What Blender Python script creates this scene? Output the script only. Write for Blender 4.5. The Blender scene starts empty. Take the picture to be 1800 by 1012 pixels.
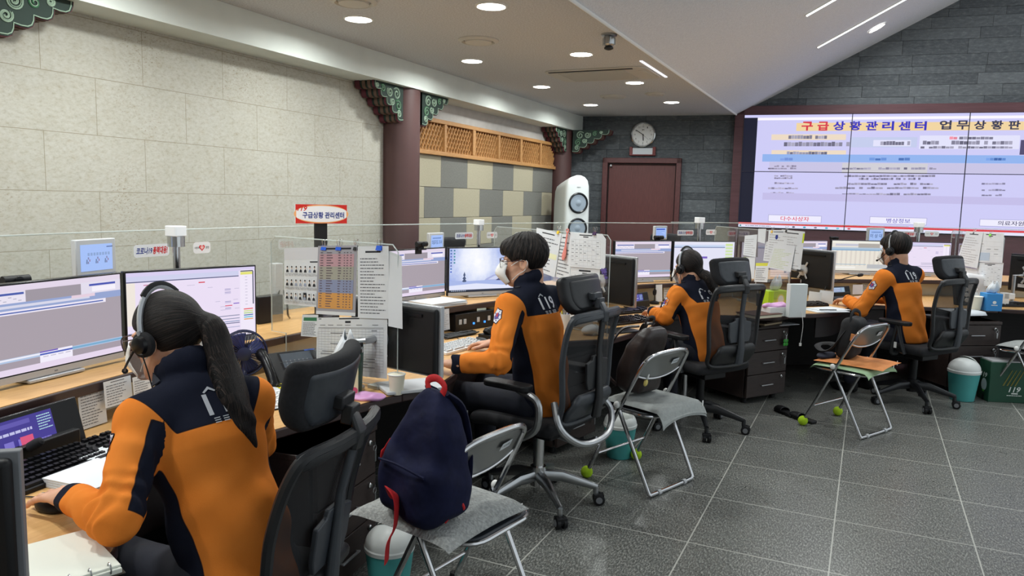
import bpy, bmesh, math, random
import numpy as np
from mathutils import Vector, Matrix
random.seed(7)
np.random.seed(7)
SC = bpy.context.scene
COL = SC.collection
PI = math.pi
rad = math.radians

# ------------------------------------------------------------------ camera
FPX, YAW, PITCH, ROLL, EYE = 1324.7, .4396, .117, -.0247, 1.545
def _cam_axes():
    cy, sy = math.cos(YAW), math.sin(YAW)
    fwd = np.array([-sy*math.cos(PITCH), cy*math.cos(PITCH), -math.sin(PITCH)])
    right = np.array([cy, sy, 0.0])
    down = np.cross(fwd, right)
    cr, sr = math.cos(ROLL), math.sin(ROLL)
    return np.array([cr*right+sr*down, -sr*right+cr*down, fwd])
CR = _cam_axes()
cam_d = bpy.data.cameras.new('camera')
cam_d.sensor_width = 36.0
cam_d.lens = FPX/1800*36
cam_d.clip_start = .05
cam_d.clip_end = 60
cam = bpy.data.objects.new('camera', cam_d)
COL.objects.link(cam)
cam.matrix_world = Matrix(((CR[0][0], -CR[1][0], -CR[2][0], 0), (CR[0][1], -CR[1][1], -CR[2][1], 0),
                           (CR[0][2], -CR[1][2], -CR[2][2], EYE), (0, 0, 0, 1)))
SC.camera = cam
def ray(u, v):
    return CR.T @ np.array([(u-900)/FPX, (v-506)/FPX, 1.0])
def P(u, v, z):
    """the point of the room seen at pixel (u, v) that lies at height z"""
    d = ray(u, v)
    t = (z-EYE)/d[2]
    return Vector((d[0]*t, d[1]*t, z))
def PX(u, v, x):
    d = ray(u, v)
    t = x/d[0]
    return Vector((x, d[1]*t, EYE+d[2]*t))

# ------------------------------------------------------------------ view, world, light
vs = SC.view_settings
vs.view_transform = 'Standard'
vs.look = 'None'
vs.exposure = 0.0
vs.gamma = 1.0
vs.use_curve_mapping = False
SC.cycles.max_bounces = 6
SC.cycles.diffuse_bounces = 4
SC.cycles.glossy_bounces = 3
SC.cycles.transmission_bounces = 6
SC.cycles.transparent_max_bounces = 16
SC.cycles.caustics_reflective = False
SC.cycles.caustics_refractive = False
SC.cycles.sample_clamp_indirect = 4.0
world = bpy.data.worlds.new('room_air')
SC.world = world
world.use_nodes = True
bg = world.node_tree.nodes['Background']
bg.inputs[0].default_value = (.88, .96, 1.0, 1)
bg.inputs[1].default_value = .95
LAMP_W = 13.0        # every ceiling downlight
TUBE_W = 22.0        # every linear light in the sloped ceiling

# ------------------------------------------------------------------ materials
def lin(c):
    r = []
    for x in c[:3]:
        x = x/255.0
        r.append(x/12.92 if x <= .04045 else ((x+.055)/1.055)**2.4)
    return (r[0], r[1], r[2], 1.0)
MATS = {}
def M(name, rgb=(200, 200, 200), rough=.6, metal=0.0, emit=None, es=1.0, spec=.5, trans=0, alpha=1.0, sheen=0, coat=0):
    if name in MATS:
        return MATS[name]
    m = bpy.data.materials.new(name)
    m.use_nodes = True
    b = m.node_tree.nodes['Principled BSDF']
    b.inputs['Base Color'].default_value = lin(rgb)
    b.inputs['Roughness'].default_value = rough
    b.inputs['Metallic'].default_value = metal
    b.inputs['Specular IOR Level'].default_value = spec
    if trans: b.inputs['Transmission Weight'].default_value = trans
    if alpha < 1: b.inputs['Alpha'].default_value = alpha
    if sheen: b.inputs['Sheen Weight'].default_value = sheen
    if coat: b.inputs['Coat Weight'].default_value = coat
    if emit is not None:
        b.inputs['Emission Color'].default_value = lin(emit)
        b.inputs['Emission Strength'].default_value = es
    MATS[name] = m
    return m
class NT:
    """small helper around a material's node tree"""
    def __init__(s, m):
        s.m = m; s.t = m.node_tree; s.b = s.t.nodes['Principled BSDF']
    def n(s, typ, **kw):
        nd = s.t.nodes.new(typ)
        for k, v in kw.items():
            if k.startswith('_'):
                setattr(nd, k[1:], v)
            else:
                nd.inputs[k.replace('__', ' ')].default_value = v
        return nd
    def l(s, a, b): s.t.links.new(a, b)
    def coord(s, kind='Object', scale=(1, 1, 1), rot=(0, 0, 0)):
        tc = s.n('ShaderNodeTexCoord'); mp = s.n('ShaderNodeMapping')
        mp.inputs['Scale'].default_value = scale; mp.inputs['Rotation'].default_value = rot
        s.l(tc.outputs[kind], mp.inputs[0]); return mp.outputs[0]
    def ramp(s, fac, stops):
        r = s.n('ShaderNodeValToRGB'); e = r.color_ramp.elements
        e[0].position, e[0].color = stops[0][0], lin(stops[0][1])
        e[1].position, e[1].color = stops[-1][0], lin(stops[-1][1])
        for p, c in stops[1:-1]:
            x = e.new(p); x.color = lin(c)
        s.l(fac, r.inputs[0]); return r.outputs[0]
    def noise(s, vec, scale, detail=3, rough=.5):
        t = s.n('ShaderNodeTexNoise', Scale=scale, Detail=detail, Roughness=rough)
        s.l(vec, t.inputs['Vector']); return t.outputs[0]
    def bump(s, h, strength=.3, dist=.01):
        b = s.n('ShaderNodeBump', Strength=strength, Distance=dist)
        s.l(h, b.inputs['Height']); s.l(b.outputs[0], s.b.inputs['Normal'])
    def mix(s, fac, a, b, mode='MIX'):
        x = s.n('ShaderNodeMix', _data_type='RGBA', _blend_type=mode)
        for sock, val in ((x.inputs['Factor'], fac), (x.inputs['A'], a), (x.inputs['B'], b)):
            if hasattr(val, 'links') or hasattr(val, 'is_linked'): s.l(val, sock)
            elif isinstance(val, (int, float)): sock.default_value = val
            else: sock.default_value = lin(val)
        # colour mix sockets carry their own indices
        return x
def mixc(nt, fac, a, b, mode='MIX'):
    x = nt.n('ShaderNodeMix', _data_type='RGBA', _blend_type=mode)
    ins = [i for i in x.inputs if i.type == 'RGBA']
    f = x.inputs[0]
    for sock, val in ((f, fac), (ins[0], a), (ins[1], b)):
        if isinstance(val, bpy.types.NodeSocket): nt.l(val, sock)
        elif isinstance(val, (int, float)): sock.default_value = val
        else: sock.default_value = lin(val)
    return [o for o in x.outputs if o.type == 'RGBA'][0]
def noisy(name, c1, c2, scale=8, rough=.6, bump=0, stretch=(1, 1, 1), detail=4, metal=0, spec=.5, bscale=None, lo=.3, hi=.7, sheen=0, dist=.004):
    if name in MATS: return MATS[name]
    m = M(name, c1, rough, metal, spec=spec, sheen=sheen)
    n = NT(m); v = n.coord('Object', stretch)
    f = n.noise(v, scale, detail)
    n.l(n.ramp(f, [(lo, c1), (hi, c2)]), n.b.inputs['Base Color'])
    if bump:
        n.bump(f if bscale is None else n.noise(v, bscale, 3), bump, dist)
    return m
def emitm(rgb, es=1.0):
    k = 'glow_%d_%d_%d_%d' % (rgb[0], rgb[1], rgb[2], int(es*100))
    return M(k, (0, 0, 0), .4, emit=rgb, es=es, spec=.3)
def paint(rgb, rough=.75):
    return M('paint_%d_%d_%d_%d' % (rgb[0], rgb[1], rgb[2], int(rough*100)), rgb, rough, spec=.3)

# ------------------------------------------------------------------ mesh helpers
class MB:
    def __init__(s): s.v = []; s.f = []; s.m = []; s.cur = 0
    def mat(s, i): s.cur = i; return s
    def add(s, vs, fs, T=None):
        o = len(s.v)
        for p in vs:
            p = Vector(p)
            s.v.append(tuple(T @ p if T is not None else p))
        for f in fs:
            s.f.append(tuple(i+o for i in f)); s.m.append(s.cur)
        return s
    def box(s, c, d, T=None, rz=0, taper=1.0):
        x, y, z = d[0]/2, d[1]/2, d[2]/2
        R = Matrix.Translation(c) @ Matrix.Rotation(rz, 4, 'Z')
        if T is not None: R = T @ R
        t = taper
        vs = [(-x, -y, -z), (x, -y, -z), (x, y, -z), (-x, y, -z), (-x*t, -y*t, z), (x*t, -y*t, z), (x*t, y*t, z), (-x*t, y*t, z)]
        return s.add(vs, [(0, 3, 2, 1), (4, 5, 6, 7), (0, 1, 5, 4), (1, 2, 6, 5), (2, 3, 7, 6), (3, 0, 4, 7)], R)
    def prism(s, poly, z0, z1, T=None):
        n = len(poly)
        vs = [(p[0], p[1], z0) for p in poly]+[(p[0], p[1], z1) for p in poly]
        fs = [tuple(range(n-1, -1, -1)), tuple(range(n, 2*n))]+[(i, (i+1) % n, n+(i+1) % n, n+i) for i in range(n)]
        a = sum(poly[i][0]*poly[(i+1) % n][1]-poly[(i+1) % n][0]*poly[i][1] for i in range(n))
        if a < 0: fs = [f[::-1] for f in fs]
        return s.add(vs, fs, T)
    def tube(s, pts, r, n=8, closed=False, T=None, flat=None, up=None):
        pts = [Vector(p) for p in pts]; k = len(pts)
        rs = r if isinstance(r, (list, tuple)) else [r]*k
        tang = []
        for i in range(k):
            a = pts[(i-1) % k] if (closed or i > 0) else pts[i]
            b = pts[(i+1) % k] if (closed or i < k-1) else pts[i]
            t = (b-a)
            tang.append(t.normalized() if t.length > 1e-9 else Vector((0, 0, 1)))
        if up is None:
            u = Vector((0, 0, 1)) if abs(tang[0].z) < .9 else Vector((1, 0, 0))
        else: u = Vector(up)
        vs = []; fs = []
        for i in range(k):
            t = tang[i]; u = u-t*u.dot(t)
            if u.length < 1e-6: u = t.orthogonal()
            u.normalize(); w = t.cross(u)
            for j in range(n):
                a = 2*PI*j/n
                ru = rs[i]; rw = rs[i]*(flat if flat else 1)
                vs.append(pts[i]+u*(ru*math.cos(a))+w*(rw*math.sin(a)))
        seg = k if closed else k-1
        for i in range(seg):
            i2 = (i+1) % k
            for j in range(n):
                j2 = (j+1) % n
                fs.append((i*n+j, i*n+j2, i2*n+j2, i2*n+j))
        if not closed:
            fs.append(tuple(range(n-1, -1, -1))); fs.append(tuple((k-1)*n+j for j in range(n)))
        return s.add(vs, fs, T)
    def lathe(s, prof, n=24, T=None, cap=True):
        vs = []; fs = []
        for r, z in prof:
            for j in range(n):
                a = 2*PI*j/n; vs.append((r*math.cos(a), r*math.sin(a), z))
        for i in range(len(prof)-1):
            for j in range(n):
                j2 = (j+1) % n
                fs.append((i*n+j, i*n+j2, (i+1)*n+j2, (i+1)*n+j))
        if cap:
            fs.append(tuple(range(n-1, -1, -1))); k = len(prof)-1
            fs.append(tuple(k*n+j for j in range(n)))
        return s.add(vs, fs, T)
    def sphere(s, c, r, T=None, n=16, m=10):
        r = r if isinstance(r, (tuple, list)) else (r, r, r)
        vs = [(c[0], c[1], c[2]-r[2])]; fs = []
        for i in range(1, m):
            a = -PI/2+PI*i/m
            for j in range(n):
                b = 2*PI*j/n
                vs.append((c[0]+r[0]*math.cos(a)*math.cos(b), c[1]+r[1]*math.cos(a)*math.sin(b), c[2]+r[2]*math.sin(a)))
        vs.append((c[0], c[1], c[2]+r[2])); L = len(vs)-1
        for j in range(n): fs.append((0, 1+(j+1) % n, 1+j))
        for i in range(m-2):
            for j in range(n):
                j2 = (j+1) % n
                fs.append((1+i*n+j, 1+i*n+j2, 1+(i+1)*n+j2, 1+(i+1)*n+j))
        for j in range(n): fs.append((L, 1+(m-2)*n+j, 1+(m-2)*n+(j+1) % n))
        return s.add(vs, fs, T)
    def grid(s, rows, T=None, closed_u=False, flip=False):
        R = len(rows); C = len(rows[0]); vs = [p for r in rows for p in r]; fs = []
        for i in range(R-1):
            for j in range(C if closed_u else C-1):
                j2 = (j+1) % C
                f = (i*C+j, i*C+j2, (i+1)*C+j2, (i+1)*C+j)
                fs.append(f[::-1] if flip else f)
        return s.add(vs, fs, T)
    def build(s, name, mats, parent=None, smooth=35, bevel=0, seg=2, solid=0, loc=None):
        me = bpy.data.meshes.new(name)
        me.from_pydata(s.v, [], s.f)
        mats = mats if isinstance(mats, (list, tuple)) else [mats]
        for m in mats: me.materials.append(m)
        if len(mats) > 1: me.polygons.foreach_set('material_index', s.m)
        if smooth:
            me.polygons.foreach_set('use_smooth', [True]*len(me.polygons))
            me.set_sharp_from_angle(angle=rad(smooth))
        me.update()
        return link(name, me, parent, bevel, seg, solid, loc)
def link(name, me, parent=None, bevel=0, seg=2, solid=0, loc=None):
    o = bpy.data.objects.new(name, me)
    COL.objects.link(o)
    if parent is not None: o.parent = parent
    if loc is not None: o.location = loc
    if solid:
        k = o.modifiers.new('solid', 'SOLIDIFY'); k.thickness = solid; k.offset = 0
    if bevel:
        k = o.modifiers.new('bevel', 'BEVEL'); k.width = bevel; k.segments = seg
        k.limit_method = 'ANGLE'; k.angle_limit = rad(40); k.harden_normals = False
    return o
def tag(o, label, cat, group=None, kind=None):
    o['label'] = label; o['category'] = cat
    if group: o['group'] = group
    if kind: o['kind'] = kind
    return o
def thing(name, label, cat, loc=(0, 0, 0), rz=0.0, group=None, rot=None):
    o = bpy.data.objects.new(name, None)
    o.empty_display_size = .1
    COL.objects.link(o)
    o.location = loc
    o.rotation_euler = rot if rot is not None else (0, 0, rz)
    return tag(o, label, cat, group)
def struct(o): o['kind'] = 'structure'; return o
def copy_thing(root, loc, rz, label, group=None, swap=None):
    r = root.copy(); COL.objects.link(r); r.location = loc; r.rotation_euler = (0, 0, rz)
    r['label'] = label
    if group: r['group'] = group
    for ch in list(root.children):
        c = ch.copy(); COL.objects.link(c); c.parent = r
        for g in list(ch.children):
            d = g.copy(); COL.objects.link(d); d.parent = c
    return r
def rounded(w, h, r, n=5, cx=0, cy=0):
    pts = []
    for (sx, sy, a0) in ((1, 1, 0), (-1, 1, 90), (-1, -1, 180), (1, -1, 270)):
        for i in range(n+1):
            a = rad(a0+90*i/n)
            pts.append((cx+sx*(w/2-r)+r*math.cos(a), cy+sy*(h/2-r)+r*math.sin(a)))
    return pts
def spline(pts, k=6, closed=False):
    pts = [Vector(p) for p in pts]; n = len(pts); out = []
    rng = n if closed else n-1
    for i in range(rng):
        p1, p2 = pts[i], pts[(i+1) % n]
        p0 = pts[(i-1) % n] if (closed or i > 0) else p1*2-p2
        p3 = pts[(i+2) % n] if (closed or i < n-2) else p2*2-p1
        for j in range(k):
            t = j/k
            out.append(.5*((2*p1)+(p2-p0)*t+(2*p0-5*p1+4*p2-p3)*t*t+(3*p1-p0-3*p2+p3)*t**3))
    if not closed: out.append(pts[-1])
    return out
def frame3(o, x, y):
    """matrix with origin o, x axis along x, y axis near y"""
    x = Vector(x).normalized(); y = Vector(y); z = x.cross(y).normalized(); y = z.cross(x)
    return Matrix(((x.x, y.x, z.x, o[0]), (x.y, y.y, z.y, o[1]), (x.z, y.z, z.z, o[2]), (0, 0, 0, 1)))

# text as plain mesh outlines, in the plane x right / y up
_TXT = {}
def text_mesh(s, bold=0.0):
    k = (s, bold)
    if k in _TXT: return _TXT[k]
    cu = bpy.data.curves.new('t', 'FONT'); cu.body = s; cu.resolution_u = 3; cu.offset = bold
    ob = bpy.data.objects.new('t', cu); COL.objects.link(ob)
    dg = bpy.context.evaluated_depsgraph_get()
    me = bpy.data.meshes.new_from_object(ob.evaluated_get(dg))
    vs = [tuple(v.co) for v in me.vertices]; fs = [tuple(p.vertices) for p in me.polygons]
    bpy.data.objects.remove(ob); bpy.data.curves.remove(cu); bpy.data.meshes.remove(me)
    if vs:
        x0 = min(v[0] for v in vs); x1 = max(v[0] for v in vs); y0 = min(v[1] for v in vs); y1 = max(v[1] for v in vs)
    else: x0 = x1 = y0 = y1 = 0
    _TXT[k] = (vs, fs, x0, x1, y0, y1)
    return _TXT[k]
class Flat:
    """printed or lit picture: coloured patches and lettering in thin layers on one flat sheet (x right, y up, z out)"""
    def __init__(s, dz=.0002): s.mb = MB(); s.mats = []; s.z = 0.0; s.dz = dz
    def mi(s, m):
        if m not in s.mats: s.mats.append(m)
        s.mb.cur = s.mats.index(m)
    def rect(s, x0, y0, x1, y1, m, step=True):
        s.mi(m)
        s.mb.add([(x0, y0, s.z), (x1, y0, s.z), (x1, y1, s.z), (x0, y1, s.z)], [(0, 1, 2, 3)])
        if step: s.z += s.dz
        return s
    def poly(s, pts, m):
        s.mi(m); s.mb.add([(p[0], p[1], s.z) for p in pts], [tuple(range(len(pts)))]); s.z += s.dz; return s
    def rects(s, lst, m):
        for r in lst: s.rect(*r, m, step=False)
        s.z += s.dz; return s
    def oval(s, cx, cy, rx, ry, m, n=24):
        return s.poly([(cx+rx*math.cos(2*PI*i/n), cy+ry*math.sin(2*PI*i/n)) for i in range(n)], m)
    def text(s, t, cx, cy, w, h, m, bold=0.0, slant=0.0):
        vs, fs, x0, x1, y0, y1 = text_mesh(t, bold)
        if not vs: return s
        sx = w/max(x1-x0, 1e-6); sy = h/max(y1-y0, 1e-6); s.mi(m)
        s.mb.add([(cx+(v[0]-(x0+x1)/2)*sx+slant*(v[1]-(y0+y1)/2)*sy, cy+(v[1]-(y0+y1)/2)*sy, s.z) for v in vs], fs)
        s.z += s.dz; return s
    def lines(s, x0, y0, x1, y1, n, m, th=.4, lo=.5, hi=1.0, gap=True):
        """rows of small print"""
        rw = (y1-y0)/n; L = []
        for i in range(n):
            y = y1-rw*(i+.5); x = x0; end = x0+(x1-x0)*random.uniform(lo, hi)
            while x < end:
                w = random.uniform(.04, .16)*(x1-x0) if gap else end-x
                L.append((x, y-rw*th/2, min(x+w, end), y+rw*th/2)); x += w+.02*(x1-x0)
        return s.rects(L, m)
    def build(s, name, parent=None, T=None):
        if T is not None: s.mb.v = [tuple(T @ Vector(v)) for v in s.mb.v]
        return s.mb.build(name, s.mats, parent, smooth=0)
# ------------------------------------------------------------------ soft bodies: distance fields turned into one smooth surface
def dcap(Q, a, b, ra, rb=None, flat=1.0, side=None):
    """tapered limb from a to b; with `side`, its thickness across that axis is scaled by `flat`"""
    a = np.asarray(a, float); b = np.asarray(b, float); rb = ra if rb is None else rb
    ab = b-a; L2 = max(ab @ ab, 1e-9); ap = Q-a
    t = np.clip((ap @ ab)/L2, 0, 1); w = ap-t[:, None]*ab
    r = ra+(rb-ra)*t
    if side is not None:
        s = np.asarray(side, float); s = s/np.linalg.norm(s); c = w @ s
        w = w+np.outer(c*(1/flat-1), s)
        return (np.sqrt((w*w).sum(1))-r)*min(1.0, flat)
    return np.sqrt((w*w).sum(1))-r
def dell(Q, c, r, R=None):
    p = Q-np.asarray(c, float)
    if R is not None: p = p @ np.asarray(R)
    r = np.asarray(r, float)
    k0 = np.sqrt(((p/r)**2).sum(1)); k1 = np.sqrt(((p/(r*r))**2).sum(1))
    return k0*(k0-1)/np.maximum(k1, 1e-6)
def dbox(Q, c, h, rr=0.0, R=None):
    p = Q-np.asarray(c, float)
    if R is not None: p = p @ np.asarray(R)
    q = np.abs(p)-(np.asarray(h, float)-rr)
    return np.sqrt((np.maximum(q, 0)**2).sum(1))+np.minimum(q.max(1), 0)-rr
def smin(a, b, k):
    h = np.clip(.5+.5*(b-a)/k, 0, 1); return b+(a-b)*h-k*h*(1-h)
def smax(a, b, k): return -smin(-a, -b, k)
def chain(Q, pts, rs, k=.02, **kw):
    d = None
    for i in range(len(pts)-1):
        e = dcap(Q, pts[i], pts[i+1], rs[i], rs[i+1], **kw); d = e if d is None else smin(d, e, k)
    return d
def surf(fn, lo, hi, res, attr=None, push=2):
    """surface nets over a box; returns vertices, quads"""
    lo = np.asarray(lo, float); hi = np.asarray(hi, float)
    n = np.maximum(np.ceil((hi-lo)/res).astype(int)+1, 3)
    # coarse pass, so that only the cells near the surface are filled in
    st = 4
    nc = (n+st-1)//st+1
    cg = np.stack(np.meshgrid(*[lo[i]+np.arange(nc[i])*res*st for i in range(3)], indexing='ij'), -1).reshape(-1, 3)
    cd = fn(cg).reshape(nc)
    n = (nc-1)*st+1
    G = np.kron(cd[:-1, :-1, :-1], np.ones((st, st, st))); F = np.ones(n)*1.0
    F[:-1, :-1, :-1] = np.where(G > 0, 1.0, -1.0)
    near = np.abs(cd) < res*st*2.2
    nb = np.zeros(nc, bool); nb |= near
    for ax in range(3):
        a = np.zeros(nc, bool); sl = [slice(None)]*3; sr = [slice(None)]*3
        sl[ax] = slice(0, -1); sr[ax] = slice(1, None); a[tuple(sl)] |= nb[tuple(sr)]; a[tuple(sr)] |= nb[tuple(sl)]; nb |= a
    full = np.zeros(n, bool)
    full[:-1, :-1, :-1] = np.kron(nb[:-1, :-1, :-1], np.ones((st, st, st))) > 0
    idx = np.argwhere(full); F[full] = fn(lo+idx*res)
    S = F < 0
    c = None; cnt = np.zeros(n-1); acc = np.zeros(tuple(n-1)+(3,))
    corners = [(i, j, k) for i in (0, 1) for j in (0, 1) for k in (0, 1)]
    def sub(A, o): return A[o[0]:o[0]+n[0]-1, o[1]:o[1]+n[1]-1, o[2]:o[2]+n[2]-1]
    for i in range(8):
        for ax in range(3):
            a = corners[i]
            if a[ax]: continue
            b = list(a); b[ax] = 1; b = tuple(b)
            fa, fb = sub(F, a), sub(F, b); cr = (fa < 0) != (fb < 0)
            t = np.where(cr, fa/np.where(fa == fb, 1, fa-fb), 0)
            cnt += cr
            for d in range(3):
                acc[..., d] += np.where(cr, a[d]+(t if d == ax else 0), 0)
    act = cnt > 0; ids = -np.ones(tuple(n-1), int); A = np.argwhere(act); ids[act] = np.arange(len(A))
    V = lo+(A+acc[act]/cnt[act][:, None])*res
    faces = []
    for ax in range(3):
        o1, o2 = [x for x in range(3) if x != ax]
        sl = [slice(0, None)]*3; a = [slice(1, -1)]*3; a[ax] = slice(0, -1); b = [slice(1, -1)]*3; b[ax] = slice(1, None)
        cr = S[tuple(a)] != S[tuple(b)]; sg = S[tuple(a)]
        E = np.argwhere(cr); flip = sg[cr]
        E = E.copy(); E[:, o1] += 1; E[:, o2] += 1
        def at(d1, d2):
            q = E.copy(); q[:, o1] -= d1; q[:, o2] -= d2; return ids[q[:, 0], q[:, 1], q[:, 2]]
        quad = np.stack([at(0, 0), at(1, 0), at(1, 1), at(0, 1)], 1)
        if ax == 1: flip = ~flip
        quad[~flip] = quad[~flip][:, ::-1]
        faces.append(quad)
    Fq = np.concatenate(faces)
    Fq = Fq[(Fq >= 0).all(1)]
    for _ in range(push):      # settle the vertices on the true surface
        e = res*.25; d = fn(V)
        gr = np.stack([fn(V+np.eye(3)[i]*e)-d for i in range(3)], 1)/e
        gl = np.maximum((gr*gr).sum(1), .05)
        stp = np.clip(d/gl, -res, res); V = V-gr*stp[:, None]*.9
    return V, Fq
def soft(name, fn, lo, hi, res, mats, parent=None, attrs=None, noparent_T=None, push=2, extra=None):
    V, Fq = surf(fn, lo, hi, res, push=push)
    V0, polys = V, [tuple(f) for f in Fq.tolist()]
    if extra:
        o = len(V)
        for (v2, f2) in extra:
            o = len(V); V = np.concatenate([V, v2]); polys += [tuple(int(i)+o for i in f) for f in f2]
    me = bpy.data.meshes.new(name); me.from_pydata(V.tolist(), [], polys)
    for m in (mats if isinstance(mats, (list, tuple)) else [mats]): me.materials.append(m)
    me.polygons.foreach_set('use_smooth', [True]*len(me.polygons))
    if attrs:
        for k, fa in attrs.items():
            a = me.attributes.new(k, 'FLOAT', 'POINT'); a.data.foreach_set('value', np.asarray(fa(V), dtype=np.float32))
    me.update()
    o = bpy.data.objects.new(name, me); COL.objects.link(o)
    if parent is not None: o.parent = parent
    return o
def onto(fn, pts, lift=.002, steps=8, nrm=None):
    """press a flat pattern (already near the surface) onto the surface along nrm"""
    V = np.asarray(pts, float); nrm = np.asarray(nrm, float); nrm = nrm/np.linalg.norm(nrm); go = np.zeros(len(V))
    for _ in range(steps*3):
        d = np.clip((fn(V-np.outer(go, nrm))-lift)*.7, -.03, .03); go = np.clip(go+d, -.3, .45)
    bad = np.abs(fn(V-np.outer(go, nrm))-lift) > .02
    if bad.any() and not bad.all(): go[bad] = np.median(go[~bad])
    return V-np.outer(go, nrm)
# ================================================================== ROOM
WX, CEIL, SOF_X, SOF_Z, CREASE = -3.94, 2.70, -3.67, 2.485, -1.65
FA = .128
F0 = Vector((-3.65, 9.97, 0)); FD = Vector((math.cos(FA), math.sin(FA), 0)); FN = Vector((math.sin(FA), -math.cos(FA), 0))
FWM = Matrix(((FD.x, 0, FN.x, F0.x), (FD.y, 0, FN.y, F0.y), (0, 1, 0, 0), (0, 0, 0, 1)))      # far wall: x along it, y up, z into the room
WLM = Matrix(((0, 0, 1, WX), (1, 0, 0, 0), (0, 1, 0, 0), (0, 0, 0, 1)))                        # left wall: x = depth, y up, z into the room
def far(u, v, off=0.0):
    d = Vector(ray(u, v)); c = Vector((0, 0, EYE)); p0 = F0+FN*off
    q = c+d*((p0-c).dot(FN)/d.dot(FN))
    return ((q-F0).dot(FD), q.z)

# --- floor: dark speckled granite tiles, 60 cm, pale joints
m = M('floor_granite', (100, 100, 96), .5, spec=.3); n = NT(m)
co = n.coord('Object', (1, 1, 1))
sp = n.noise(n.coord('Object', (1.0, .36, 1), (0, 0, .6)), 150, 2, .7)
sp2 = n.noise(co, 7, 3)
c1 = n.ramp(sp, [(.32, (58, 59, 57)), (.5, (104, 105, 101)), (.68, (168, 169, 162))])
c2 = mixc(n, .12, c1, n.ramp(sp2, [(.3, (88, 89, 86)), (.7, (122, 123, 119))]), 'MIX')
br = n.n('ShaderNodeTexBrick', _offset=0.0, _squash=1.0)
br.inputs['Scale'].default_value = 1; br.inputs['Mortar Size'].default_value = .0032; br.inputs['Brick Width'].default_value = .6
br.inputs['Row Height'].default_value = .6; br.inputs['Mortar Smooth'].default_value = .0
mp = n.n('ShaderNodeMapping'); mp.inputs['Location'].default_value = (.651, -5.152, 0)
tc = n.n('ShaderNodeTexCoord'); n.l(tc.outputs['Object'], mp.inputs[0]); n.l(mp.outputs[0], br.inputs['Vector'])
tone = n.n('ShaderNodeTexBrick', _offset=0.0)
n.l(mixc(n, br.outputs['Fac'], c2, (186, 186, 178)), n.b.inputs['Base Color'])
n.l(n.ramp(sp2, [(.3, (142, 142, 142)), (.7, (152, 152, 152))]), n.b.inputs['Roughness'])
n.bump(sp, .12, .002)
b = MB(); b.add([(-4.3, -2.5, 0), (7, -2.5, 0), (7, 13, 0), (-4.3, 13, 0)], [(0, 1, 2, 3)])
struct(b.build('floor', m, smooth=0))

# --- left wall: limestone slabs in running bond
m = M('limestone', (212, 204, 182), .62, spec=.35); n = NT(m)
co = n.coord('Object')
br = n.n('ShaderNodeTexBrick', _offset=.5, _squash=1.0)
br.inputs['Scale'].default_value = 1; br.inputs['Mortar Size'].default_value = .0017; br.inputs['Brick Width'].default_value = .612
br.inputs['Row Height'].default_value = .3125; br.inputs['Mortar Smooth'].default_value = .1
br.inputs['Color1'].default_value = lin((188, 186, 174)); br.inputs['Color2'].default_value = lin((176, 173, 160)); br.inputs['Mortar'].default_value = lin((150, 140, 118))
mp = n.n('ShaderNodeMapping'); mp.inputs['Location'].default_value = (.488, .032, 0)
tc = n.n('ShaderNodeTexCoord'); n.l(tc.outputs['Object'], mp.inputs[0]); n.l(mp.outputs[0], br.inputs['Vector'])
big = n.noise(co, 3.2, 7, .68)
vein = n.noise(n.coord('Object', (1, 1.4, 1), (0, 0, .5)), 13, 7, .72)
pit = n.noise(n.coord('Object', (1, 1.7, 1), (0, 0, -.6)), 60, 3, .55)
c = mixc(n, .55, br.outputs['Color'], n.ramp(big, [(.3, (160, 156, 142)), (.5, (186, 184, 172)), (.72, (200, 199, 193))]), 'MIX')
c = mixc(n, .42, c, n.ramp(vein, [(.34, (160, 143, 116)), (.45, (180, 177, 164)), (.62, (192, 190, 182))]), 'MIX')
v2 = n.noise(n.coord('Object', (1, 1.6, 1), (0, 0, -.4)), 34, 5, .7)
c = mixc(n, .36, c, n.ramp(v2, [(.34, (150, 140, 118)), (.46, (186, 183, 170)), (.64, (206, 205, 198))]), 'MIX')
clus = n.ramp(n.noise(n.coord('Object', (1, 1, 1), (0, 0, 1)), 1.7, 3), [(.5, (0, 0, 0)), (.66, (255, 255, 255))])
pm = mixc(n, 1.0, n.ramp(pit, [(.34, (220, 220, 220)), (.42, (0, 0, 0))]), clus, 'MULTIPLY')
c = mixc(n, pm, c, (138, 118, 92))
gate = n.ramp(br.outputs['Fac'], [(.3, (0, 0, 0)), (.6, (255, 255, 255))])
n.l(mixc(n, gate, c, (146, 138, 118)), n.b.inputs['Base Color'])
n.bump(pit, .15, .003)
LW = Matrix(WLM)
b = MB()
b.add([(-2.5, 0, 0), (5.84, 0, 0), (5.84, CEIL+.05, 0), (-2.5, CEIL+.05, 0), (-2.5, 0, -.2), (5.84, 0, -.2), (5.84, CEIL+.05, -.2), (-2.5, CEIL+.05, -.2)],
      [(0, 1, 2, 3), (1, 5, 6, 2), (4, 0, 3, 7), (4, 7, 6, 5)])
o = b.build('wall_left', m, smooth=0); o.matrix_world = WLM; struct(o)
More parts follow.
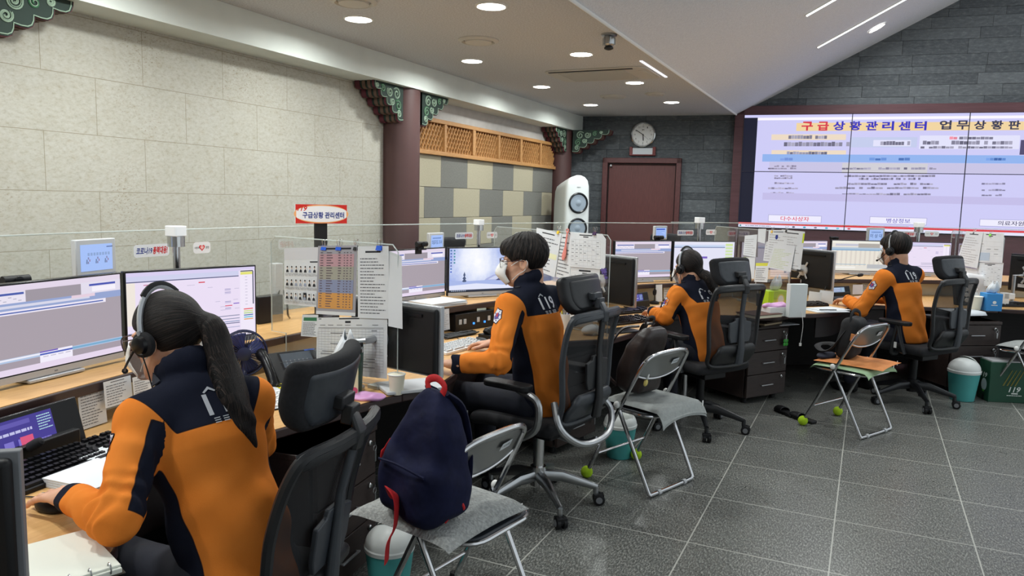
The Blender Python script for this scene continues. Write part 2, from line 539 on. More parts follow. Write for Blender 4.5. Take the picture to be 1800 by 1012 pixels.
# the bay between the two columns: plastered wall with a frieze and cloth panels on it
m_plaster = noisy('plaster_grey', (196, 194, 190), (186, 184, 180), 12, .8)
b = MB(); b.add([(5.84, 0, 0), (10.1, 0, 0), (10.1, CEIL+.05, 0), (5.84, CEIL+.05, 0), (5.84, 0, -.2), (10.1, 0, -.2), (10.1, CEIL+.05, -.2), (5.84, CEIL+.05, -.2)],
             [(0, 1, 2, 3), (4, 7, 6, 5)])
o = b.build('wall_left_bay', m_plaster, smooth=0); o.matrix_world = WLM; struct(o)
m_pa = noisy('cloth_beige', (182, 175, 152), (170, 163, 140), 160, .95, bump=.2, bscale=300, stretch=(1, .4, 1))
m_pb = noisy('cloth_grey', (128, 128, 122), (112, 112, 107), 160, .95, bump=.2, bscale=300, stretch=(1, .4, 1))
t = thing('fabric_panelling', 'checkered beige and grey fabric wall panels under the wooden lattice', 'wall panels', (WX, 0, 0))
t.matrix_world = WLM
EDGES = [[6.59, 7.14, 7.74, 8.29, 8.87], [6.28, 6.85, 7.43, 8.02, 8.60, 9.18]]
for r, (z0, z1) in enumerate([(1.648, 1.955), (1.345, 1.645), (1.042, 1.342), (.739, 1.039), (.436, .736)]):
    edges = [5.9]+EDGES[r % 2]+[9.7]
    for i in range(len(edges)-1):
        q = MB(); q.box(((edges[i]+edges[i+1])/2, (z0+z1)/2, .012), (edges[i+1]-edges[i]-.003, z1-z0, .024))
        q.build('panel', m_pa if i % 2 == 0 else m_pb, t, bevel=.003)
# lattice frieze
m_pine = noisy('pine', (200, 152, 98), (178, 128, 76), 14, .5, stretch=(1, 12, 1))
t = thing('lattice_screen', 'golden wooden lattice frieze of six diamond panels high on the wall', 'lattice', (WX, 0, 0)); t.matrix_world = WLM
LX0, LX1, LZ0, LZ1 = 6.0, 9.62, 1.957, 2.305
q = MB(); q.box(((LX0+LX1)/2, LZ0+.02, .035), (LX1-LX0, .04, .07)); q.box(((LX0+LX1)/2, LZ1-.02, .035), (LX1-LX0, .04, .07))
pw = (LX1-LX0)/6
for i in range(7): q.box((min(max(LX0+i*pw, LX0+.02), LX1-.02), (LZ0+LZ1)/2, .035), (.06 if i % 2 == 0 else .04, LZ1-LZ0-.08, .066))
q.build('frame', m_pine, t, bevel=.004)
q = MB(); q.box(((LX0+LX1)/2, (LZ0+LZ1)/2, .003), (LX1-LX0, LZ1-LZ0-.02, .004)); q.build('back_board', noisy('pine_dark', (120, 74, 34), (96, 58, 26), 10, .7), t)
for i in range(6):
    a, c = LX0+i*pw+.025, LX0+(i+1)*pw-.025; d0, d1 = LZ0+.04, LZ1-.04; q = MB(); h = d1-d0
    st = h/4.6; w = c-a
    for sgn in (1, -1):
        kk = -int(h/st)-2
        while kk*st < w+h:
            s0 = kk*st; pts = []
            # a bar along the line (x - a) = s0 + sgn*(y-d0)*0.62 clipped to the opening
            for yy in (d0, d1):
                pts.append((a+s0+(.62*(yy-d0) if sgn > 0 else .62*(d1-yy)), yy))
            (xa, ya), (xb, yb) = pts
            def clip(xa, ya, xb, yb):
                for lim, s_ in ((a, 1), (c, -1)):
                    ina = (xa-lim)*s_ >= 0; inb = (xb-lim)*s_ >= 0
                    if not ina and not inb: return None
                    if ina != inb:
                        tt = (lim-xa)/(xb-xa); xi = lim; yi = ya+tt*(yb-ya)
                        if ina: xb, yb = xi, yi
                        else: xa, ya = xi, yi
                return xa, ya, xb, yb
            cc = clip(xa, ya, xb, yb)
            if cc and math.hypot(cc[2]-cc[0], cc[3]-cc[1]) > .02:
                xa, ya, xb, yb = cc; L = math.hypot(xb-xa, yb-ya); an = math.atan2(yb-ya, xb-xa)
                T = Matrix.Translation(((xa+xb)/2, (ya+yb)/2, .034 if sgn > 0 else .022)) @ Matrix.Rotation(an, 4, 'Z')
                q.box((0, 0, 0), (L, .011, .02), T)
            kk += 1
    q.build('lattice', m_pine, t)

# --- ceiling, sloped ceiling, soffit
m_ceil = noisy('stucco_ceiling', (218, 220, 224), (198, 199, 202), 90, .95, bump=.5, bscale=140, lo=.35, hi=.6, dist=.006)
m_slope = noisy('stucco_slope', (230, 235, 243), (218, 223, 232), 60, .95, bump=.6, bscale=120, lo=.3, hi=.7, dist=.006)
m_soff = noisy('soffit_paint', (222, 228, 222), (214, 220, 214), 4, .8)
def far_y(x): return F0.y+(x-F0.x)*math.tan(FA)
b = MB(); b.prism([(-4.15, -2.5), (CREASE, -2.5), (CREASE, far_y(CREASE)+.3), (-4.15, far_y(-4.15)+.3)], CEIL, CEIL+.06)
struct(b.build('ceiling', m_ceil, smooth=0))
SL = .537
b = MB()
x1 = 4.0
b.add([(CREASE, -2.5, CEIL), (x1, -2.5, CEIL+SL*(x1-CREASE)), (x1, far_y(x1)+.3, CEIL+SL*(x1-CREASE)), (CREASE, far_y(CREASE)+.3, CEIL)], [(0, 3, 2, 1)])
o = b.build('ceiling_slope', m_slope, smooth=0, solid=0); struct(o)
b = MB(); b.tube([(CREASE, -2.5, CEIL-.004), (CREASE, far_y(CREASE)-.02, CEIL-.004)], .012, 6)
struct(b.build('trim_1', paint((235, 235, 232)), smooth=60))
b = MB(); b.prism([(-4.1, -2.5), (SOF_X, -2.5), (SOF_X, far_y(SOF_X)+.1), (-4.1, far_y(-4.1)+.1)], SOF_Z, CEIL-.001)
struct(b.build('ceiling_soffit', m_soff, smooth=0))

# --- far wall: rough slate strips, each with its own tone and relief
m = M('slate', (70, 74, 78), .72, spec=.35); n = NT(m)
at = n.n('ShaderNodeAttribute', _attribute_name='tone')
no = n.noise(n.coord('Object', (1, 2.2, 1)), 16, 6, .7)
no2 = n.noise(n.coord('Object', (1, 1.5, 1), (0, 0, .3)), 50, 3, .6)
c = mixc(n, at.outputs['Fac'], (60, 65, 70), (112, 118, 122))
c = mixc(n, .6, c, n.ramp(no, [(.32, (58, 62, 67)), (.55, (88, 93, 97)), (.72, (126, 131, 133))]), 'MIX')
c = mixc(n, n.ramp(no2, [(.72, (0, 0, 0)), (.77, (150, 150, 150))]), c, (160, 164, 160))
n.l(c, n.b.inputs['Base Color']); n.bump(no, .5, .012)
b = MB(); tones = []
z = 0.0
rr = random.Random(3)
while z < 4.9:
    h = rr.choice([.09, .13, .135, .17, .19]); x = -.4-rr.random()*.5
    while x < 8.2:
        w = rr.uniform(.32, .85); d = rr.uniform(0, .008)
        x0, x1_ = max(x, -.4), min(x+w, 8.2)
        if x1_-x0 > .01:
            b.box(((x0+x1_)/2, z+h/2, d-.04), (x1_-x0-.003, h-.003, .08)); tones += [rr.random()]*6
        x += w
    z += h
o = b.build('wall_far', m, smooth=0); o.matrix_world = FWM; struct(o)
a = o.data.attributes.new('tone', 'FLOAT', 'FACE'); a.data.foreach_set('value', tones)
b = MB(); b.box((3.9, 2.5, -.06), (8.8, 5, .02)); o = b.build('wall_far_backing', paint((40, 42, 44)), smooth=0); o.matrix_world = FWM; struct(o)
# closing walls that the picture does not show but the light does
b = MB(); b.add([(-4.3, -2.5, 0), (7, -2.5, 0), (7, -2.5, 3.2), (-4.3, -2.5, 3.2)], [(0, 3, 2, 1)]); struct(b.build('wall_back', m_plaster, smooth=0))

# --- columns
m_colm = noisy('column_paint', (84, 56, 54), (76, 50, 49), 3, .55)
for (cx, cy, r, lab) in ((-3.85, 5.77, .17, 'thick round maroon column between the limestone wall and the lattice'),
                         (-3.86, 9.66, .15, 'slim round maroon column in the far corner behind the white loudspeaker')):
    t = thing('column', lab, 'column', (cx, cy, 0), group='maroon columns')
    q = MB(); q.lathe([(r, 0), (r, SOF_Z-.002)], 40); q.build('shaft', m_colm, t)
    q = MB(); q.lathe([(r+.012, 0), (r+.012, .12), (r, .13)], 40); q.build('base', paint((60, 40, 38)), t)
# --- carved, painted eave brackets
m_bk = [paint((44, 58, 52)), paint((92, 46, 54)), paint((64, 78, 70)), paint((150, 172, 152)), paint((62, 112, 78)), paint((104, 82, 70))]
def spiral(cx, cy, r, turns, a0, d=1, n=26):
    return [(cx+r*(1-.82*i/n)*math.cos(a0+d*turns*2*PI*i/n), cy+r*(1-.82*i/n)*math.sin(a0+d*turns*2*PI*i/n)) for i in range(n+1)]
def bracket(y0, dirn, lab, x=WX+.02, L=.5, H=.29):
    """wing of a column capital: flat on the soffit, wavy underside, scrolls painted on its face"""
    t = thing('carved_bracket', lab, 'bracket', (x, y0, SOF_Z), group='carved brackets')
    T = Matrix(((0, 0, 1, 0), (dirn, 0, 0, 0), (0, 1, 0, 0), (0, 0, 0, 1)))
    def outline(gr):
        pts = [(0, 0), (L+gr, 0)]
        n_ = 5
        for i in range(n_):
            xa = (L+gr)*(1-i/n_); xb = (L+gr)*(1-(i+1)/n_); ya = -(H+gr)*(i/n_)**1.0; yb = -(H+gr)*((i+1)/n_)
            for j in range(1, 6):
                f = j/5; bul = .035*math.sin(PI*f)
                pts.append((xa+(xb-xa)*f+bul*.8, ya+(yb-ya)*f-bul*.8))
        pts.append((0, -(H+gr)))
        return pts
    q = MB()
    for (gr, z0, z1, mi_) in ((0, .02, .19, 0), (.012, .0, .045, 1), (.010, .07, .10, 5), (.010, .125, .15, 5), (.006, .168, .186, 1)):
        q.mat(mi_); q.prism(outline(gr), z0, z1, T)
    q.build('body', m_bk, t, smooth=30)
    q = MB()
    for (cx, cy, r, d, mi_) in ((.10, -.07, .055, 1, 3), (.20, -.065, .045, -1, 3), (.075, -.165, .05, 1, 4), (.30, -.05, .035, 1, 4), (.16, -.14, .035, -1, 3), (.06, -.235, .032, 1, 3), (.38, -.03, .022, -1, 3)):
        q.mat(mi_); q.tube([(p[0], p[1], .192) for p in spiral(cx, cy, r, 1.6, .6, d)], .0042, 5, T=T)
        q.mat(3); q.tube([(p[0], p[1], .194) for p in spiral(cx, cy, r*.8, 1.4, .9, d)], .0022, 5, T=T)
    q.mat(3); q.tube([(x_, y_, .192) for x_, y_ in outline(-.012)[1:-1]], .003, 5, T=T)
    q.build('scrolls', m_bk, t, smooth=60)
bracket(2.12, 1, 'carved scroll bracket at the top left corner above the limestone wall', L=.5)
bracket(5.62, -1, 'carved scroll bracket on the left side of the thick column', L=.42)
bracket(5.93, 1, 'carved scroll bracket on the right side of the thick column', L=.47)
bracket(9.53, -1, 'carved scroll bracket left of the slim far column', L=.40)
t_ = bracket(9.9, 1, 'carved scroll bracket right of the slim far column, over the slate', L=.5)
o = bpy.data.objects['carved_bracket.004']; o.location = (-3.70, 9.80, SOF_Z); o.rotation_euler = (0, 0, FA-PI/2)

# --- downlights
m_ring = paint((235, 235, 232), .5)
m_lamp = emitm((255, 250, 240), 22.0)
def downlight(x, y, z, lab, watt=None, rot=None, power=True):
    t = thing('ceiling_downlight', lab, 'ceiling light', (x, y, z), group='round ceiling downlights', rot=rot)
    q = MB(); q.lathe([(.098, 0), (.098, -.006), (.088, -.009), (.083, -.004), (.083, 0)], 32, cap=False); q.build('ring', m_ring, t)
    q = MB(); q.lathe([(.0835, -.003), (.05, -.012), (.012, -.015)], 32); q.build('diffuser', m_lamp, t)
    ld = bpy.data.lights.new('downlight_bulb', 'AREA'); ld.shape = 'DISK'; ld.size = .16; ld.energy = watt or LAMP_W; ld.color = (.95, 1, .985); ld.spread = rad(170)
    lo = bpy.data.objects.new('bulb', ld); COL.objects.link(lo); lo.parent = t; lo.location = (0, 0, -.03)
    return t
LROW = [('wall side', -3.135), ('middle', -2.155)]
ords = ['nearest', 'second', 'third', 'farthest']
for i, y in enumerate((4.19, 5.76, 7.26, 8.76)):
    for j, (nm, x) in enumerate(LROW):
        downlight(x, y, CEIL, '%s round ceiling light in the %s row of the flat ceiling' % (ords[i], 'soffit-side' if j == 0 else 'crease-side'))
for y in (2.65, 1.1, -.5):
    for nm, x in LROW: downlight(x, y, CEIL, 'round ceiling light of the flat ceiling, out of the picture above the camera')
sl_rot = (0, -math.atan(SL), 0)
def on_slope(u, v):
    d = Vector(ray(u, v)); nrm = Vector((-SL, 0, 1)); c = Vector((0, 0, EYE)); p0 = Vector((CREASE, 0, CEIL))
    return c+d*((p0-c).dot(nrm)/d.dot(nrm))
for uv, lab in (((1541, 48), 'oval glowing downlight on the sloped ceiling below the long light line'),):
    p = on_slope(*uv); downlight(p.x, p.y, p.z-.004, lab, rot=sl_rot)
p = on_slope(1541, 48)
for dy in (-1.6, -3.2, -4.8): downlight(p.x, p.y+dy, p.z-.004, 'downlight on the sloped ceiling, out of the picture above the aisle', rot=sl_rot)
for dy in (.0, -1.6, -3.2, -4.8): downlight(2.7, p.y+dy, CEIL+SL*(2.7-CREASE)-.004, 'downlight high on the sloped ceiling, out of the picture', rot=sl_rot)
# linear lights in the slope
m_tube = emitm((250, 255, 250), 7.0)
def line_light(a, bb, lab):
    A, B = Vector(a), Vector(bb); L = (B-A).length; mid = (A+B)/2
    t = thing('linear_light', lab, 'ceiling light', mid, group='light lines in the sloped ceiling')
    nrm = Vector((SL, 0, -1)).normalized()
    t.matrix_world = frame3(mid+nrm*.004, B-A, nrm.cross(B-A)); t['label'] = lab
    q = MB(); q.box((0, 0, 0), (L+.02, .05, .012)); q.build('housing', m_ring, t)
    q = MB(); q.box((0, 0, .006), (L, .036, .008)); q.build('diffuser', m_tube, t)
    ld = bpy.data.lights.new('tube', 'AREA'); ld.shape = 'RECTANGLE'; ld.size = L; ld.size_y = .04; ld.energy = TUBE_W
    lo = bpy.data.objects.new('tube', ld); COL.objects.link(lo); lo.parent = t; lo.location = (0, 0, .03); lo.rotation_euler = (PI, 0, 0)
a, c = on_slope(1437, 82), on_slope(1590, -2); d = (c-a).normalized()
line_light(a, a+d*2.4, 'long thin light line running up the sloped ceiling')
a = on_slope(1417, 26); line_light(a, a+d*2.4, 'shorter visible light line cut by the top edge, left of the long one')
# --- ceiling fittings
m_wh = paint((206, 203, 196), .5); m_dk = paint((36, 36, 36), .5); m_chrome = M('chrome', (200, 200, 200), .18, 1.0); m_alu = M('aluminium', (176, 178, 180), .32, 1.0)
for (u, v, r, lab) in ((841, 70, .15, 'round white air diffuser, nearest on the flat ceiling'), (1078, 169, .15, 'round air diffuser far on the ceiling near the slate wall'),
                       (1152, 164, .11, 'faint small round ceiling cover right of the far diffuser'), (622, 1, .14, 'round air diffuser cut by the top edge of the picture')):
    p = P(u, v, CEIL); t = thing('air_diffuser', lab, 'vent', p, group='round air diffusers')
    q = MB(); q.lathe([(r, 0), (r, -.008), (r*.82, -.02), (r*.74, -.008), (r*.74, 0)], 36, cap=False); q.build('collar', m_wh, t)
    q = MB(); q.lathe([(r*.6, -.002), (r*.66, -.012), (r*.64, -.022), (.01, -.026)], 36); q.build('disc', m_wh, t)
p = P(1071, 66, CEIL); p.z = CEIL
t = thing('ceiling_detector', 'small caged silver ceiling detector hanging beside the ceiling crease', 'detector', P(1071, 60, CEIL))
q = MB(); q.lathe([(.055, 0), (.055, -.012), (.03, -.016)], 20); q.build('base', m_alu, t)
q = MB(); q.lathe([(.035, -.016), (.042, -.03), (.042, -.07), (.025, -.085)], 20)
for i in range(6):
    a = i*PI/3; q.box((.043*math.cos(a), .043*math.sin(a), -.05), (.006, .006, .05), rz=a)
q.build('cage', m_alu, t)
q = MB(); q.lathe([(.02, -.085), (.032, -.09), (.032, -.1), (.012, -.108)], 20); q.build('nozzle', m_dk, t)
# cassette air conditioner, nearly flush
A_, B_, C_, D_ = P(950, 126, CEIL), P(1122, 117, CEIL), P(1150, 133, CEIL), P(985, 141, CEIL)
cx, cy = -2.30, 6.72
t = thing('ceiling_air_conditioner', 'flush white cassette air conditioner with a slatted grille in the ceiling', 'air conditioner', (cx, cy, CEIL))
q = MB(); q.prism(rounded(.95, .62, .1), -.012, 0); q.build('panel', m_wh, t, bevel=.004)
q = MB(); q.box((-.03, -.27, -.0135), (.78, .035, .006)); q.build('air_outlet', m_dk, t, bevel=.002)
q = MB()
for i in range(16): q.box((-.04, -.2+i*.029, -.016), (.62, .012, .008))
q.build('grille', m_wh, t)
q = MB(); q.prism(rounded(.07, .4, .034, cx=.41, cy=.02), -.018, -.012); q.build('side_flap', m_wh, t, bevel=.003)
p, p2 = P(1130, 106, CEIL), P(1168, 135, CEIL)
q = MB(); q.box((0, 0, -.004), (.022, (p2-p).length, .008)); o = q.build('ceiling_slot_light', m_lamp if False else emitm((235, 235, 240), 1.2)); o.location = (p+p2)/2
tag(o, 'thin pale slot line in the ceiling beside the crease, right of the air conditioner', 'ceiling light')

# --- dark red door in the slate wall
m_mah = noisy('mahogany', (98, 52, 50), (82, 42, 41), 18, .45, stretch=(12, .6, 1))
m_mahf = noisy('mahogany_frame', (92, 50, 50), (80, 42, 43), 10, .45, stretch=(3, 3, 1))
q = MB()
for (x0, x1_, z0, z1) in ((.29, .36, 0, 2.14), (1.28, 1.345, 0, 2.14), (.29, 1.345, 2.07, 2.14)): q.box(((x0+x1_)/2, (z0+z1)/2, .03), (x1_-x0, z1-z0, .09))
fr = q.build('door_1', m_mahf, bevel=.006); fr.matrix_world = FWM; struct(fr)
q = MB(); q.box((.82, 1.03, .0), (.9, 2.06, .03)); q.build('door_leaf', m_mah, fr, bevel=.003)
q = MB(); q.box((.82, 2.062, .035), (.92, .012, .03)); q.box((.367, 1.03, .025), (.012, 2.06, .03)); q.box((1.273, 1.03, .025), (.012, 2.06, .03)); q.build('door_gasket', paint((30, 20, 20)), fr)
q = MB(); q.box((.40, 2.035, .035), (.03, .03, .04)); q.build('door_stop', m_alu, fr, bevel=.004)
q = MB(); q.tube([(1.2, 1.0, .02), (1.2, 1.0, .06), (1.1, 1.0, .06)], .009, 8); q.build('door_handle', m_alu, fr)

# --- wall clock and the small framed plate below it
CT, CZ = far(1131, 237)
t = thing('wall_clock', 'round silver rimmed wall clock above the dark red door', 'clock'); t.matrix_world = FWM @ Matrix.Translation((CT, CZ, .012))
R_ = .165
q = MB(); q.lathe([(R_*.86, .02), (R_*.93, .034), (R_, .028), (R_, 0)], 48, cap=False); q.build('rim', m_chrome, t)
f = Flat(.0006); f.z = .018; blk = paint((28, 28, 32))
f.oval(0, 0, R_*.9, R_*.9, paint((238, 240, 240)), 48)
for i in range(60):
    a = i*PI/30; r0 = R_*(.80 if i % 5 else .78)
    f.mi(blk); w = .0006 if i % 5 else .0016
    T = Matrix.Rotation(a, 4, 'Z'); f.mb.add([(r0, -w, f.z), (R_*.84, -w, f.z), (R_*.84, w, f.z), (r0, w, f.z)], [(0, 1, 2, 3)], T)
f.z += .0006
for h in range(1, 13):
    a = PI/2-h*PI/6; f.text(str(h), R_*.66*math.cos(a), R_*.66*math.sin(a), .02 if h > 9 else .011, .022, blk)
f.oval(0, .062, .016, .008, blk, 12); f.oval(0.002, .06, .009, .004, paint((238, 240, 240)), 12)
f.build('dial', t)
q = MB(); a = PI/2-2*PI*(5+51/60)/12; q.box((0.036, 0, .0245), (.085, .011, .002), Matrix.Rotation(a, 4, 'Z')); q.build('hour_hand', blk, t)
q = MB(); a = PI/2-2*PI*50.5/60; q.box((.05, 0, .027), (.125, .007, .002), Matrix.Rotation(a, 4, 'Z')); q.lathe([(.008, .026), (.008, .03)], 12); q.build('minute_hand', blk, t)
q = MB(); a = PI/2-2*PI*22/60; q.box((.04, 0, .0295), (.13, .002, .001), Matrix.Rotation(a, 4, 'Z')); q.build('second_hand', blk, t)
pt, pz = far(1130, 266)
t = thing('wall_plate', 'small white plate in a red frame between clock and door', 'sign'); t.matrix_world = FWM @ Matrix.Translation((pt, pz, .02))
q = MB(); q.box((0, 0, 0), (.27, .085, .02)); q.build('plate', paint((208, 214, 220)), t, bevel=.002)
q = MB()
for x in (-.155, .155): q.box((x, 0, .004), (.04, .115, .035))
q.box((0, -.05, .004), (.3, .016, .035)); q.build('frame', noisy('red_wood', (120, 36, 36), (100, 28, 28), 8, .4), t, bevel=.003)

# --- video wall: 55 inch panels in a wooden surround
m_sur = noisy('surround_wood', (92, 58, 64), (78, 46, 52), 6, .5, stretch=(.6, 8, 1))
t = thing('video_wall', 'large tiled video wall showing a status board in a mahogany surround', 'video wall'); t.matrix_world = FWM
q = MB()
VX0, VZ0, VZ1 = 2.108, 1.262, 2.692; PWID, PHT = 1.274, .715
q.box((2.05, 1.4, .03), (.115, 2.72, .10)); q.box((5.1, 2.748, .03), (6.2, .11, .10)); q.box((5.1, .62, .01), (6.2, 1.26, .06))
q.build('surround', m_sur, t, bevel=.004)
for i in range(4):
    for j in range(2):
        q = MB(); x0 = VX0+i*PWID; z0 = VZ0+j*PHT
        q.box((x0+PWID/2, z0+PHT/2, .03), (PWID-.002, PHT-.002, .05))
        q.build('display_panel', paint((22, 22, 26), .3), t)
def fz(u, v): return far(u, v, .06)
def frect(f, u0, v0, u1, v1, m, step=True):
    a, c = fz(u0, v0), fz(u1, v1); um, vm = (u0+u1)/2, (v0+v1)/2
    l = fz(u0, vm)[0]; r = fz(u1, vm)[0]; tt = fz(um, v0)[1]; bb = fz(um, v1)[1]
    f.rect(l, bb, r, tt, m, step)
def ftext(f, s, u, v, w, h, m, bold=0, slant=0):
    a = fz(u, v); pxm = fz(u+1, v)[0]-a[0]; pym = a[1]-fz(u, v+1)[1]
    f.text(s, a[0], a[1], w*pxm, h*pym, m, bold, slant)
VE = 1.0
def ve(r, g, b_): return emitm((r, g, b_), VE)
f = Flat(.0003); f.z = .0565
f.rect(VX0+.002, VZ0+.002, VX0+4*PWID, VZ1-.002, ve(206, 204, 246))
frect(f, 1309, 203.5, 2100, 208.5, ve(250, 246, 255))
f.rect(VX0+.002, 1.30, VX0+.165, VZ1-.035, ve(26, 28, 46))
frect(f, 1400, 214, 2000, 229, ve(240, 212, 160))
for i, ch in enumerate('구급'): ftext(f, ch, 1419+28*i, 221.5, 20, 16, ve(214, 50, 72), .035)
for i, ch in enumerate('상황관리센터'): ftext(f, ch, 1475+28.7*i, 221, 21, 16, ve(50, 44, 190), .035)
for i, ch in enumerate('업무상황판'): ftext(f, ch, 1662+30.3*i, 219.5, 21, 16, ve(52, 54, 84), .03)
cream, grey_, lt = ve(236, 218, 196), ve(140, 136, 160), ve(226, 226, 250)
frect(f, 1356, 236, 1487, 246, cream); frect(f, 1356, 264, 1487, 275, cream)
def blur_text(u0, v0, u1, v1, cells, dark=(130, 128, 150)):
    w = (u1-u0)/cells
    for i in range(cells):
        if random.random() < .84:
            k_ = random.randint(-30, 45); frect(f, u0+i*w, v0+random.uniform(0, 1.5), u0+(i+.92)*w, v1, ve(*[min(255, max(20, c_+k_)) for c_ in dark]), False)
    f.z += f.dz
blur_text(1386, 237.5, 1454, 244, 13); blur_text(1378, 249, 1494, 257, 18); blur_text(1383, 266, 1454, 273, 13)
frect(f, 1494, 241, 1612, 259, ve(196, 204, 236)); frect(f, 1535, 246, 1601, 257, lt); blur_text(1537, 248, 1600, 255, 12)
frect(f, 1616, 238, 1792, 262, lt); blur_text(1655, 239.5, 1683, 245, 4, (214, 120, 140)); blur_text(1686, 239.5, 1746, 245, 8)
blur_text(1622, 247, 1780, 254, 22); blur_text(1618, 256.5, 1780, 261, 22)
frect(f, 1793, 246, 1830, 272, ve(80, 74, 110))
frect(f, 1340, 272.5, 2000, 286.5, ve(146, 180, 238)); blur_text(1364, 277, 1394, 282, 4, (90, 120, 190)); blur_text(1528, 277, 1600, 282, 7, (90, 130, 200)); blur_text(1733, 277, 1768, 282, 5, (90, 130, 200))
frect(f, 1352, 287, 2000, 304, ve(200, 196, 228)); frect(f, 1480, 287, 1630, 305, ve(208, 206, 214))
for v0, a_, b_ in ((290, 1361, 1400), (294, 1350, 1400), (307, 1361, 1393), (311, 1361, 1393), (320, 1357, 1396), (329, 1350, 1403), (337, 1354, 1396)): blur_text(a_, v0, b_, v0+3.4, 9, (150, 144, 170))
for v0, a_, b_ in ((294, 1480, 1646), (307, 1484, 1644), (312, 1505, 1618), (321, 1490, 1640), (328, 1468, 1650), (339, 1480, 1636)): blur_text(a_, v0, b_, v0+4, 26, (140, 136, 160))
for v0 in (321, 332, 341): blur_text(1725, v0, 1767, v0+3.5, 7, (150, 146, 176))
frect(f, 1340, 345, 2000, 358, ve(196, 190, 232))
for (u0, u1, vv, s, colr, w) in ((1351, 1443, 384.5, '다수사상자', (220, 60, 80), 50), (1529, 1628, 388, '병상정보', (110, 104, 190), 42), (1722, 1830, 392.5, '의료자원', (64, 58, 96), 46)):
    frect(f, u0-1, vv-6.5, u1+1, vv+6.5, ve(176, 176, 216)); frect(f, u0, vv-5.5, u1, vv+5.5, ve(238, 236, 255)); ftext(f, s, (u0+u1)/2, vv, w, 8, ve(*colr), .01)
f.rect(VX0+.002, 1.300, VX0+4*PWID, 1.325, ve(222, 62, 70)); f.rect(VX0+.002, 1.265, VX0+4*PWID, 1.300, ve(232, 232, 255))
for i, c_ in enumerate(((60, 150, 150), (90, 90, 110), (60, 160, 190), (120, 120, 140), (60, 170, 200), (110, 200, 220), (210, 80, 90))):
    x = VX0+.03 if i == 0 else VX0+.55+i*.13
    f.oval(x, 1.283, .018 if i else .012, .011, ve(*c_), 14)
f.lines(VX0+.09, 1.277, VX0+.42, 1.289, 1, grey_, .7, .95, 1)
f.build('screen_image', t)
q = MB()
for i in range(0, 5): q.box((VX0+i*PWID, (VZ0+VZ1)/2, .078), (.009, VZ1-VZ0, .012))
q.box((VX0+2*PWID, VZ0+PHT, .078), (4*PWID, .009, .012)); q.build('panel_seams', paint((52, 50, 62), .4), t)

# --- white tower loudspeaker
SPX, SPY = -3.50, 9.18
t = thing('tower_speaker', 'tall white tower loudspeaker with two round drivers before the slate wall', 'loudspeaker', (SPX, SPY, 0), rz=rad(44))
m_spw = paint((226, 232, 232), .35)
def sect(z, w, d):  # plan outline, front towards -y
    return [(-w/2, -d/2, z), (w/2, -d/2, z), (w*.42, d/2, z), (-w*.42, d/2, z)]
q = MB(); rows = []
for z, w, dd in ((.06, .36, .44), (.8, .36, .44), (1.55, .345, .44), (1.74, .325, .44), (1.81, .28, .44), (1.85, .20, .43), (1.87, .08, .42)):
    r_ = []
    for i in range(28):
        a = 2*PI*i/28; ca, sa = math.cos(a), math.sin(a)
        e = .28; y_ = dd/2*math.copysign(abs(sa)**e, sa); r_.append((w/2*math.copysign(abs(ca)**e, ca), y_, z-max(0, z-1.2)*.36*(y_+.22)))
    rows.append(r_)
q.grid(rows, closed_u=True); q.add(rows[-1], [tuple(range(28))]); q.build('cabinet', m_spw, t, smooth=40)
q = MB(); q.box((0, 0, .03), (.44, .46, .06)); q.build('plinth', paint((60, 60, 62)), t, bevel=.006)
for z in (1.52, 1.20, .88):
    TT = Matrix.Translation((0, -.222, z)) @ Matrix.Rotation(PI/2, 4, 'X')
    q = MB(); q.lathe([(.128, -.01), (.132, .006), (.118, .016), (.105, .004)], 36, TT, cap=False); dr = q.build('driver_ring', paint((28, 32, 36), .35), t)
    q = MB(); q.lathe([(.107, .004), (.09, -.006), (.05, .0), (.03, .010), (.001, .014)], 36, TT); q.build('driver_cone', paint((150, 164, 178), .45), dr)
q = MB(); q.box((0, -.222, 1.72), (.05, .006, .005)); q.build('name_badge', paint((140, 150, 150)), t)
# ================================================================== DESKS
CEN = Vector((4.805, 2.68))
ZD, ZS = .72, .88
def outw(p, d):
    v = (Vector((p[0], p[1]))-CEN).normalized(); return (p[0]+v.x*d, p[1]+v.y*d)
m_wood = noisy('desk_laminate', (214, 170, 112), (196, 150, 94), 9, .42, stretch=(10, 1.2, 1), spec=.4)
m_edge = noisy('desk_edge', (58, 38, 36), (46, 30, 29), 10, .4)
m_dark = noisy('desk_carcass', (38, 32, 33), (30, 26, 27), 16, .55, stretch=(1, 1, 6))
m_cream = paint((216, 208, 184), .6)
m_black = paint((24, 24, 26), .5); m_blackg = paint((18, 18, 21), .28); m_grey = paint((120, 122, 126), .5); m_lgrey = paint((196, 198, 200), .45)
m_white = paint((236, 236, 234), .5); m_silver = M('silver_plastic', (186, 188, 192), .35, .4)
m_paper = noisy('paper', (220, 225, 229), (210, 215, 220), 5, .8); m_ink = paint((96, 98, 104), .8); m_inkd = paint((40, 42, 48), .8); m_inkl = paint((170, 172, 176), .8)
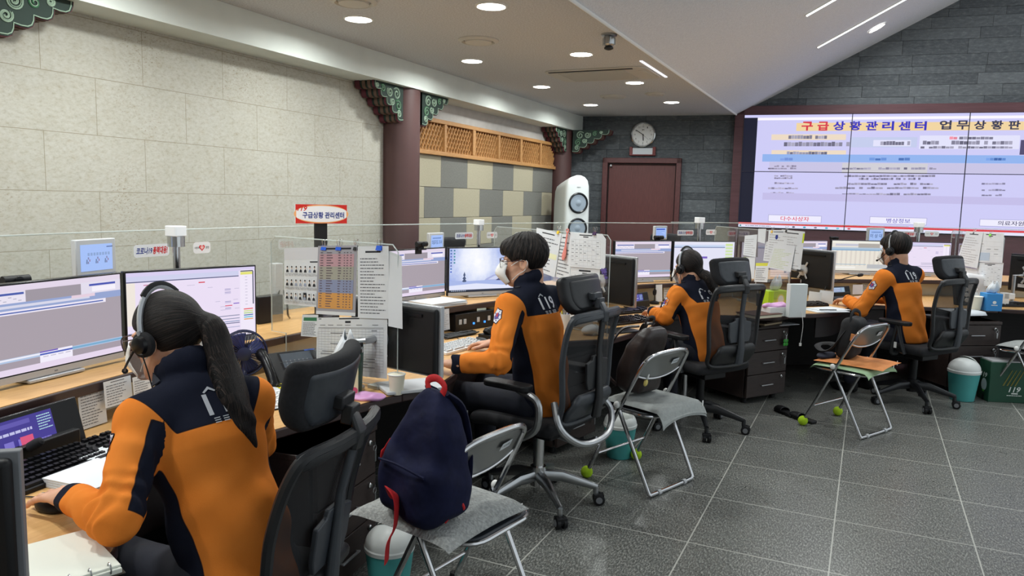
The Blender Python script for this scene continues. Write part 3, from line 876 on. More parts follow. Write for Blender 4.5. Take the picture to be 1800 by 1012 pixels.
# clear acrylic: mostly see-through with a soft mirror on top; milky along the cut edge
def acrylic():
    m = bpy.data.materials.new('clear_acrylic'); m.use_nodes = True; t = m.node_tree
    for x in list(t.nodes): t.nodes.remove(x)
    o = t.nodes.new('ShaderNodeOutputMaterial'); mx = t.nodes.new('ShaderNodeMixShader'); tr = t.nodes.new('ShaderNodeBsdfTransparent')
    gl = t.nodes.new('ShaderNodeBsdfGlossy'); fr = t.nodes.new('ShaderNodeFresnel'); df = t.nodes.new('ShaderNodeBsdfDiffuse'); mx2 = t.nodes.new('ShaderNodeMixShader')
    tr.inputs[0].default_value = (.96, .975, .97, 1); gl.inputs['Roughness'].default_value = .03; fr.inputs[0].default_value = 1.3
    df.inputs[0].default_value = (.7, .7, .72, 1); mx2.inputs[0].default_value = .02
    ml = t.nodes.new('ShaderNodeMath'); ml.operation = 'MULTIPLY'; ml.inputs[1].default_value = .4; t.links.new(fr.outputs[0], ml.inputs[0])
    t.links.new(tr.outputs[0], mx2.inputs[1]); t.links.new(df.outputs[0], mx2.inputs[2])
    t.links.new(ml.outputs[0], mx.inputs[0]); t.links.new(mx2.outputs[0], mx.inputs[1]); t.links.new(gl.outputs[0], mx.inputs[2]); t.links.new(mx.outputs[0], o.inputs[0])
    return m
m_acr = acrylic(); m_acre = M('acrylic_edge', (206, 216, 214), .25, alpha=.55)

Bp = [(-1.30, .45), (-1.73, 2.62), (-1.37, 4.33), (-.51, 6.10), (1.05, 7.55), (3.0, 8.0)]
Qp = [(-2.1, .2), (-2.46, 2.72), (-2.08, 4.72), (-1.06, 6.84), (.86, 8.36), (3.2, 8.95)]
SFm = [[(-2.25, .8), (-2.34, 1.35), (-2.41, 1.83), (-2.46, 2.3)], [(-2.44, 3.2), (-2.294, 3.96), (-2.16, 4.51)], [(-1.93, 5.3), (-1.686, 5.96), (-1.465, 6.29)], [(-.70, 7.30), (-.269, 7.635), (.40, 8.07)], [(1.5, 8.62), (2.3, 8.8)]]
FRm = [[(-1.44, .9), (-1.49, 1.06), (-1.565, 1.155), (-1.72, 1.22), (-1.83, 1.4), (-1.87, 1.65), (-1.845, 1.92), (-1.80, 2.2), (-1.765, 2.486)],
       [(-1.70, 2.72), (-1.69, 2.87), (-1.735, 3.09), (-1.82, 3.25), (-1.86, 3.5), (-1.80, 3.75), (-1.66, 4.0), (-1.5, 4.2)],
       [(-1.33, 4.55), (-1.29, 4.78), (-1.28, 4.98), (-1.31, 5.2), (-1.28, 5.48), (-1.14, 5.68), (-.95, 5.76), (-.74, 5.86), (-.58, 5.95)],
       [(-.43, 6.20), (-.318, 6.29), (-.19, 6.47), (-.13, 6.72), (-.04, 6.98), (.15, 7.16), (.42, 7.27), (.75, 7.38)],
       [(1.30, 7.60), (1.7, 7.75), (2.3, 7.85)]]
desk_lab = ['nearest desk, with a phone and keyboard, cut by the left edge of the picture', 'second desk, of the man with the white mouse keyboard and the papers stack',
            'third desk, of the ponytailed woman further back, with two black keyboards', 'fourth desk, of the man sitting before the video wall', 'fifth desk, at the right edge behind the blue tissue box']
def strip(mb, pts, z0, z1, th):
    """upright board along a polyline"""
    n = len(pts); L = []; R = []
    for i in range(n):
        a = Vector(pts[max(i-1, 0)]); b_ = Vector(pts[min(i+1, n-1)]); d = (b_-a).normalized(); nn = Vector((-d.y, d.x))*th/2; p = Vector(pts[i])
        L.append(p+nn); R.append(p-nn)
    rows = [[(p.x, p.y, z0) for p in L]+[(p.x, p.y, z0) for p in R[::-1]], [(p.x, p.y, z1) for p in L]+[(p.x, p.y, z1) for p in R[::-1]]]
    k = 2*n; o = []
    vs = rows[0]+rows[1]; fs = [(i, (i+1) % k, k+(i+1) % k, k+i) for i in range(k)]
    for i in range(n-1):
        fs.append((k+i, k+i+1, k+k-2-i, k+k-1-i)); fs.append((i+1, i, k-1-i, k-2-i))
    mb.add(vs, fs)
def sm2(pts, k=5): return [(p.x, p.y) for p in spline([(x, y, 0) for x, y in pts], k)]
for k in range(5):
    fr = sm2([Bp[k]]+FRm[k]+[Bp[k+1]]); sf = sm2([Qp[k]]+SFm[k]+[Qp[k+1]])
    cx, cy = Bp[k]
    t = thing('desk', desk_lab[k], 'desk', (0, 0, 0), group='dispatch desks in a ring')
    bk = [outw(p, .22) for p in sf]
    def inset(poly, d):
        c = Vector((sum(p[0] for p in poly)/len(poly), sum(p[1] for p in poly)/len(poly)))
        return poly
    q = MB(); q.prism(fr+bk[::-1], ZD-.038, ZD-.002); q.build('edge_band', m_edge, t, bevel=.006)
    fi = [outw(p, .006) for p in fr]
    q = MB(); q.prism(fi+bk[::-1], ZD-.004, ZD); q.build('worktop', m_wood, t, smooth=0)
    SDEP = [.58, .58, .58, .90, .75][k]
    bs = [outw(p, SDEP) for p in sf]
    q = MB(); q.prism(sf+bs[::-1], ZS-.04, ZS-.002); q.build('shelf_edge', m_edge, t, bevel=.006)
    q = MB(); q.prism([outw(p, .005) for p in sf]+bs[::-1], ZS-.004, ZS); q.build('shelf', m_wood, t, smooth=0)
    q = MB(); strip(q, [outw(p, .14) for p in sf], ZD, ZS-.04, .02); q.build('fascia', m_cream, t, smooth=20)
    q = MB(); strip(q, [outw(p, .17) for p in sf], .03, ZD-.038, .025); strip(q, [outw(p, SDEP-.02) for p in sf], .03, ZS-.04, .03); q.build('modesty_panel', m_dark, t, smooth=20)
    q = MB(); strip(q, [outw(p, .05) for p in fr[len(fr)//4:len(fr)*7//10]], ZD-.20, ZD-.038, .016); q.build('apron', m_dark, t, smooth=20)
    for e in (0, 1):
        b0, q0 = Vector(Bp[k+e]), Vector(Qp[k+e]); d = (q0-b0).normalized(); s_ = Vector((-d.y, d.x))*(.03 if e == 0 else -.03)
        s_ = -s_
        pa = b0+d*.42+s_; pb = q0+d*.15+s_
        q = MB(); strip(q, [tuple(pa), tuple(pb)], .0, ZD-.038, .025); q.build('end_panel', m_dark, t, smooth=0)
    mid = Vector(outw(fr[len(fr)*2//3], .28)); q = MB(); q.lathe([(.03, .0), (.03, ZD-.04)], 16, Matrix.Translation((mid.x, mid.y, 0))); q.lathe([(.09, 0), (.09, .012), (.03, .02)], 20, Matrix.Translation((mid.x, mid.y, 0)))
    q.build('leg', m_chrome, t)
    # acrylic screen behind the monitors
    if k < 5:
        pl = [outw(p, SDEP-.05) for p in sf]
        q = MB(); n_ = len(pl)
        for i in range(n_-1):
            a, c = pl[i], pl[i+1]
            q.mat(0).add([(a[0], a[1], ZS+.02), (c[0], c[1], ZS+.02), (c[0], c[1], 1.362), (a[0], a[1], 1.362)], [(0, 1, 2, 3)])
        q.mat(1)
        q.tube([(p[0], p[1], 1.362) for p in pl], .0035, 6)
        o = q.build('acrylic_screen', [m_acr, m_acre], smooth=60)
        for i in (0, -1):
            pass
        tag(o, ['clear acrylic screen behind the nearest desk, before the limestone wall', 'clear acrylic screen behind the second desk, before the checkered panels', 'clear acrylic screen behind the third desk, before the dark red door',
                'clear acrylic screen behind the fourth desk, before the video wall', 'clear acrylic screen behind the fifth desk at the right edge'][k], 'acrylic screen', 'acrylic screens behind the monitors')
        f_ = MB()
        for i in range(0, n_, 7): f_.box((pl[i][0], pl[i][1], ZS+.02), (.03, .03, .04))
        f_.build('foot', m_alu, o)
# partitions between desks
part_lab = ['', 'clear acrylic partition between the first and second desk, hung with clipped papers', 'clear acrylic partition between the second and third desk, with a pink shoehorn on it',
            'clear acrylic partition between the third and fourth desk, covered in overlapping sheets', 'clear acrylic partition at the right edge, with the green clip on its papers']
PFR = {}
PLEN = {1: .95, 2: 1.0, 3: 1.0, 4: .9}
for k in range(1, 5):
    b0, q0 = Vector(Bp[k]), Vector(Qp[k]); d = (q0-b0).normalized(); Lq = (q0-b0).length
    # local frame: x from the inner edge outwards, y up, z = side facing the camera
    xx = Vector((d.x, d.y, 0)); yy = Vector((0, 0, 1)); zz = xx.cross(yy)
    # picture frame: x runs from outer end to the inner end, so that sheets read left to right
    ox = b0+d*.03
    T = Matrix(((-xx.x, 0, -zz.x, ox.x), (-xx.y, 0, -zz.y, ox.y), (0, 1, 0, 0), (0, 0, 0, 1)))
    PFR[k] = T
    t = thing('acrylic_partition', part_lab[k], 'acrylic partition'); t.matrix_world = T; tag(t, part_lab[k], 'acrylic partition', 'acrylic partitions between desks')
    L = Lq+{1: .06, 2: .42, 3: .36, 4: .42}[k]; zt = 1.345
    poly = [(0, ZD+.012), (-(Lq-.04), ZD+.012), (-(Lq-.04), ZS+.012), (-L, ZS+.012), (-L, zt-.03), (-L+.03, zt), (-.03, zt), (0, zt-.03)]
    q = MB(); q.mat(0); q.add([(x, y, 0) for x, y in poly], [tuple(range(len(poly)))]); q.build('sheet', m_acr, t, smooth=0)
    q = MB(); q.tube([(x, y, 0) for x, y in poly], .0032, 6, closed=True); q.build('edge', m_acre, t)
    q = MB(); q.box((-.12, ZD+.008, 0), (.06, .016, .05)); q.box((-Lq+.2, ZD+.008, 0), (.06, .016, .05)); q.build('foot', m_acre, t, bevel=.002)

# ================================================================== MONITORS
def g(r, g_, b_): return emitm((r, g_, b_), 1.0)
def ui_grey(f, w, h):
    def R(x0, y0, x1, y1, c): f.rect((x0-.5)*w, (.5-y1)*h, (x1-.5)*w, (.5-y0)*h, c)
    R(0, 0, 1, 1, g(168, 158, 168)); R(0, 0, 1, .075, g(226, 214, 232)); R(0, .075, .33, .2, g(232, 226, 240)); R(.03, .085, .32, .11, g(74, 92, 170))
    R(.33, .07, .7, .2, g(158, 150, 160)); R(.7, .06, 1, .2, g(226, 220, 236)); R(.76, .085, .96, .11, g(70, 84, 176)); R(.78, .12, .96, .18, g(244, 240, 250))
    R(0, .2, 1, .28, g(148, 164, 208)); R(.1, .225, .76, .255, g(214, 214, 232)); R(.63, .20, .8, .235, g(228, 206, 222)); R(0, .28, .88, .33, g(236, 230, 244)); R(0, .30, .86, .315, g(84, 104, 176))
    R(0, .81, 1, .855, g(176, 196, 226)); R(0, .815, .5, .835, g(236, 236, 248)); R(.5, .82, 1, .845, g(120, 170, 206)); R(0, .855, 1, .93, g(164, 154, 166))
    R(.4, .8, .62, .93, g(240, 236, 250)); R(.4, .8, .52, .815, g(110, 90, 190)); R(.4, .825, .62, .845, g(76, 96, 186)); R(0, .93, 1, 1, g(228, 214, 236))
    for i in range(4): R(.42+.05*i, .86, .455+.05*i, .87, g(190, 186, 206))
    for i in range(9): R(.04+.03*i, .13+.02*(i % 3), .06+.03*i, .138+.02*(i % 3), g(170, 170, 190))
def ui_map(f, w, h):
    def R(x0, y0, x1, y1, c): f.rect((x0-.5)*w, (.5-y1)*h, (x1-.5)*w, (.5-y0)*h, c)
    R(0, 0, 1, 1, g(234, 222, 244)); R(0, 0, 1, .05, g(216, 206, 240)); R(0, .05, .86, .115, g(206, 208, 236)); R(0, .118, .86, .132, g(84, 92, 130))
    R(0, .135, .06, .7, g(238, 230, 220)); R(.12, .165, .18, .178, g(200, 130, 160)); R(.53, .175, .58, .19, g(214, 56, 70)); R(.44, .21, .5, .216, g(190, 184, 206))
    for (x, y) in ((.74, .3), (.74, .345), (.74, .48), (.74, .575)): R(x, y, x+.05, y+.03, g(206, 196, 226)); R(x, y, x+.05, y+.006, g(150, 146, 190))
    R(.74, .54, .80, .552, g(216, 60, 90)); R(.81, .515, .86, .527, g(110, 70, 190))
    for (x, y) in ((.82, .3), (.81, .46), (.66, .47), (.7, .55), (.82, .59), (.7, .6), (.6, .26), (.3, .3), (.36, .5)): R(x, y, x+.04, y+.007, g(190, 184, 210))
    R(.5, .69, .86, .7, g(110, 120, 150)); R(.5, .735, .86, .745, g(120, 130, 160)); R(0, .80, .86, .812, g(96, 104, 140)); R(.72, .775, .86, .785, g(96, 130, 170)); R(.5, .86, .86, .868, g(150, 160, 196))
    R(.868, .04, .985, 1, g(240, 232, 248)); R(.872, .05, .98, .066, g(84, 84, 96)); R(.872, .07, .98, .11, g(226, 224, 120)); R(.975, .06, .985, .55, g(84, 88, 110))
    for i in range(10): R(.91, .14+.045*i, .93, .146+.045*i, g(170, 166, 190))
    for i, c in enumerate(((228, 80, 80), (208, 220, 130), (170, 210, 110), (60, 110, 170), (80, 190, 210), (224, 160, 90))): R(.895, .61+.03*i, .975, .625+.03*i, g(*c))
def ui_map2(f, w, h):
    def R(x0, y0, x1, y1, c): f.rect((x0-.5)*w, (.5-y1)*h, (x1-.5)*w, (.5-y0)*h, c)
    R(0, 0, 1, 1, g(226, 226, 244)); R(0, .0, 1, .04, g(232, 232, 246)); R(0, .09, .84, .15, g(200, 214, 240)); R(0, .15, .84, .17, g(90, 110, 160)); R(.1, .24, .14, .3, g(220, 96, 96)); R(.45, .42, .55, .48, g(120, 96, 190))
    R(.85, .05, .97, .12, g(206, 226, 160))
    for i in range(7): R(.85, .15+.09*i, .97, .21+.09*i, g(206, 226, 170))
    R(.3, .86, .84, .88, g(130, 140, 180)); R(0, .92, .84, .94, g(130, 150, 190))
def ui_form(f, w, h):
    def R(x0, y0, x1, y1, c): f.rect((x0-.5)*w, (.5-y1)*h, (x1-.5)*w, (.5-y0)*h, c)
    R(0, 0, 1, 1, g(228, 224, 216)); R(0, 0, 1, .08, g(238, 236, 226)); R(.06, .1, .45, .17, g(196, 196, 210)); R(.45, .08, .82, .22, g(176, 170, 164)); R(.84, .1, 1, .2, g(200, 204, 222))
    R(0, .22, 1, .29, g(172, 194, 214)); R(0, .29, 1, .32, g(110, 160, 200)); R(0, .32, 1, .84, g(232, 226, 214))
    for i in range(12): R(.08*i, .32, .08*i+.03, .84, g(220, 212, 202))
    R(0, .78, .6, .8, g(150, 180, 200)); R(.62, .78, 1, .92, g(186, 188, 192)); R(0, .86, .42, .93, g(240, 238, 232)); R(0, .95, 1, 1, g(226, 222, 210))
m_sky = M('wallpaper_sky', (0, 0, 0), .4, emit=(200, 210, 240), es=1.0); n = NT(m_sky)
_v = n.coord('Object', (1, 1, 1)); _sub = n.n('ShaderNodeVectorMath', _operation='DISTANCE'); n.l(_v, _sub.inputs[0]); _sub.inputs[1].default_value = (-.05, 0, .235)
_no = n.noise(_v, 9, 4, .6); _ma = n.n('ShaderNodeMath', _operation='MULTIPLY_ADD'); n.l(_no, _ma.inputs[0]); _ma.inputs[1].default_value = .22; n.l(_sub.outputs[1], _ma.inputs[2])
n.l(n.ramp(_ma.outputs[0], [(.12, (254, 254, 255)), (.22, (226, 232, 250)), (.34, (160, 178, 232)), (.46, (120, 140, 206))]), n.b.inputs['Emission Color'])
def snow(f, w, h):
    def R(x0, y0, x1, y1, c): f.rect((x0-.5)*w, (.5-y1)*h, (x1-.5)*w, (.5-y0)*h, c)
    R(0, 0, 1, .8, m_sky)
    def PG(pts, c): f.poly([((x-.5)*w, (.5-y)*h) for x, y in pts][::-1], c)
    PG([(.55, .72), (.66, .63), (.8, .6), (.95, .56), (1, .55), (1, .8), (.5, .8)], g(170, 178, 222)); PG([(.58, .74), (.68, .66), (.8, .64), (.78, .74)], g(206, 212, 240))
    PG([(.70, .76), (.76, .70), (.84, .71), (.84, .78)], g(70, 72, 110))
    PG([(0, .74), (.3, .76), (.6, .75), (1, .79), (1, .96), (0, .96)], g(168, 184, 232)); PG([(0, .86), (.4, .82), (1, .9), (1, .96), (0, .96)], g(226, 230, 250))
    PG([(.205, .78), (.19, .76), (.212, .72), (.195, .7), (.216, .65), (.205, .62), (.224, .54), (.24, .62), (.23, .65), (.25, .7), (.236, .72), (.256, .76), (.24, .78)], g(72, 86, 120))
    R(0, .96, 1, 1, g(44, 54, 74))
    for i in range(8): R(.012, .03+.07*i, .035, .065+.07*i, g(60+20*(i % 3), 110, 170+10*(i % 4)))
    for i in range(5): R(.06, .03+.07*i, .083, .065+.07*i, g(70, 130+10*(i % 3), 160))
    for i in range(8): R(.03+.028*i, .967, .048+.028*i, .993, g(150, 160, 180))
def monitor(name, label, cx, cy, zb, ang, w, h, ui, group='desk monitors on the shelves', chin=.022, foot=True, frame=None, depth=.03, tilt=0, arm=False):
    """x to the user's right, y away from the user, the screen looks towards -y"""
    t = thing(name, label, 'monitor', (cx, cy, zb), ang, group)
    frame = frame or m_blackg
    q = MB(); q.mat(0).box((0, depth/2, h/2), (w, depth, h)); q.mat(1).box((0, depth+.012, h*.45), (w*.6, .03, h*.5)); q.build('housing', [frame, m_black], t, bevel=.004)
    q = MB(); q.box((0, -.001, chin/2+.002), (w-.004, .006, chin)); q.mat(1).box((0, -.0045, chin*.55), (.012, .002, .004)); q.build('chin', [m_silver, m_grey], t)
    if ui is not None:
        f = Flat(.0001); f.rect(-w/2+.004, -(h-chin)/2+.003, w/2-.004, (h-chin)/2-.004, m_blackg)
        a = Flat(.0001); a.z = .0002; ui(a, w-.016, h-chin-.014)
        T = Matrix(((1, 0, 0, 0), (0, 0, -1, -.0015), (0, 1, 0, chin+(h-chin)/2), (0, 0, 0, 1)))
        f.build('bezel', t, T); a.build('screen', t, T)
    if foot:
        q = MB(); q.box((0, .07, -.006), (.22, .17, .012)); q.box((0, .06, .05), (.07, .02, .14)); q.build('stand', m_silver, t, bevel=.003)
    return t
ZM = .895
def mon_px(u0, v0, u1, v1, **k):
    a, c = P(u0, v0, ZM), P(u1, v1, ZM); d = c-a
    return (a+c)/2, math.atan2(d.y, d.x), d.length
c_, a_, w_ = mon_px(222, 627, 452, 596)
monitor('desk_monitor', 'wide monitor with a white map screen behind the nearest woman and the fan', c_.x, c_.y, ZM, a_, w_, .335, ui_map)
r = P(218, 628, ZM); a_ = rad(96.5); w_ = .60
monitor('desk_monitor', 'wide monitor with grey windows at the left edge, with a webcam on top', r.x-math.cos(a_)*w_/2, r.y-math.sin(a_)*w_/2, ZM, a_, w_, .335, ui_grey)
r = P(782, 519.5, ZM); a_ = rad(79); w_ = .58
monitor('desk_monitor', 'monitor with grey windows partly behind the hanging white sheets of the second desk', r.x-math.cos(a_)*w_/2, r.y-math.sin(a_)*w_/2, ZM, a_, w_, .325, ui_grey)
l = P(787, 521, ZM); a_ = rad(56); w_ = .52
monitor('desk_monitor', 'monitor with a blue snowy landscape before the man in glasses', l.x+math.cos(a_)*w_/2, l.y+math.sin(a_)*w_/2, ZM, a_, w_, .325, snow)
r = P(1178, 491.5, ZM); a_ = rad(52); w_ = .585
monitor('desk_monitor', 'monitor with grey windows behind the dark upright monitor of the third desk', r.x-math.cos(a_)*w_/2, r.y-math.sin(a_)*w_/2, ZM, a_, w_, .335, ui_grey)
l = P(1181, 492, ZM); a_ = rad(42); w_ = .60
monitor('desk_monitor', 'monitor with a white map and a green list behind the ponytailed woman in a headset', l.x+math.cos(a_)*w_/2, l.y+math.sin(a_)*w_/2, ZM, a_, w_, .335, ui_map2)
for (u0, v0, u1, v1, ui, lab) in ((1457, 479.5, 1563, 481.5, ui_form, 'monitor with a pale form before the man in the headset at the fourth desk'), (1564, 481.5, 1669, 484, ui_map, 'monitor with a white map right of the man in the headset'), ):
    c_, a_, w_ = mon_px(u0, v0, u1, v1)
    monitor('desk_monitor', lab, c_.x, c_.y, ZM, a_, w_*.99, .33, ui)
r = P(1455, 479, ZM); a_ = rad(47); w_ = .5
monitor('desk_monitor', 'monitor half hidden behind the dark upright monitor of the fourth desk', r.x-math.cos(a_)*w_/2-.02, r.y-math.sin(a_)*w_/2, ZM, a_, w_, .32, ui_grey)

# side monitors on arms: their backs and slim grey edges face the picture
def side_monitor(label, right, ang, w, h, zb, edge):
    """right: the corner nearest the aisle; ang: direction from that corner along the screen"""
    d = Vector((math.cos(ang), math.sin(ang)))
    t = thing('side_monitor', label, 'monitor', (right[0], right[1], zb), ang, 'side monitors turned from the aisle')
    # local x along the screen from the near corner, the screen looks to -y, its back to +y
    q = MB(); q.mat(0).box((w/2, 0, h/2), (w, .022, h)); q.build('frame', edge, t, bevel=.003)
    q = MB(); q.box((w/2, .022, h/2), (w-.02, .03, h-.02)); q.build('back_cover', m_black, t, bevel=.012, seg=3)
    q = MB(); q.box((w/2, .04, h*.86), (w*.7, .006, .012)); q.build('vent_slot', m_blackg, t)
    f = Flat(.0002); f.rect(.012, .014, w-.012, h-.012, g(120, 124, 150)); f.lines(.03, .03, w-.03, h-.03, 12, g(190, 190, 206), .4)
    f.build('screen', t, Matrix(((1, 0, 0, 0), (0, 0, -1, -.0118), (0, 1, 0, 0), (0, 0, 0, 1))))
    q = MB(); q.lathe([(.05, 0), (.05, .012), (.02, .02)], 16, Matrix.Translation((w*.62, .037, h*.45)) @ Matrix.Rotation(-PI/2, 4, 'X'))
    for s1 in (-1, 1):
        for s2 in (-1, 1): q.tube([(w*.62, .046, h*.45), (w*.62+s1*.05, .05, h*.45+s2*.075)], .010, 8, flat=.5)
    q.build('vesa_plate', m_silver, t)
    q = MB(); q.tube([(w*.62, .05, h*.45), (w*.62, .13, h*.45), (w*.72, .16, h*.45), (w*.72, .16, ZD-zb+.0)], .016, 10); q.lathe([(.06, 0), (.06, .015), (.02, .02)], 16, Matrix.Translation((w*.72, .16, ZD-zb+.0))); q.build('arm', m_alu, t)
    q = MB(); q.box((w*.72, .041, h*.16), (.07, .004, .03)); q.build('rating_label', m_lgrey, t)
    return t
p = P(777, 665, .80)
side_monitor('black back of a silver edged monitor left of the man in glasses', (p.x, p.y), rad(170), .52, .30, .80, m_silver)
p = P(1117, 541, .80)
side_monitor('black back of an upright monitor left of the ponytailed woman further back', (p.x, p.y), rad(154), .50, .36, .80, m_silver)
p = P(1464, 512, .80)
side_monitor('black back of an upright monitor left of the man before the video wall', (p.x, p.y), rad(142), .50, .36, .80, m_silver)
side_monitor('dark monitor with a thick grey edge at the bottom left corner', (-1.416, .853), rad(222), .52, .29, .765, m_grey)
side_monitor('black back of a monitor cut by the right edge of the picture', (1.60, 8.0), rad(140), .5, .34, .82, m_blackg)

# ================================================================== PEDESTALS
m_ped = noisy('pedestal_wood', (62, 50, 47), (50, 40, 38), 16, .45, stretch=(.8, 6, 6))
def pedestal(label, left, ang, w=.45, h=.615, dp=.52, fob=False):
    t = thing('drawer_pedestal', label, 'drawer unit', (left[0], left[1], 0), ang, 'drawer pedestals under the desks')
    q = MB(); q.box((w/2, dp/2+.02, .05+(h-.05)/2), (w-.004, dp-.02, h-.05)); q.box((w/2, dp/2, h-.012), (w, dp+.02, .024)); q.build('body', m_ped, t, bevel=.003)
    for x in (.06, w-.06):
        for y in (.07, dp-.05):
            q = MB(); q.lathe([(.022, 0), (.022, .03), (.03, .034), (.03, .05)], 14, Matrix.Translation((x, y, 0))); q.build('caster', m_black, t)
    hh = (h-.024-.055)/3
    for i in range(3):
        z = .052+hh*i
        q = MB(); q.box((w/2, .006, z+hh/2), (w-.006, .02, hh-.005)); d = q.build('drawer', m_ped, t, bevel=.003)
        q = MB(); q.box((w*.5, -.016, z+hh*.5), (.13, .010, .008)); q.box((w*.5-.06, -.01, z+hh*.5), (.008, .014, .006)); q.box((w*.5+.06, -.01, z+hh*.5), (.008, .014, .006)); q.build('handle', m_silver, d, bevel=.002)
        T = Matrix.Translation((w-.06, -.004, z+hh*.80)) @ Matrix.Rotation(PI/2, 4, 'X')
        q = MB(); q.lathe([(.013, 0), (.013, .008), (.009, .012)], 14, T); q.build('lock', m_chrome, d)
        if i > 0 or not fob:
            q = MB(); q.box((w-.06, -.022, z+hh*.79), (.004, .02, .016)); q.tube([(w-.06+.012*math.cos(a_), -.03, z+hh*.79-.016+.012*math.sin(a_)) for a_ in [PI*2*j/10 for j in range(10)]], .0015, 5, closed=True); q.box((w-.058, -.031, z+hh*.79-.05), (.012, .003, .045)); q.build('key', m_alu, d)
    return t
pedestal('drawer pedestal under the nearest desk, beside the navy backpack', (-1.718, 2.05), rad(98))
pedestal('drawer pedestal right of the man in glasses, behind the teal bin', (-1.62, 4.13), rad(78), fob=False)
pd = pedestal('drawer pedestal with a green clover key fob beside the ponytailed woman', (-.775, 5.955), rad(56.5), fob=True)
pedestal('drawer pedestal right of the man before the video wall', (.70, 7.25), rad(34))
# clover key fob hanging from the third pedestal's top lock
t = thing('key_fob', 'green clover shaped key fob hanging from the drawer lock', 'key fob', pd.matrix_world @ Vector((0, 0, 0)), rad(56.5))
t.location = Vector((-.775, 5.955, 0))+Matrix.Rotation(rad(56.5), 3, 'Z') @ Vector((.39, -.03, .535))
q = MB(); q.tube([(.01*math.cos(a_), 0, .01*math.sin(a_)) for a_ in [PI*2*j/10 for j in range(10)]], .002, 5, closed=True); q.tube([(0, 0, -.01), (.002, 0, -.035)], .003, 5); q.build('ring', m_alu, t)
q = MB()
for (x, z) in ((-.014, -.05), (.014, -.05), (-.014, -.078), (.014, -.078)): q.sphere((x, 0, z), (.015, .006, .015), n=10, m=6)
q.build('clover', paint((70, 176, 70), .4), t)
# ================================================================== OFFICE CHAIRS
m_mesh = M('chair_mesh', (30, 31, 34), .8, alpha=.82)
n = NT(m_mesh); ck = n.n('ShaderNodeTexChecker', Scale=260.0); n.l(n.coord('Object', (1, 1, 1)), ck.inputs['Vector'])
n.l(n.ramp(ck.outputs[1], [(0, (36, 37, 40)), (1, (20, 21, 23))]), n.b.inputs['Base Color'])
m_fab = noisy('seat_fabric', (30, 30, 34), (22, 22, 25), 120, .9, bump=.2, bscale=400, dist=.001)
m_pls = noisy('chair_plastic', (32, 33, 36), (27, 28, 31), 40, .42)
m_plg = noisy('chair_plastic_grey', (58, 62, 68), (50, 54, 60), 40, .4)
m_leath = noisy('headrest_leather', (26, 26, 29), (20, 20, 23), 60, .38, bump=.1, bscale=120, dist=.001)
def back_y(z): return float(np.interp(z, [.42, .50, .62, .78, .92, 1.02], [-.185, -.225, -.262, -.258, -.275, -.305]))
def bend_pad(w, h, d, curve, zc, yc, tilt):
    ct, st_ = math.cos(tilt), math.sin(tilt)
    def fn(Q):
        y = Q[:, 1]-yc; z = Q[:, 2]-zc
        y2 = ct*y+st_*z; z2 = -st_*y+ct*z
        y2 = y2-curve*Q[:, 0]**2+.5*z2*z2
        q = np.stack([Q[:, 0], y2, z2], 1)
        wz = w/2*(1-.25*np.clip(-z2/(h/2), 0, 1)**2)
        q[:, 0] = q[:, 0]*(w/2)/wz
        return dbox(q, (0, 0, 0), (w/2, d/2, h/2), min(d/2*.98, .03))-.0
    return fn
CH = {}
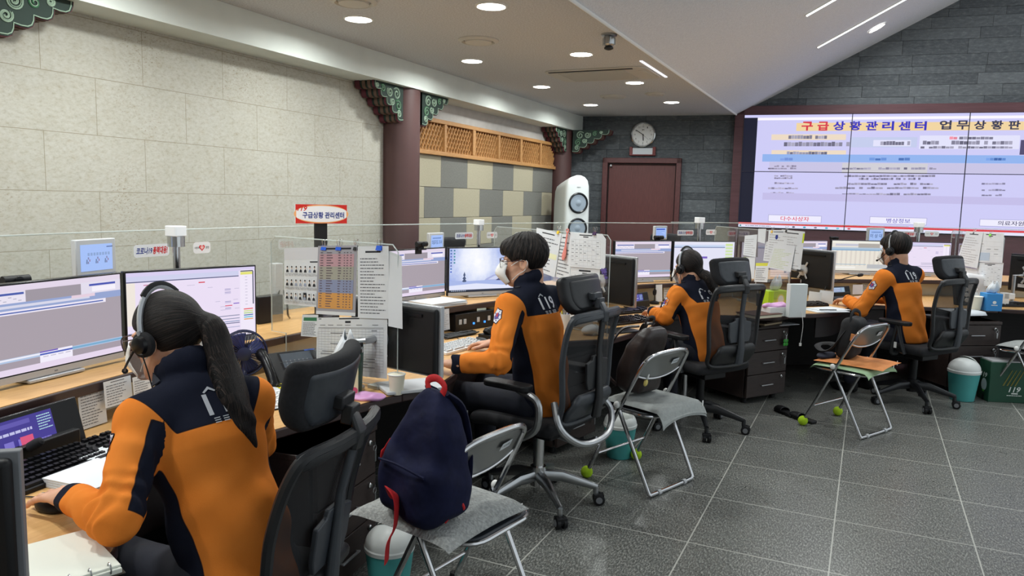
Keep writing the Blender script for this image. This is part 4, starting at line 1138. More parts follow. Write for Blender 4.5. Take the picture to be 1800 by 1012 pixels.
def office_chair(name, label, x, y, rz, style='black'):
    """origin on the floor under the column, the sitter looks along +y"""
    if style in CH: return copy_thing(CH[style], (x, y, 0), rz, label)
    t = thing(name, label, 'office chair', (x, y, 0), rz, 'office chairs' if style == 'black' else None)
    CH[style] = t
    mf = m_pls if style == 'black' else m_plg; mb_ = m_pls if style == 'black' else m_alu
    for i in range(5):
        a = 2*PI*i/5+rad(18); T = Matrix.Rotation(a, 4, 'Z'); q = MB()
        q.tube([(.03, 0, .15), (.12, 0, .148), (.22, 0, .118), (.305, 0, .092)], [.034, .03, .022, .017], 10, T=T, flat=.8)
        q.tube([(.30, 0, .095), (.30, 0, .055)], .014, 8, T=T)
        q.build('base_leg', mb_, t)
        q = MB()
        for s in (-1, 1):
            TT = T @ Matrix.Translation((.315, s*.017, .030)) @ Matrix.Rotation(PI/2, 4, 'X')
            q.mat(0).lathe([(.022, -.011), (.030, -.008), (.030, .008), (.022, .011)], 18, TT); q.mat(1).lathe([(.017, -.012), (.017, .012)], 14, TT)
        q.mat(0).box((.315, 0, .045), (.05, .05, .022), T)
        q.build('caster', [m_black, m_grey], t, bevel=0)
    q = MB(); q.lathe([(.04, .10), (.04, .2), (.028, .2), (.028, .38)], 20); q.build('gas_column', m_blackg if style == 'black' else m_chrome, t)
    q = MB(); q.box((0, .0, .40), (.2, .26, .05)); q.box((.14, .06, .405), (.16, .016, .012)); q.box((.23, .06, .405), (.05, .04, .012)); q.build('tilt_mechanism', m_black, t, bevel=.008)
    def seat(Q):
        q_ = Q.copy(); q_[:, 2] = q_[:, 2]+.25*np.clip(Q[:, 1]-.14, 0, 1)**2*4-.12*Q[:, 0]**2
        return dbox(q_, (0, .03, .462), (.245, .245, .034), .033)
    soft('seat', seat, (-.28, -.24, .38), (.28, .30, .54), .012, m_fab, t)
    # back: outer frame, net, lower shell
    def bx(z): return float(np.interp(z, [.44, .52, .62, .8, .95, 1.02], [.15, .19, .215, .228, .228, .222]))
    zz = [.52, .6, .7, .8, .9, .98]
    L = [(-bx(z), back_y(z), z) for z in zz]; Rr = [(bx(z), back_y(z), z) for z in zz]
    top = [(x_, back_y(1.01)-.04*(1-(x_/.23)**2)+.0, 1.015+.012*(1-(x_/.23)**2)) for x_ in (-.20, -.1, 0, .1, .20)]
    loop = L+top+Rr[::-1]+[(.12, back_y(.5)-.02, .495), (-.12, back_y(.5)-.02, .495)]
    q = MB(); q.tube(spline(loop, 4, closed=True), .015, 8, closed=True, flat=1.0); 
    q.tube([(-.215, back_y(1.0), 1.0)]+[(p[0], p[1]-.004, p[2]-.006) for p in top]+[(.215, back_y(1.0), 1.0)], .024, 8, flat=.5)
    q.build('back_frame', mf, t)
    rows = []
    for z in np.linspace(.5, 1.01, 14):
        rows.append([(bx(z)*u, back_y(z)-.035*(1-u*u), z) for u in np.linspace(-1, 1, 13)])
    q = MB(); q.grid(rows); q.build('back_mesh', m_mesh, t, smooth=60)
    def shell(Q):
        z = Q[:, 2]; yb = np.interp(z, [.40, .46, .52, .60, .70], [-.10, -.19, -.255, -.305, -.31]); w = np.interp(z, [.40, .46, .56, .62, .72], [.10, .16, .19, .17, .06])
        q_ = np.stack([Q[:, 0]/np.maximum(w, .02)*.18, Q[:, 1]-yb-.35*Q[:, 0]**2, z], 1)
        return dbox(q_, (0, 0, .52), (.18, .018, .125), .016)
    soft('back_shell', shell, (-.24, -.36, .38), (.24, -.05, .68), .012, mf, t)
    q = MB()
    q.prism([(x_, z_) for x_, z_ in ((-.085, .66), (.085, .66), (.10, .70), (.10, .79), (.05, .80), (.045, .82), (-.045, .82), (-.05, .80), (-.10, .79), (-.10, .70))], .306, .322, Matrix(((1, 0, 0, 0), (0, 0, -1, 0), (0, 1, 0, 0), (0, 0, 0, 1))))
    q.tube([(0, -.32, .52), (0, -.335, .62), (0, -.33, .72), (0, -.325, .86), (0, -.34, 1.0)], [.035, .03, .024, .02, .022], 8, flat=.6)
    q.build('lumbar_support', m_plg if style == 'black' else m_pls, t, bevel=.004)
    q = MB(); q.tube([(0, -.345, .985), (0, -.352, 1.03), (0, -.33, 1.065), (0, -.27, 1.10)], [.03, .028, .022, .02], 8, flat=.55, up=(1, 0, 0)); q.box((0, -.285, 1.10), (.075, .05, .035)); q.box((0, -.318, 1.07), (.05, .03, .05))
    q.build('headrest_bracket', mf, t, bevel=.004)
    hz = 1.135 if style == 'black' else 1.13
    soft('headrest', bend_pad(.35, .185, .052, 1.3, hz-.02, -.245, rad(-16)), (-.22, -.36, .98), (.22, -.08, 1.27), .008, m_fab if style == 'black' else m_leath, t)
    soft('headrest_shell', bend_pad(.29, .145, .03, 1.3, hz-.02, -.262, rad(-16)), (-.2, -.37, .98), (.2, -.08, 1.27), .008, m_plg if style == 'black' else m_pls, t)
    for s in (-1, 1):
        if style == 'black':
            q = MB(); q.tube(spline([(s*.20, .02, .43), (s*.27, .02, .44), (s*.285, .0, .55), (s*.285, -.02, .66)], 4), .024, 8, flat=.6)
            q.tube(spline([(s*.285, -.10, .44), (s*.29, -.06, .55), (s*.285, -.03, .65)], 4), .018, 8, flat=.6)
        else:
            q = MB(); q.tube(spline([(s*.17, -.05, .42), (s*.27, -.08, .43), (s*.29, -.17, .50), (s*.29, -.17, .62), (s*.285, -.05, .665)], 5), .018, 10)
        q.build('armrest_post', mf if style == 'black' else m_alu, t)
        q = MB(); q.prism(rounded(.085, .26, .035), .0, .03, Matrix.Translation((s*.285, .0, .66))); q.build('armrest_pad', m_black, t, bevel=.008, seg=3)
    if style != 'black':
        q = MB(); q.tube(spline([(-.19, -.20, .60), (-.24, -.27, .50), (-.15, -.32, .42), (0, -.335, .40), (.15, -.32, .42), (.24, -.27, .50), (.19, -.20, .60)], 5), .017, 10)
        q.tube(spline([(0, -.335, .40), (0, -.25, .37), (0, -.08, .39)], 5), .022, 10, flat=.7)
        q.build('hoop_frame', m_alu, t)
    if style == 'black':
        q = MB(); q.box((-.29, -.02, .50), (.004, .022, .045)); q.build('paper_tag', m_white, t)
    return t
def face(dx, dy): return math.atan2(-dx, dy)
def recline(t, ang, dz=0.0, piv=(0, -.2, .46), nod=0.0):
    T = Matrix.Translation((0, 0, dz)) @ Matrix.Translation(piv) @ Matrix.Rotation(ang, 4, 'X') @ Matrix.Translation([-c for c in piv])
    for ch in t.children:
        if ch.name.split('.')[0] in ('back_frame', 'back_mesh', 'back_shell', 'lumbar_support', 'headrest', 'headrest_shell', 'headrest_bracket'):
            ch.matrix_local = T
            if ch.name.startswith('headrest') and 'bracket' not in ch.name: ch.matrix_local = T @ Matrix.Translation((0, -.28, 1.085)) @ Matrix.Rotation(nod, 4, 'X') @ Matrix.Translation((0, .28, -1.085))
c1 = office_chair('office_chair', 'black mesh office chair in the foreground behind the nearest woman', -1.565, 1.43, rad(103))
office_chair('office_chair', 'black mesh office chair of the ponytailed woman at the third desk', -.975, 5.17, rad(57))
office_chair('office_chair', 'black mesh office chair of the man before the video wall', .40, 6.72, rad(54))
office_chair('office_chair', 'black office chair standing beyond the acrylic, its top showing before the red door', -1.98, 8.3, rad(-150))
office_chair('office_chair', 'black office chair behind the acrylic of the second desk, before the checkered panels', -3.1, 5.62, rad(-110))
office_chair('office_chair', 'grey framed office chair with a polished metal base under the man in glasses', -1.44, 3.43, rad(80), 'grey')
recline(c1, rad(9), -.05, nod=rad(20))
for ch in list(c1.children):
    if ch.name.split('.')[0] in ('armrest_post', 'armrest_pad'): bpy.data.objects.remove(ch)

# ================================================================== FOLDING CHAIRS
m_steel = M('steel_tube', (196, 196, 198), .16, 1.0)
m_bplate = M('steel_plate', (150, 152, 152), .28, .85)
m_tennis = noisy('tennis_felt', (178, 214, 40), (160, 198, 30), 60, .95, bump=.3, bscale=200, dist=.002)
m_vinyl = noisy('seat_vinyl', (38, 44, 52), (32, 38, 46), 30, .5)
def folding_chair(label, x, y, rz, balls=True):
    t = thing('folding_chair', label, 'folding chair', (x, y, 0), rz, 'steel folding chairs')
    hw = .215
    # one long bent tube: front foot, up past the seat, round the top, down the other side
    pts = [(-.228, .20, .03), (-hw, .02, .40), (-.205, -.085, .61)]
    topz, topy = .755, -.158
    arc = [(-.20, -.12, .68), (-.185, -.145, .725), (-.13, -.158, .75), (0, -.163, .757), (.13, -.158, .75), (.185, -.145, .725), (.20, -.12, .68)]
    full = pts+arc+[(.205, -.085, .61), (hw, .02, .40), (.228, .20, .03)]
    q = MB(); q.tube(spline(full, 5), .011, 10); q.tube([(-.222, .142, .155), (.222, .142, .155)], .007, 8); q.build('frame', m_steel, t)
    U = [(-.212, .015, .455), (-.205, -.19, .06), (-.195, -.207, .022), (-.165, -.212, .013), (.165, -.212, .013), (.195, -.207, .022), (.205, -.19, .06), (.212, .015, .455)]
    q = MB(); q.tube(spline(U, 5), .011, 10)
    q.build('rear_leg', m_steel, t)
    q = MB()
    for s in (-1, 1): q.tube([(s*.13, -.212, .013), (s*.105, -.212, .013)], .0145, 10)
    q.build('floor_sleeve', m_lgrey, t)
    for s in (-1, 1):
        q = MB(); q.sphere((s*.228, .008, .462), (.016, .018, .02), n=12, m=8); q.build('hinge_cap', m_white, t)
        q = MB()
        if balls: q.sphere((s*.228, .20, .034), .034, n=20, m=14); q.build('tennis_ball', m_tennis, t)
        else: q.lathe([(.018, 0), (.022, .012), (.016, .05)], 14, Matrix.Translation((s*.228, .205, 0))); q.build('rubber_foot', m_black, t)
    q = MB(); q.tube([(p[0], p[1]-.005, .427) for p in rounded(.385, .40, .09, 6)], .009, 8, closed=True); q.build('seat_rim', m_steel, t)
    q = MB(); q.prism([(p[0], p[1]-.005) for p in rounded(.375, .39, .085, 6)], .420, .442); q.build('seat', m_vinyl, t, bevel=.006)
    rows = []
    for i, v in enumerate(np.linspace(0, 1, 9)):
        r_ = []
        for u in np.linspace(-1, 1, 17):
            zt = .752-.045*abs(u)**5; zb = .598+.035*abs(u)**2.2
            z = zb+(zt-zb)*v; yy = np.interp(z, [.59, .61, .68, .725, .76], [-.075, -.085, -.12, -.145, -.163])
            r_.append((.198*u*(1-.06*max(0, (z-.70))/.05), yy-.016*(1-u*u)+.006, z))
        rows.append(r_)
    q = MB(); q.grid(rows); q.build('back_plate', m_bplate, t, smooth=60, solid=.002)
    q = MB(); q.tube([(p[0], p[1], p[2]) for p in rows[0]], .006, 8); q.build('plate_rim', m_steel, t)
    f = Flat(.0004); f.rect(-.036, -.016, .036, .016, m_paper); f.text('구급상황', 0, 0, .055, .013, m_inkd)
    T = Matrix.Translation((.085, -.148, .688)) @ Matrix(((1, 0, 0, 0), (0, .42, -.90, 0), (0, .90, .42, 0), (0, 0, 0, 1))) 
    T = Matrix.Translation((.085, -.139, .688)) @ frame3((0, 0, 0), (1, .13, 0), (0, -.47, .88))
    f.build('sticker', t, T)
    return t
FCP = [(-1.25, 2.26, rad(80)), (-1.07, 4.035, rad(69)), (-.045, 5.725, rad(62))]
folding_chair('steel folding chair in front with the navy backpack on its seat', *FCP[0], balls=False)
folding_chair('steel folding chair on green tennis balls carrying the brown backpack', *FCP[1])
folding_chair('steel folding chair on green tennis balls with orange and green cushions', *FCP[2])
p = P(1731, 702, 0)
FCP.append((p.x+.288, p.y+.10, rad(60)))
folding_chair('steel folding chair cut by the right edge, on plain rubber feet', *FCP[3], balls=False)

# cushions
m_plush = noisy('plush_grey', (176, 178, 176), (150, 152, 150), 90, .98, bump=.9, bscale=120, lo=.35, hi=.62, dist=.006)
m_gstripe = noisy('cushion_grey', (164, 168, 166), (150, 154, 152), 60, .95, bump=.4, bscale=180, dist=.003)
m_orangec = noisy('cushion_orange', (226, 150, 92), (214, 134, 76), 12, .9, bump=.2, bscale=60)
m_greenc = noisy('cushion_green', (168, 196, 158), (154, 184, 144), 12, .9, bump=.2, bscale=60)
def fc_T(i): x, y, rz = FCP[i]; return Matrix.Translation((x, y, 0)) @ Matrix.Rotation(rz, 4, 'Z')
def cushion(label, i, cx, cy, w, d, h, m, z0=.445, rot=0, quilt=0, droop=0, wav=.003):
    T = fc_T(i) @ Matrix.Translation((cx, cy, z0)) @ Matrix.Rotation(rot, 4, 'Z')
    rows = []; rowsb = []
    N = 29
    rs = random.Random(int(cx*1000)+i)
    ph = [rs.uniform(0, 6) for _ in range(6)]
    for a in np.linspace(-1, 1, N):
        r_, rb_ = [], []
        for b in np.linspace(-1, 1, N):
            e = (max(0, 1-abs(a)**3.2)*max(0, 1-abs(b)**3.2))**.55
            k = 1-.06*(1-abs(a)**2)*(abs(b) > .0)*abs(b)**6-.06*(1-abs(b)**2)*abs(a)**6
            x, y = a*w/2*(1-.05*(1-abs(b)**2)), b*d/2*(1-.05*(1-abs(a)**2))
            dz = -droop*(max(0, abs(y)-.17)**2*14+max(0, abs(x)-.19)**2*10)
            qz = -quilt*h*math.exp(-((abs(a)-.0)**2+(abs(b)-.0)**2)/.02)
            wv = wav*(math.sin(5*a+ph[0])*math.sin(4*b+ph[1])+.6*math.sin(9*a+ph[2]+3*b))
            r_.append((x, y, h*.35+h*.65*e+qz*e+wv*e+dz)); rb_.append((x, y, h*.35*(1-e)+dz*.8))
        rows.append(r_); rowsb.append(rb_)
    q = MB(); q.grid(rows, flip=True); q.grid(rowsb)
    o = q.build('seat_cushion', m, smooth=60); o.matrix_world = T
    bpy.context.view_layer.update
    tag(o, label, 'cushion'); o['group'] = 'seat cushions on the folding chairs'
    q = MB(); q.box((w/2*.93, -d/2*.9, h*.2), (.012, .002, .03)); q.build('care_label', m_white, o)
    return o
cushion('grey plush cushion under the navy backpack', 0, -.085, .02, .44, .46, .07, m_plush, quilt=.45, droop=.25, wav=.005)
cushion('flat grey cushion under the brown backpack', 1, .01, -.055, .41, .44, .042, m_gstripe, droop=2.2)
cushion('thin pale green cushion lying under the orange one', 2, -.01, -.02, .42, .42, .022, m_greenc, droop=1.5, rot=.05)
cushion('thin orange cushion on the pale green one, below the black bag', 2, .02, -.03, .40, .46, .028, m_orangec, z0=.468, rot=.18, wav=.006)
cushion('grey cushion on the folding chair at the right edge', 3, 0, -.02, .40, .40, .045, m_gstripe, droop=1)

# ================================================================== BAGS
m_navy = noisy('navy_nylon', (25, 29, 60), (18, 21, 46), 18, .8, bump=.35, bscale=9, dist=.03, spec=.2)
m_red = noisy('red_webbing', (206, 36, 42), (186, 26, 34), 60, .7)
m_brown = noisy('brown_leather', (52, 42, 40), (40, 32, 31), 22, .42, bump=.25, bscale=30, dist=.006)
m_blackc = noisy('black_cloth', (24, 24, 27), (17, 17, 20), 30, .8, bump=.25, bscale=30, dist=.006)
def wr(Q, a, f, s=0): return a*np.sin(f*Q[:, 0]+s+2*np.sin(f*.6*Q[:, 2]+s))*np.sin(f*.8*Q[:, 2]+1.3*s+1.5*np.sin(f*.5*Q[:, 1]))
# navy backpack: local x wide, y thick (front pocket towards -y), z up
bp_ = P(745, 900, .505)
bpT = Matrix.Translation(bp_) @ Matrix.Rotation(rad(-14), 4, 'Z') @ Matrix.Rotation(rad(4), 4, 'Y') @ Matrix.Diagonal((.95, .95, .98, 1))
t = thing('backpack', 'navy backpack with red straps standing on the front folding chair', 'backpack'); t.matrix_world = bpT
def navy(Q):
    z = Q[:, 2]; w = np.interp(z, [0, .06, .14, .26, .36, .43], [.135, .155, .156, .132, .092, .045]); th = np.interp(z, [0, .08, .2, .34, .43], [.075, .092, .088, .058, .03])
    q = np.stack([Q[:, 0]/w*.15, (Q[:, 1]-.012*np.interp(z, [0, .3, .45], [0, .6, 1.6]))/th*.08, z], 1)
    d = dbox(q, (0, 0, .215), (.15, .08, .215), .06)*.75
    p = dbox(Q, (0, -.068, .10), (.125, .045, .095), .042)
    return smin(d, p, .05)+wr(Q, .007, 17)+wr(Q, .0035, 36, 2)
soft('body', navy, (-.2, -.16, -.02), (.2, .14, .49), .009, m_navy, t)
q = MB(); q.tube(spline([(-.03, .02, .415), (-.04, .02, .45), (0, .02, .468), (.04, .02, .45), (.03, .02, .415)], 5), .013, 8, flat=.35); q.build('top_handle', m_red, t)
for s in (-1, 1):
    q = MB(); q.tube(spline([(s*.03, .035, .42), (s*.055, .085, .375), (s*.07, .115, .27), (s*.085, .115, .16), (s*.10, .09, .08)], 5), .032, 10, flat=.35, up=(1, 0, 0)); q.build('shoulder_strap', m_navy, t)
q = MB(); q.tube(spline([(-.135, -.05, .235), (-.15, -.065, .19), (-.155, -.06, .13)], 4), [.004]*4+[.011]*5, 8, flat=.5); q.build('zip_pull', m_red, t)
q = MB(); q.tube(spline([(-.005, -.10, .02), (-.03, -.125, .09), (-.015, -.145, .115), (.012, -.145, .09), (.008, -.14, .0), (-.01, -.15, -.06), (-.012, -.152, -.13)], 6), .028, 8, flat=.12, up=(1, 0, 0)); q.build('dangling_strap', m_red, t)
q = MB(); q.tube(spline([(.12, .02, .20), (.15, .01, .14), (.145, .0, .07), (.13, -.03, .02)], 5), .008, 8, flat=.4); q.tube(spline([(.15, .01, .10), (.165, .02, .07), (.145, .03, .05)], 5), .006, 8); q.build('side_strap', m_red, t)
q = MB(); q.tube(spline([(-.11, -.122, .19), (0, -.136, .205), (.11, -.122, .19)], 6), .005, 6); q.build('pocket_zip', m_navy, t)
# brown leather backpack
bpT = fc_T(1) @ Matrix.Translation((.0, -.02, .487)) @ Matrix.Rotation(rad(3), 4, 'Z') @ Matrix.Rotation(rad(14), 4, 'X')
t = thing('backpack', 'dark brown leather backpack leaning on the second folding chair', 'backpack'); t.matrix_world = bpT
def brown(Q):
    z = Q[:, 2]; w = np.interp(z, [0, .1, .25, .34, .40], [.135, .145, .135, .115, .08]); th = np.interp(z, [0, .1, .25, .40], [.06, .07, .062, .035])
    q = np.stack([Q[:, 0]/w*.14, Q[:, 1]/th*.065, z], 1)
    d = dbox(q, (0, .09, .19), (.14, .065, .19), .05)*.8
    d2 = dbox(Q, (0, .02, .10), (.105, .035, .085), .03)
    return smin(d, d2, .02)+wr(Q, .003, 30, 1)
soft('body', brown, (-.19, -.05, -.02), (.19, .2, .42), .009, m_brown, t)
q = MB(); q.tube(spline([(-.03, .10, .37), (-.04, .10, .41), (0, .10, .425), (.04, .10, .41), (.03, .10, .37)], 5), .009, 8, flat=.4); q.build('top_handle', m_brown, t)
for s in (-1, 1):
    q = MB(); q.tube(spline([(s*.06, .12, .37), (s*.11, .19, .33), (s*.15, .215, .2), (s*.15, .18, .07), (s*.12, .13, .02)], 5), .024, 8, flat=.3, up=(1, 0, 0)); q.build('shoulder_strap', m_brown, t)
q = MB(); q.box((.02, .045, .355), (.05, .008, .006)); q.box((.02, .03, .325), (.05, .006, .005)); q.build('buckle', m_chrome, t)
q = MB(); q.tube(spline([(-.10, -.005, .19), (0, -.018, .195), (.10, -.005, .19)], 5), .005, 6); q.build('pocket_zip', m_alu, t)
t2 = thing('key_charm', 'small white and yellow charm hanging from the brown backpack', 'charm'); t2.matrix_world = bpT @ Matrix.Translation((-.105, -.035, .10))
q = MB(); q.tube([(.012*math.cos(a_), 0, .10+.012*math.sin(a_)) for a_ in [PI*2*j/12 for j in range(12)]], .002, 5, closed=True); q.tube([(0, 0, .088), (.002, 0, .06)], .004, 6); q.build('ring', m_red, t2)
q = MB(); q.sphere((0, 0, .045), (.009, .008, .022), n=10, m=8); q.build('figure', m_white, t2)
q = MB(); q.sphere((-.003, 0, .006), (.016, .01, .02), n=12, m=8); q.build('drop', paint((226, 206, 120), .4), t2)
# black bag with its straps on the third chair
bpT = fc_T(2) @ Matrix.Translation((.025, -.005, .492)) @ Matrix.Rotation(rad(8), 4, 'Z') @ Matrix.Rotation(rad(8), 4, 'X')
t = thing('shoulder_bag', 'black cloth bag leaning on the third folding chair', 'bag'); t.matrix_world = bpT
def blackb(Q):
    z = Q[:, 2]; w = np.interp(z, [0, .1, .22, .30], [.115, .125, .115, .085]); q = np.stack([Q[:, 0]/w*.12, Q[:, 1], z], 1)
    return dbox(q, (0, .05, .145), (.12, .06, .145), .045)*.85+wr(Q, .004, 26, 3)
soft('body', blackb, (-.17, -.05, -.02), (.17, .15, .33), .010, m_blackc, t)
q = MB(); q.tube(spline([(-.09, .05, .26), (-.07, .06, .315), (0, .07, .335), (.07, .06, .315), (.09, .05, .26)], 6), .014, 8, flat=.4); q.build('top_strap', m_blackc, t)
q = MB(); q.tube(spline([(-.10, .06, .20), (-.13, .12, .06), (-.12, .18, .02), (-.05, .25, .022), (.02, .26, .03), (.03, .2, .05), (-.02, .15, .06)], 6), .022, 8, flat=.3); q.build('shoulder_strap', m_blackc, t)
q = MB(); q.box((-.125, .0, .17), (.006, .03, .05)); q.build('orange_tab', m_orangec, t, bevel=.002)
t = thing('folded_garment', 'crumpled dark cloth lying on the left end of the orange cushion', 'garment'); t.matrix_world = fc_T(2) @ Matrix.Translation((-.10, .135, .488))
def garm(Q): return dell(Q, (0, 0, .015), (.085, .055, .022))*.8+wr(Q, .006, 40, 1)
soft('cloth', garm, (-.12, -.09, -.02), (.12, .09, .06), .008, noisy('dark_knit', (40, 42, 58), (26, 27, 38), 40, .95), t)

# ================================================================== BINS, SLIPPERS, CARRIER BAG
m_teal = noisy('bin_teal', (76, 166, 164), (70, 158, 157), 6, .45)
m_lid = paint((226, 230, 228), .35)
def bin_(label, x, y, s, rz):
    t = thing('waste_bin', label, 'waste bin', (x, y, 0), rz, 'teal bins with white swing lids'); t.scale = (s, s, s)
    q = MB(); q.lathe([(.075, 0), (.08, .004), (.083, .03), (.104, .20), (.104, .215), (.100, .215), (.09, .10)], 40, cap=False); q.build('bucket', m_teal, t)
    q = MB(); q.lathe([(.108, .205), (.110, .222), (.106, .228)], 40, cap=False)
    q.lathe([(.106, .228)]+[(.106*math.cos(a_), .228+.085*math.sin(a_)) for a_ in np.linspace(0, PI/2*.98, 10)], 40, cap=True); q.build('lid', m_lid, t)
    # round flap set into the dome
    T = Matrix.Translation((0, 0, .228)) @ Matrix.Rotation(rad(48), 4, 'X')
    q = MB(); q.lathe([(.071, .062), (.060, .078), (.035, .094), (.001, .101)], 30, T, cap=False); q.lathe([(.074, .060), (.071, .066)], 30, T, cap=False); q.build('flap', paint((200, 204, 198), .35), t)
    return t
bin_('teal bin with a white lid under the front folding chair', -1.60, 2.34, .90, rad(200))
bin_('teal bin behind the folding chair with the brown backpack', -1.285, 4.33, .93, rad(60))
p = P(1690, 702, 0); bin_('teal bin with a white dome lid right of the office chair, beside the green bag', p.x, p.y, 1.12, rad(150))
def slipper(label, u, v, rz):
    p = P(u, v, 0); t = thing('slipper', label, 'slipper', (p.x, p.y, 0), rz, 'black slippers'); t.scale = (.9, .82, .9)
    def sole(Q): 
        w = np.interp(Q[:, 1], [-.13, -.05, .06, .13], [.034, .032, .047, .034]); q = np.stack([Q[:, 0]/w*.04, Q[:, 1], Q[:, 2]], 1)
        return dbox(q, (0, 0, .014), (.04, .135, .013), .012)*.8
    soft('sole', sole, (-.07, -.16, -.005), (.07, .16, .04), .006, m_black, t, push=1)
    rows = []
    for y in np.linspace(-.0, .10, 8):
        rows.append([(.044*math.cos(a_), y+.012*math.sin(a_), .022+(.030-.16*max(0, y-.06))*math.sin(a_)) for a_ in np.linspace(0, PI, 11)])
    q = MB(); q.grid(rows); q.build('strap', m_black, t, smooth=60, solid=.005)
slipper('left of two black slippers beside the tennis ball foot', 1380, 727, rad(38))
slipper('right of two black slippers, behind the tennis ball foot', 1410, 738, rad(52))
p = P(1736, 706, 0)
t = thing('carrier_bag', 'dark green paper bag printed with 119 beside the teal bin', 'paper bag', (p.x, p.y, 0), rad(20))
m_gbag = noisy('green_card', (24, 74, 54), (20, 64, 46), 5, .55)
q = MB(); q.box((.26, .09, .165), (.52, .18, .33)); q.build('body', m_gbag, t, bevel=.004)
f = Flat(.0005); f.z = .0006
wht = paint((226, 232, 228)); gold = paint((120, 116, 60)); lgn = paint((110, 190, 70))
f.text('119', .20, .11, .085, .045, wht, .02, .25); f.rect(.175, .072, .225, .082, wht); f.lines(.14, .055, .26, .066, 1, wht, .5, .95, 1)
for i in range(4): f.poly([(.10+.03*i, .14), (.112+.03*i, .14), (.17+.03*i, .27), (.165+.03*i, .272)], gold)
f.oval(.40, .175, .075, .075, paint((190, 204, 206))); f.oval(.36, .235, .036, .03, paint((30, 110, 60))); f.rect(.37, .05, .43, .10, lgn)
f.build('print', t, Matrix(((1, 0, 0, 0), (0, 0, -1, 0), (0, 1, 0, 0), (0, 0, 0, 1))))
f = Flat(.0005); f.z = .0006; f.text('119', .09, .21, .085, .04, wht, .02, .25); f.oval(.10, .13, .042, .05, paint((190, 204, 206))); f.rect(.085, .07, .115, .085, lgn)
f.build('side_print', t, Matrix(((0, 0, -1, 0), (-1, 0, 0, .18), (0, 1, 0, 0), (0, 0, 0, 1))))
q = MB(); q.box((.26, .09, .335), (.5, .16, .01)); q.build('rim', m_lgrey, t)
# ================================================================== PEOPLE
def skin_mat():
    m = noisy('skin', (214, 166, 138), (204, 152, 124), 30, .5, lo=.3, hi=.7)
    m.node_tree.nodes['Principled BSDF'].inputs['Subsurface Weight'].default_value = .08
    return m
m_skin = skin_mat()
def jacket_mat():
    m = M('jacket_cloth', (228, 124, 36), .95, spec=.12); n = NT(m)
    a = n.n('ShaderNodeAttribute', _attribute_name='navy')
    lim = n.n('ShaderNodeMapRange'); n.l(a.outputs['Fac'], lim.inputs[0])
    lim.inputs[1].default_value = -.0006; lim.inputs[2].default_value = .0006
    seam = n.n('ShaderNodeMapRange'); ab = n.n('ShaderNodeMath', _operation='ABSOLUTE'); n.l(a.outputs['Fac'], ab.inputs[0]); n.l(ab.outputs[0], seam.inputs[0])
    seam.inputs[1].default_value = .0012; seam.inputs[2].default_value = .003
    fine = n.noise(n.coord('Object'), 420, 2); big = n.noise(n.coord('Object'), 7, 3)
    orange = n.ramp(big, [(.3, (222, 124, 44)), (.7, (232, 136, 56))]); navy = n.ramp(big, [(.3, (24, 27, 40)), (.7, (31, 34, 48))])
    c = mixc(n, lim.outputs[0], orange, navy)
    c = mixc(n, seam.outputs[0], (30, 28, 36), c)
    n.l(c, n.b.inputs['Base Color']); n.bump(fine, .25, .0015)
    return m
m_jack = jacket_mat()
m_trous = noisy('trouser_cloth', (27, 30, 44), (20, 23, 34), 14, .85, bump=.2, bscale=200, dist=.001)
m_shoe = paint((24, 24, 26), .5)
def hair_mat():
    m = M('hair', (18, 15, 15), .5, spec=.22); n = NT(m)
    a = n.n('ShaderNodeAttribute', _attribute_name='strand'); b_ = n.n('ShaderNodeAttribute', _attribute_name='along')
    cmb = n.n('ShaderNodeCombineXYZ'); n.l(a.outputs['Fac'], cmb.inputs[0]); n.l(b_.outputs['Fac'], cmb.inputs[1])
    mp = n.n('ShaderNodeMapping'); mp.inputs['Scale'].default_value = (1, .04, 1); n.l(cmb.outputs[0], mp.inputs[0])
    f = n.noise(mp.outputs[0], 30, 5, .75)
    n.l(n.ramp(f, [(.38, (7, 6, 6)), (.52, (22, 18, 18)), (.64, (74, 62, 56)), (.8, (104, 90, 82))]), n.b.inputs['Base Color']); n.bump(f, .8, .004)
    return m
m_hair = hair_mat()
m_mask = noisy('mask_white', (238, 238, 236), (230, 230, 228), 200, .9)
m_sil = M('reflective_print', (196, 198, 204), .45, .3)
def nrm(v): v = np.asarray(v, float); return v/np.linalg.norm(v)
def rotm(yaw, pitch, roll):
    return np.array(Matrix.Rotation(yaw, 3, 'Z') @ Matrix.Rotation(pitch, 3, 'X') @ Matrix.Rotation(roll, 3, 'Y'))
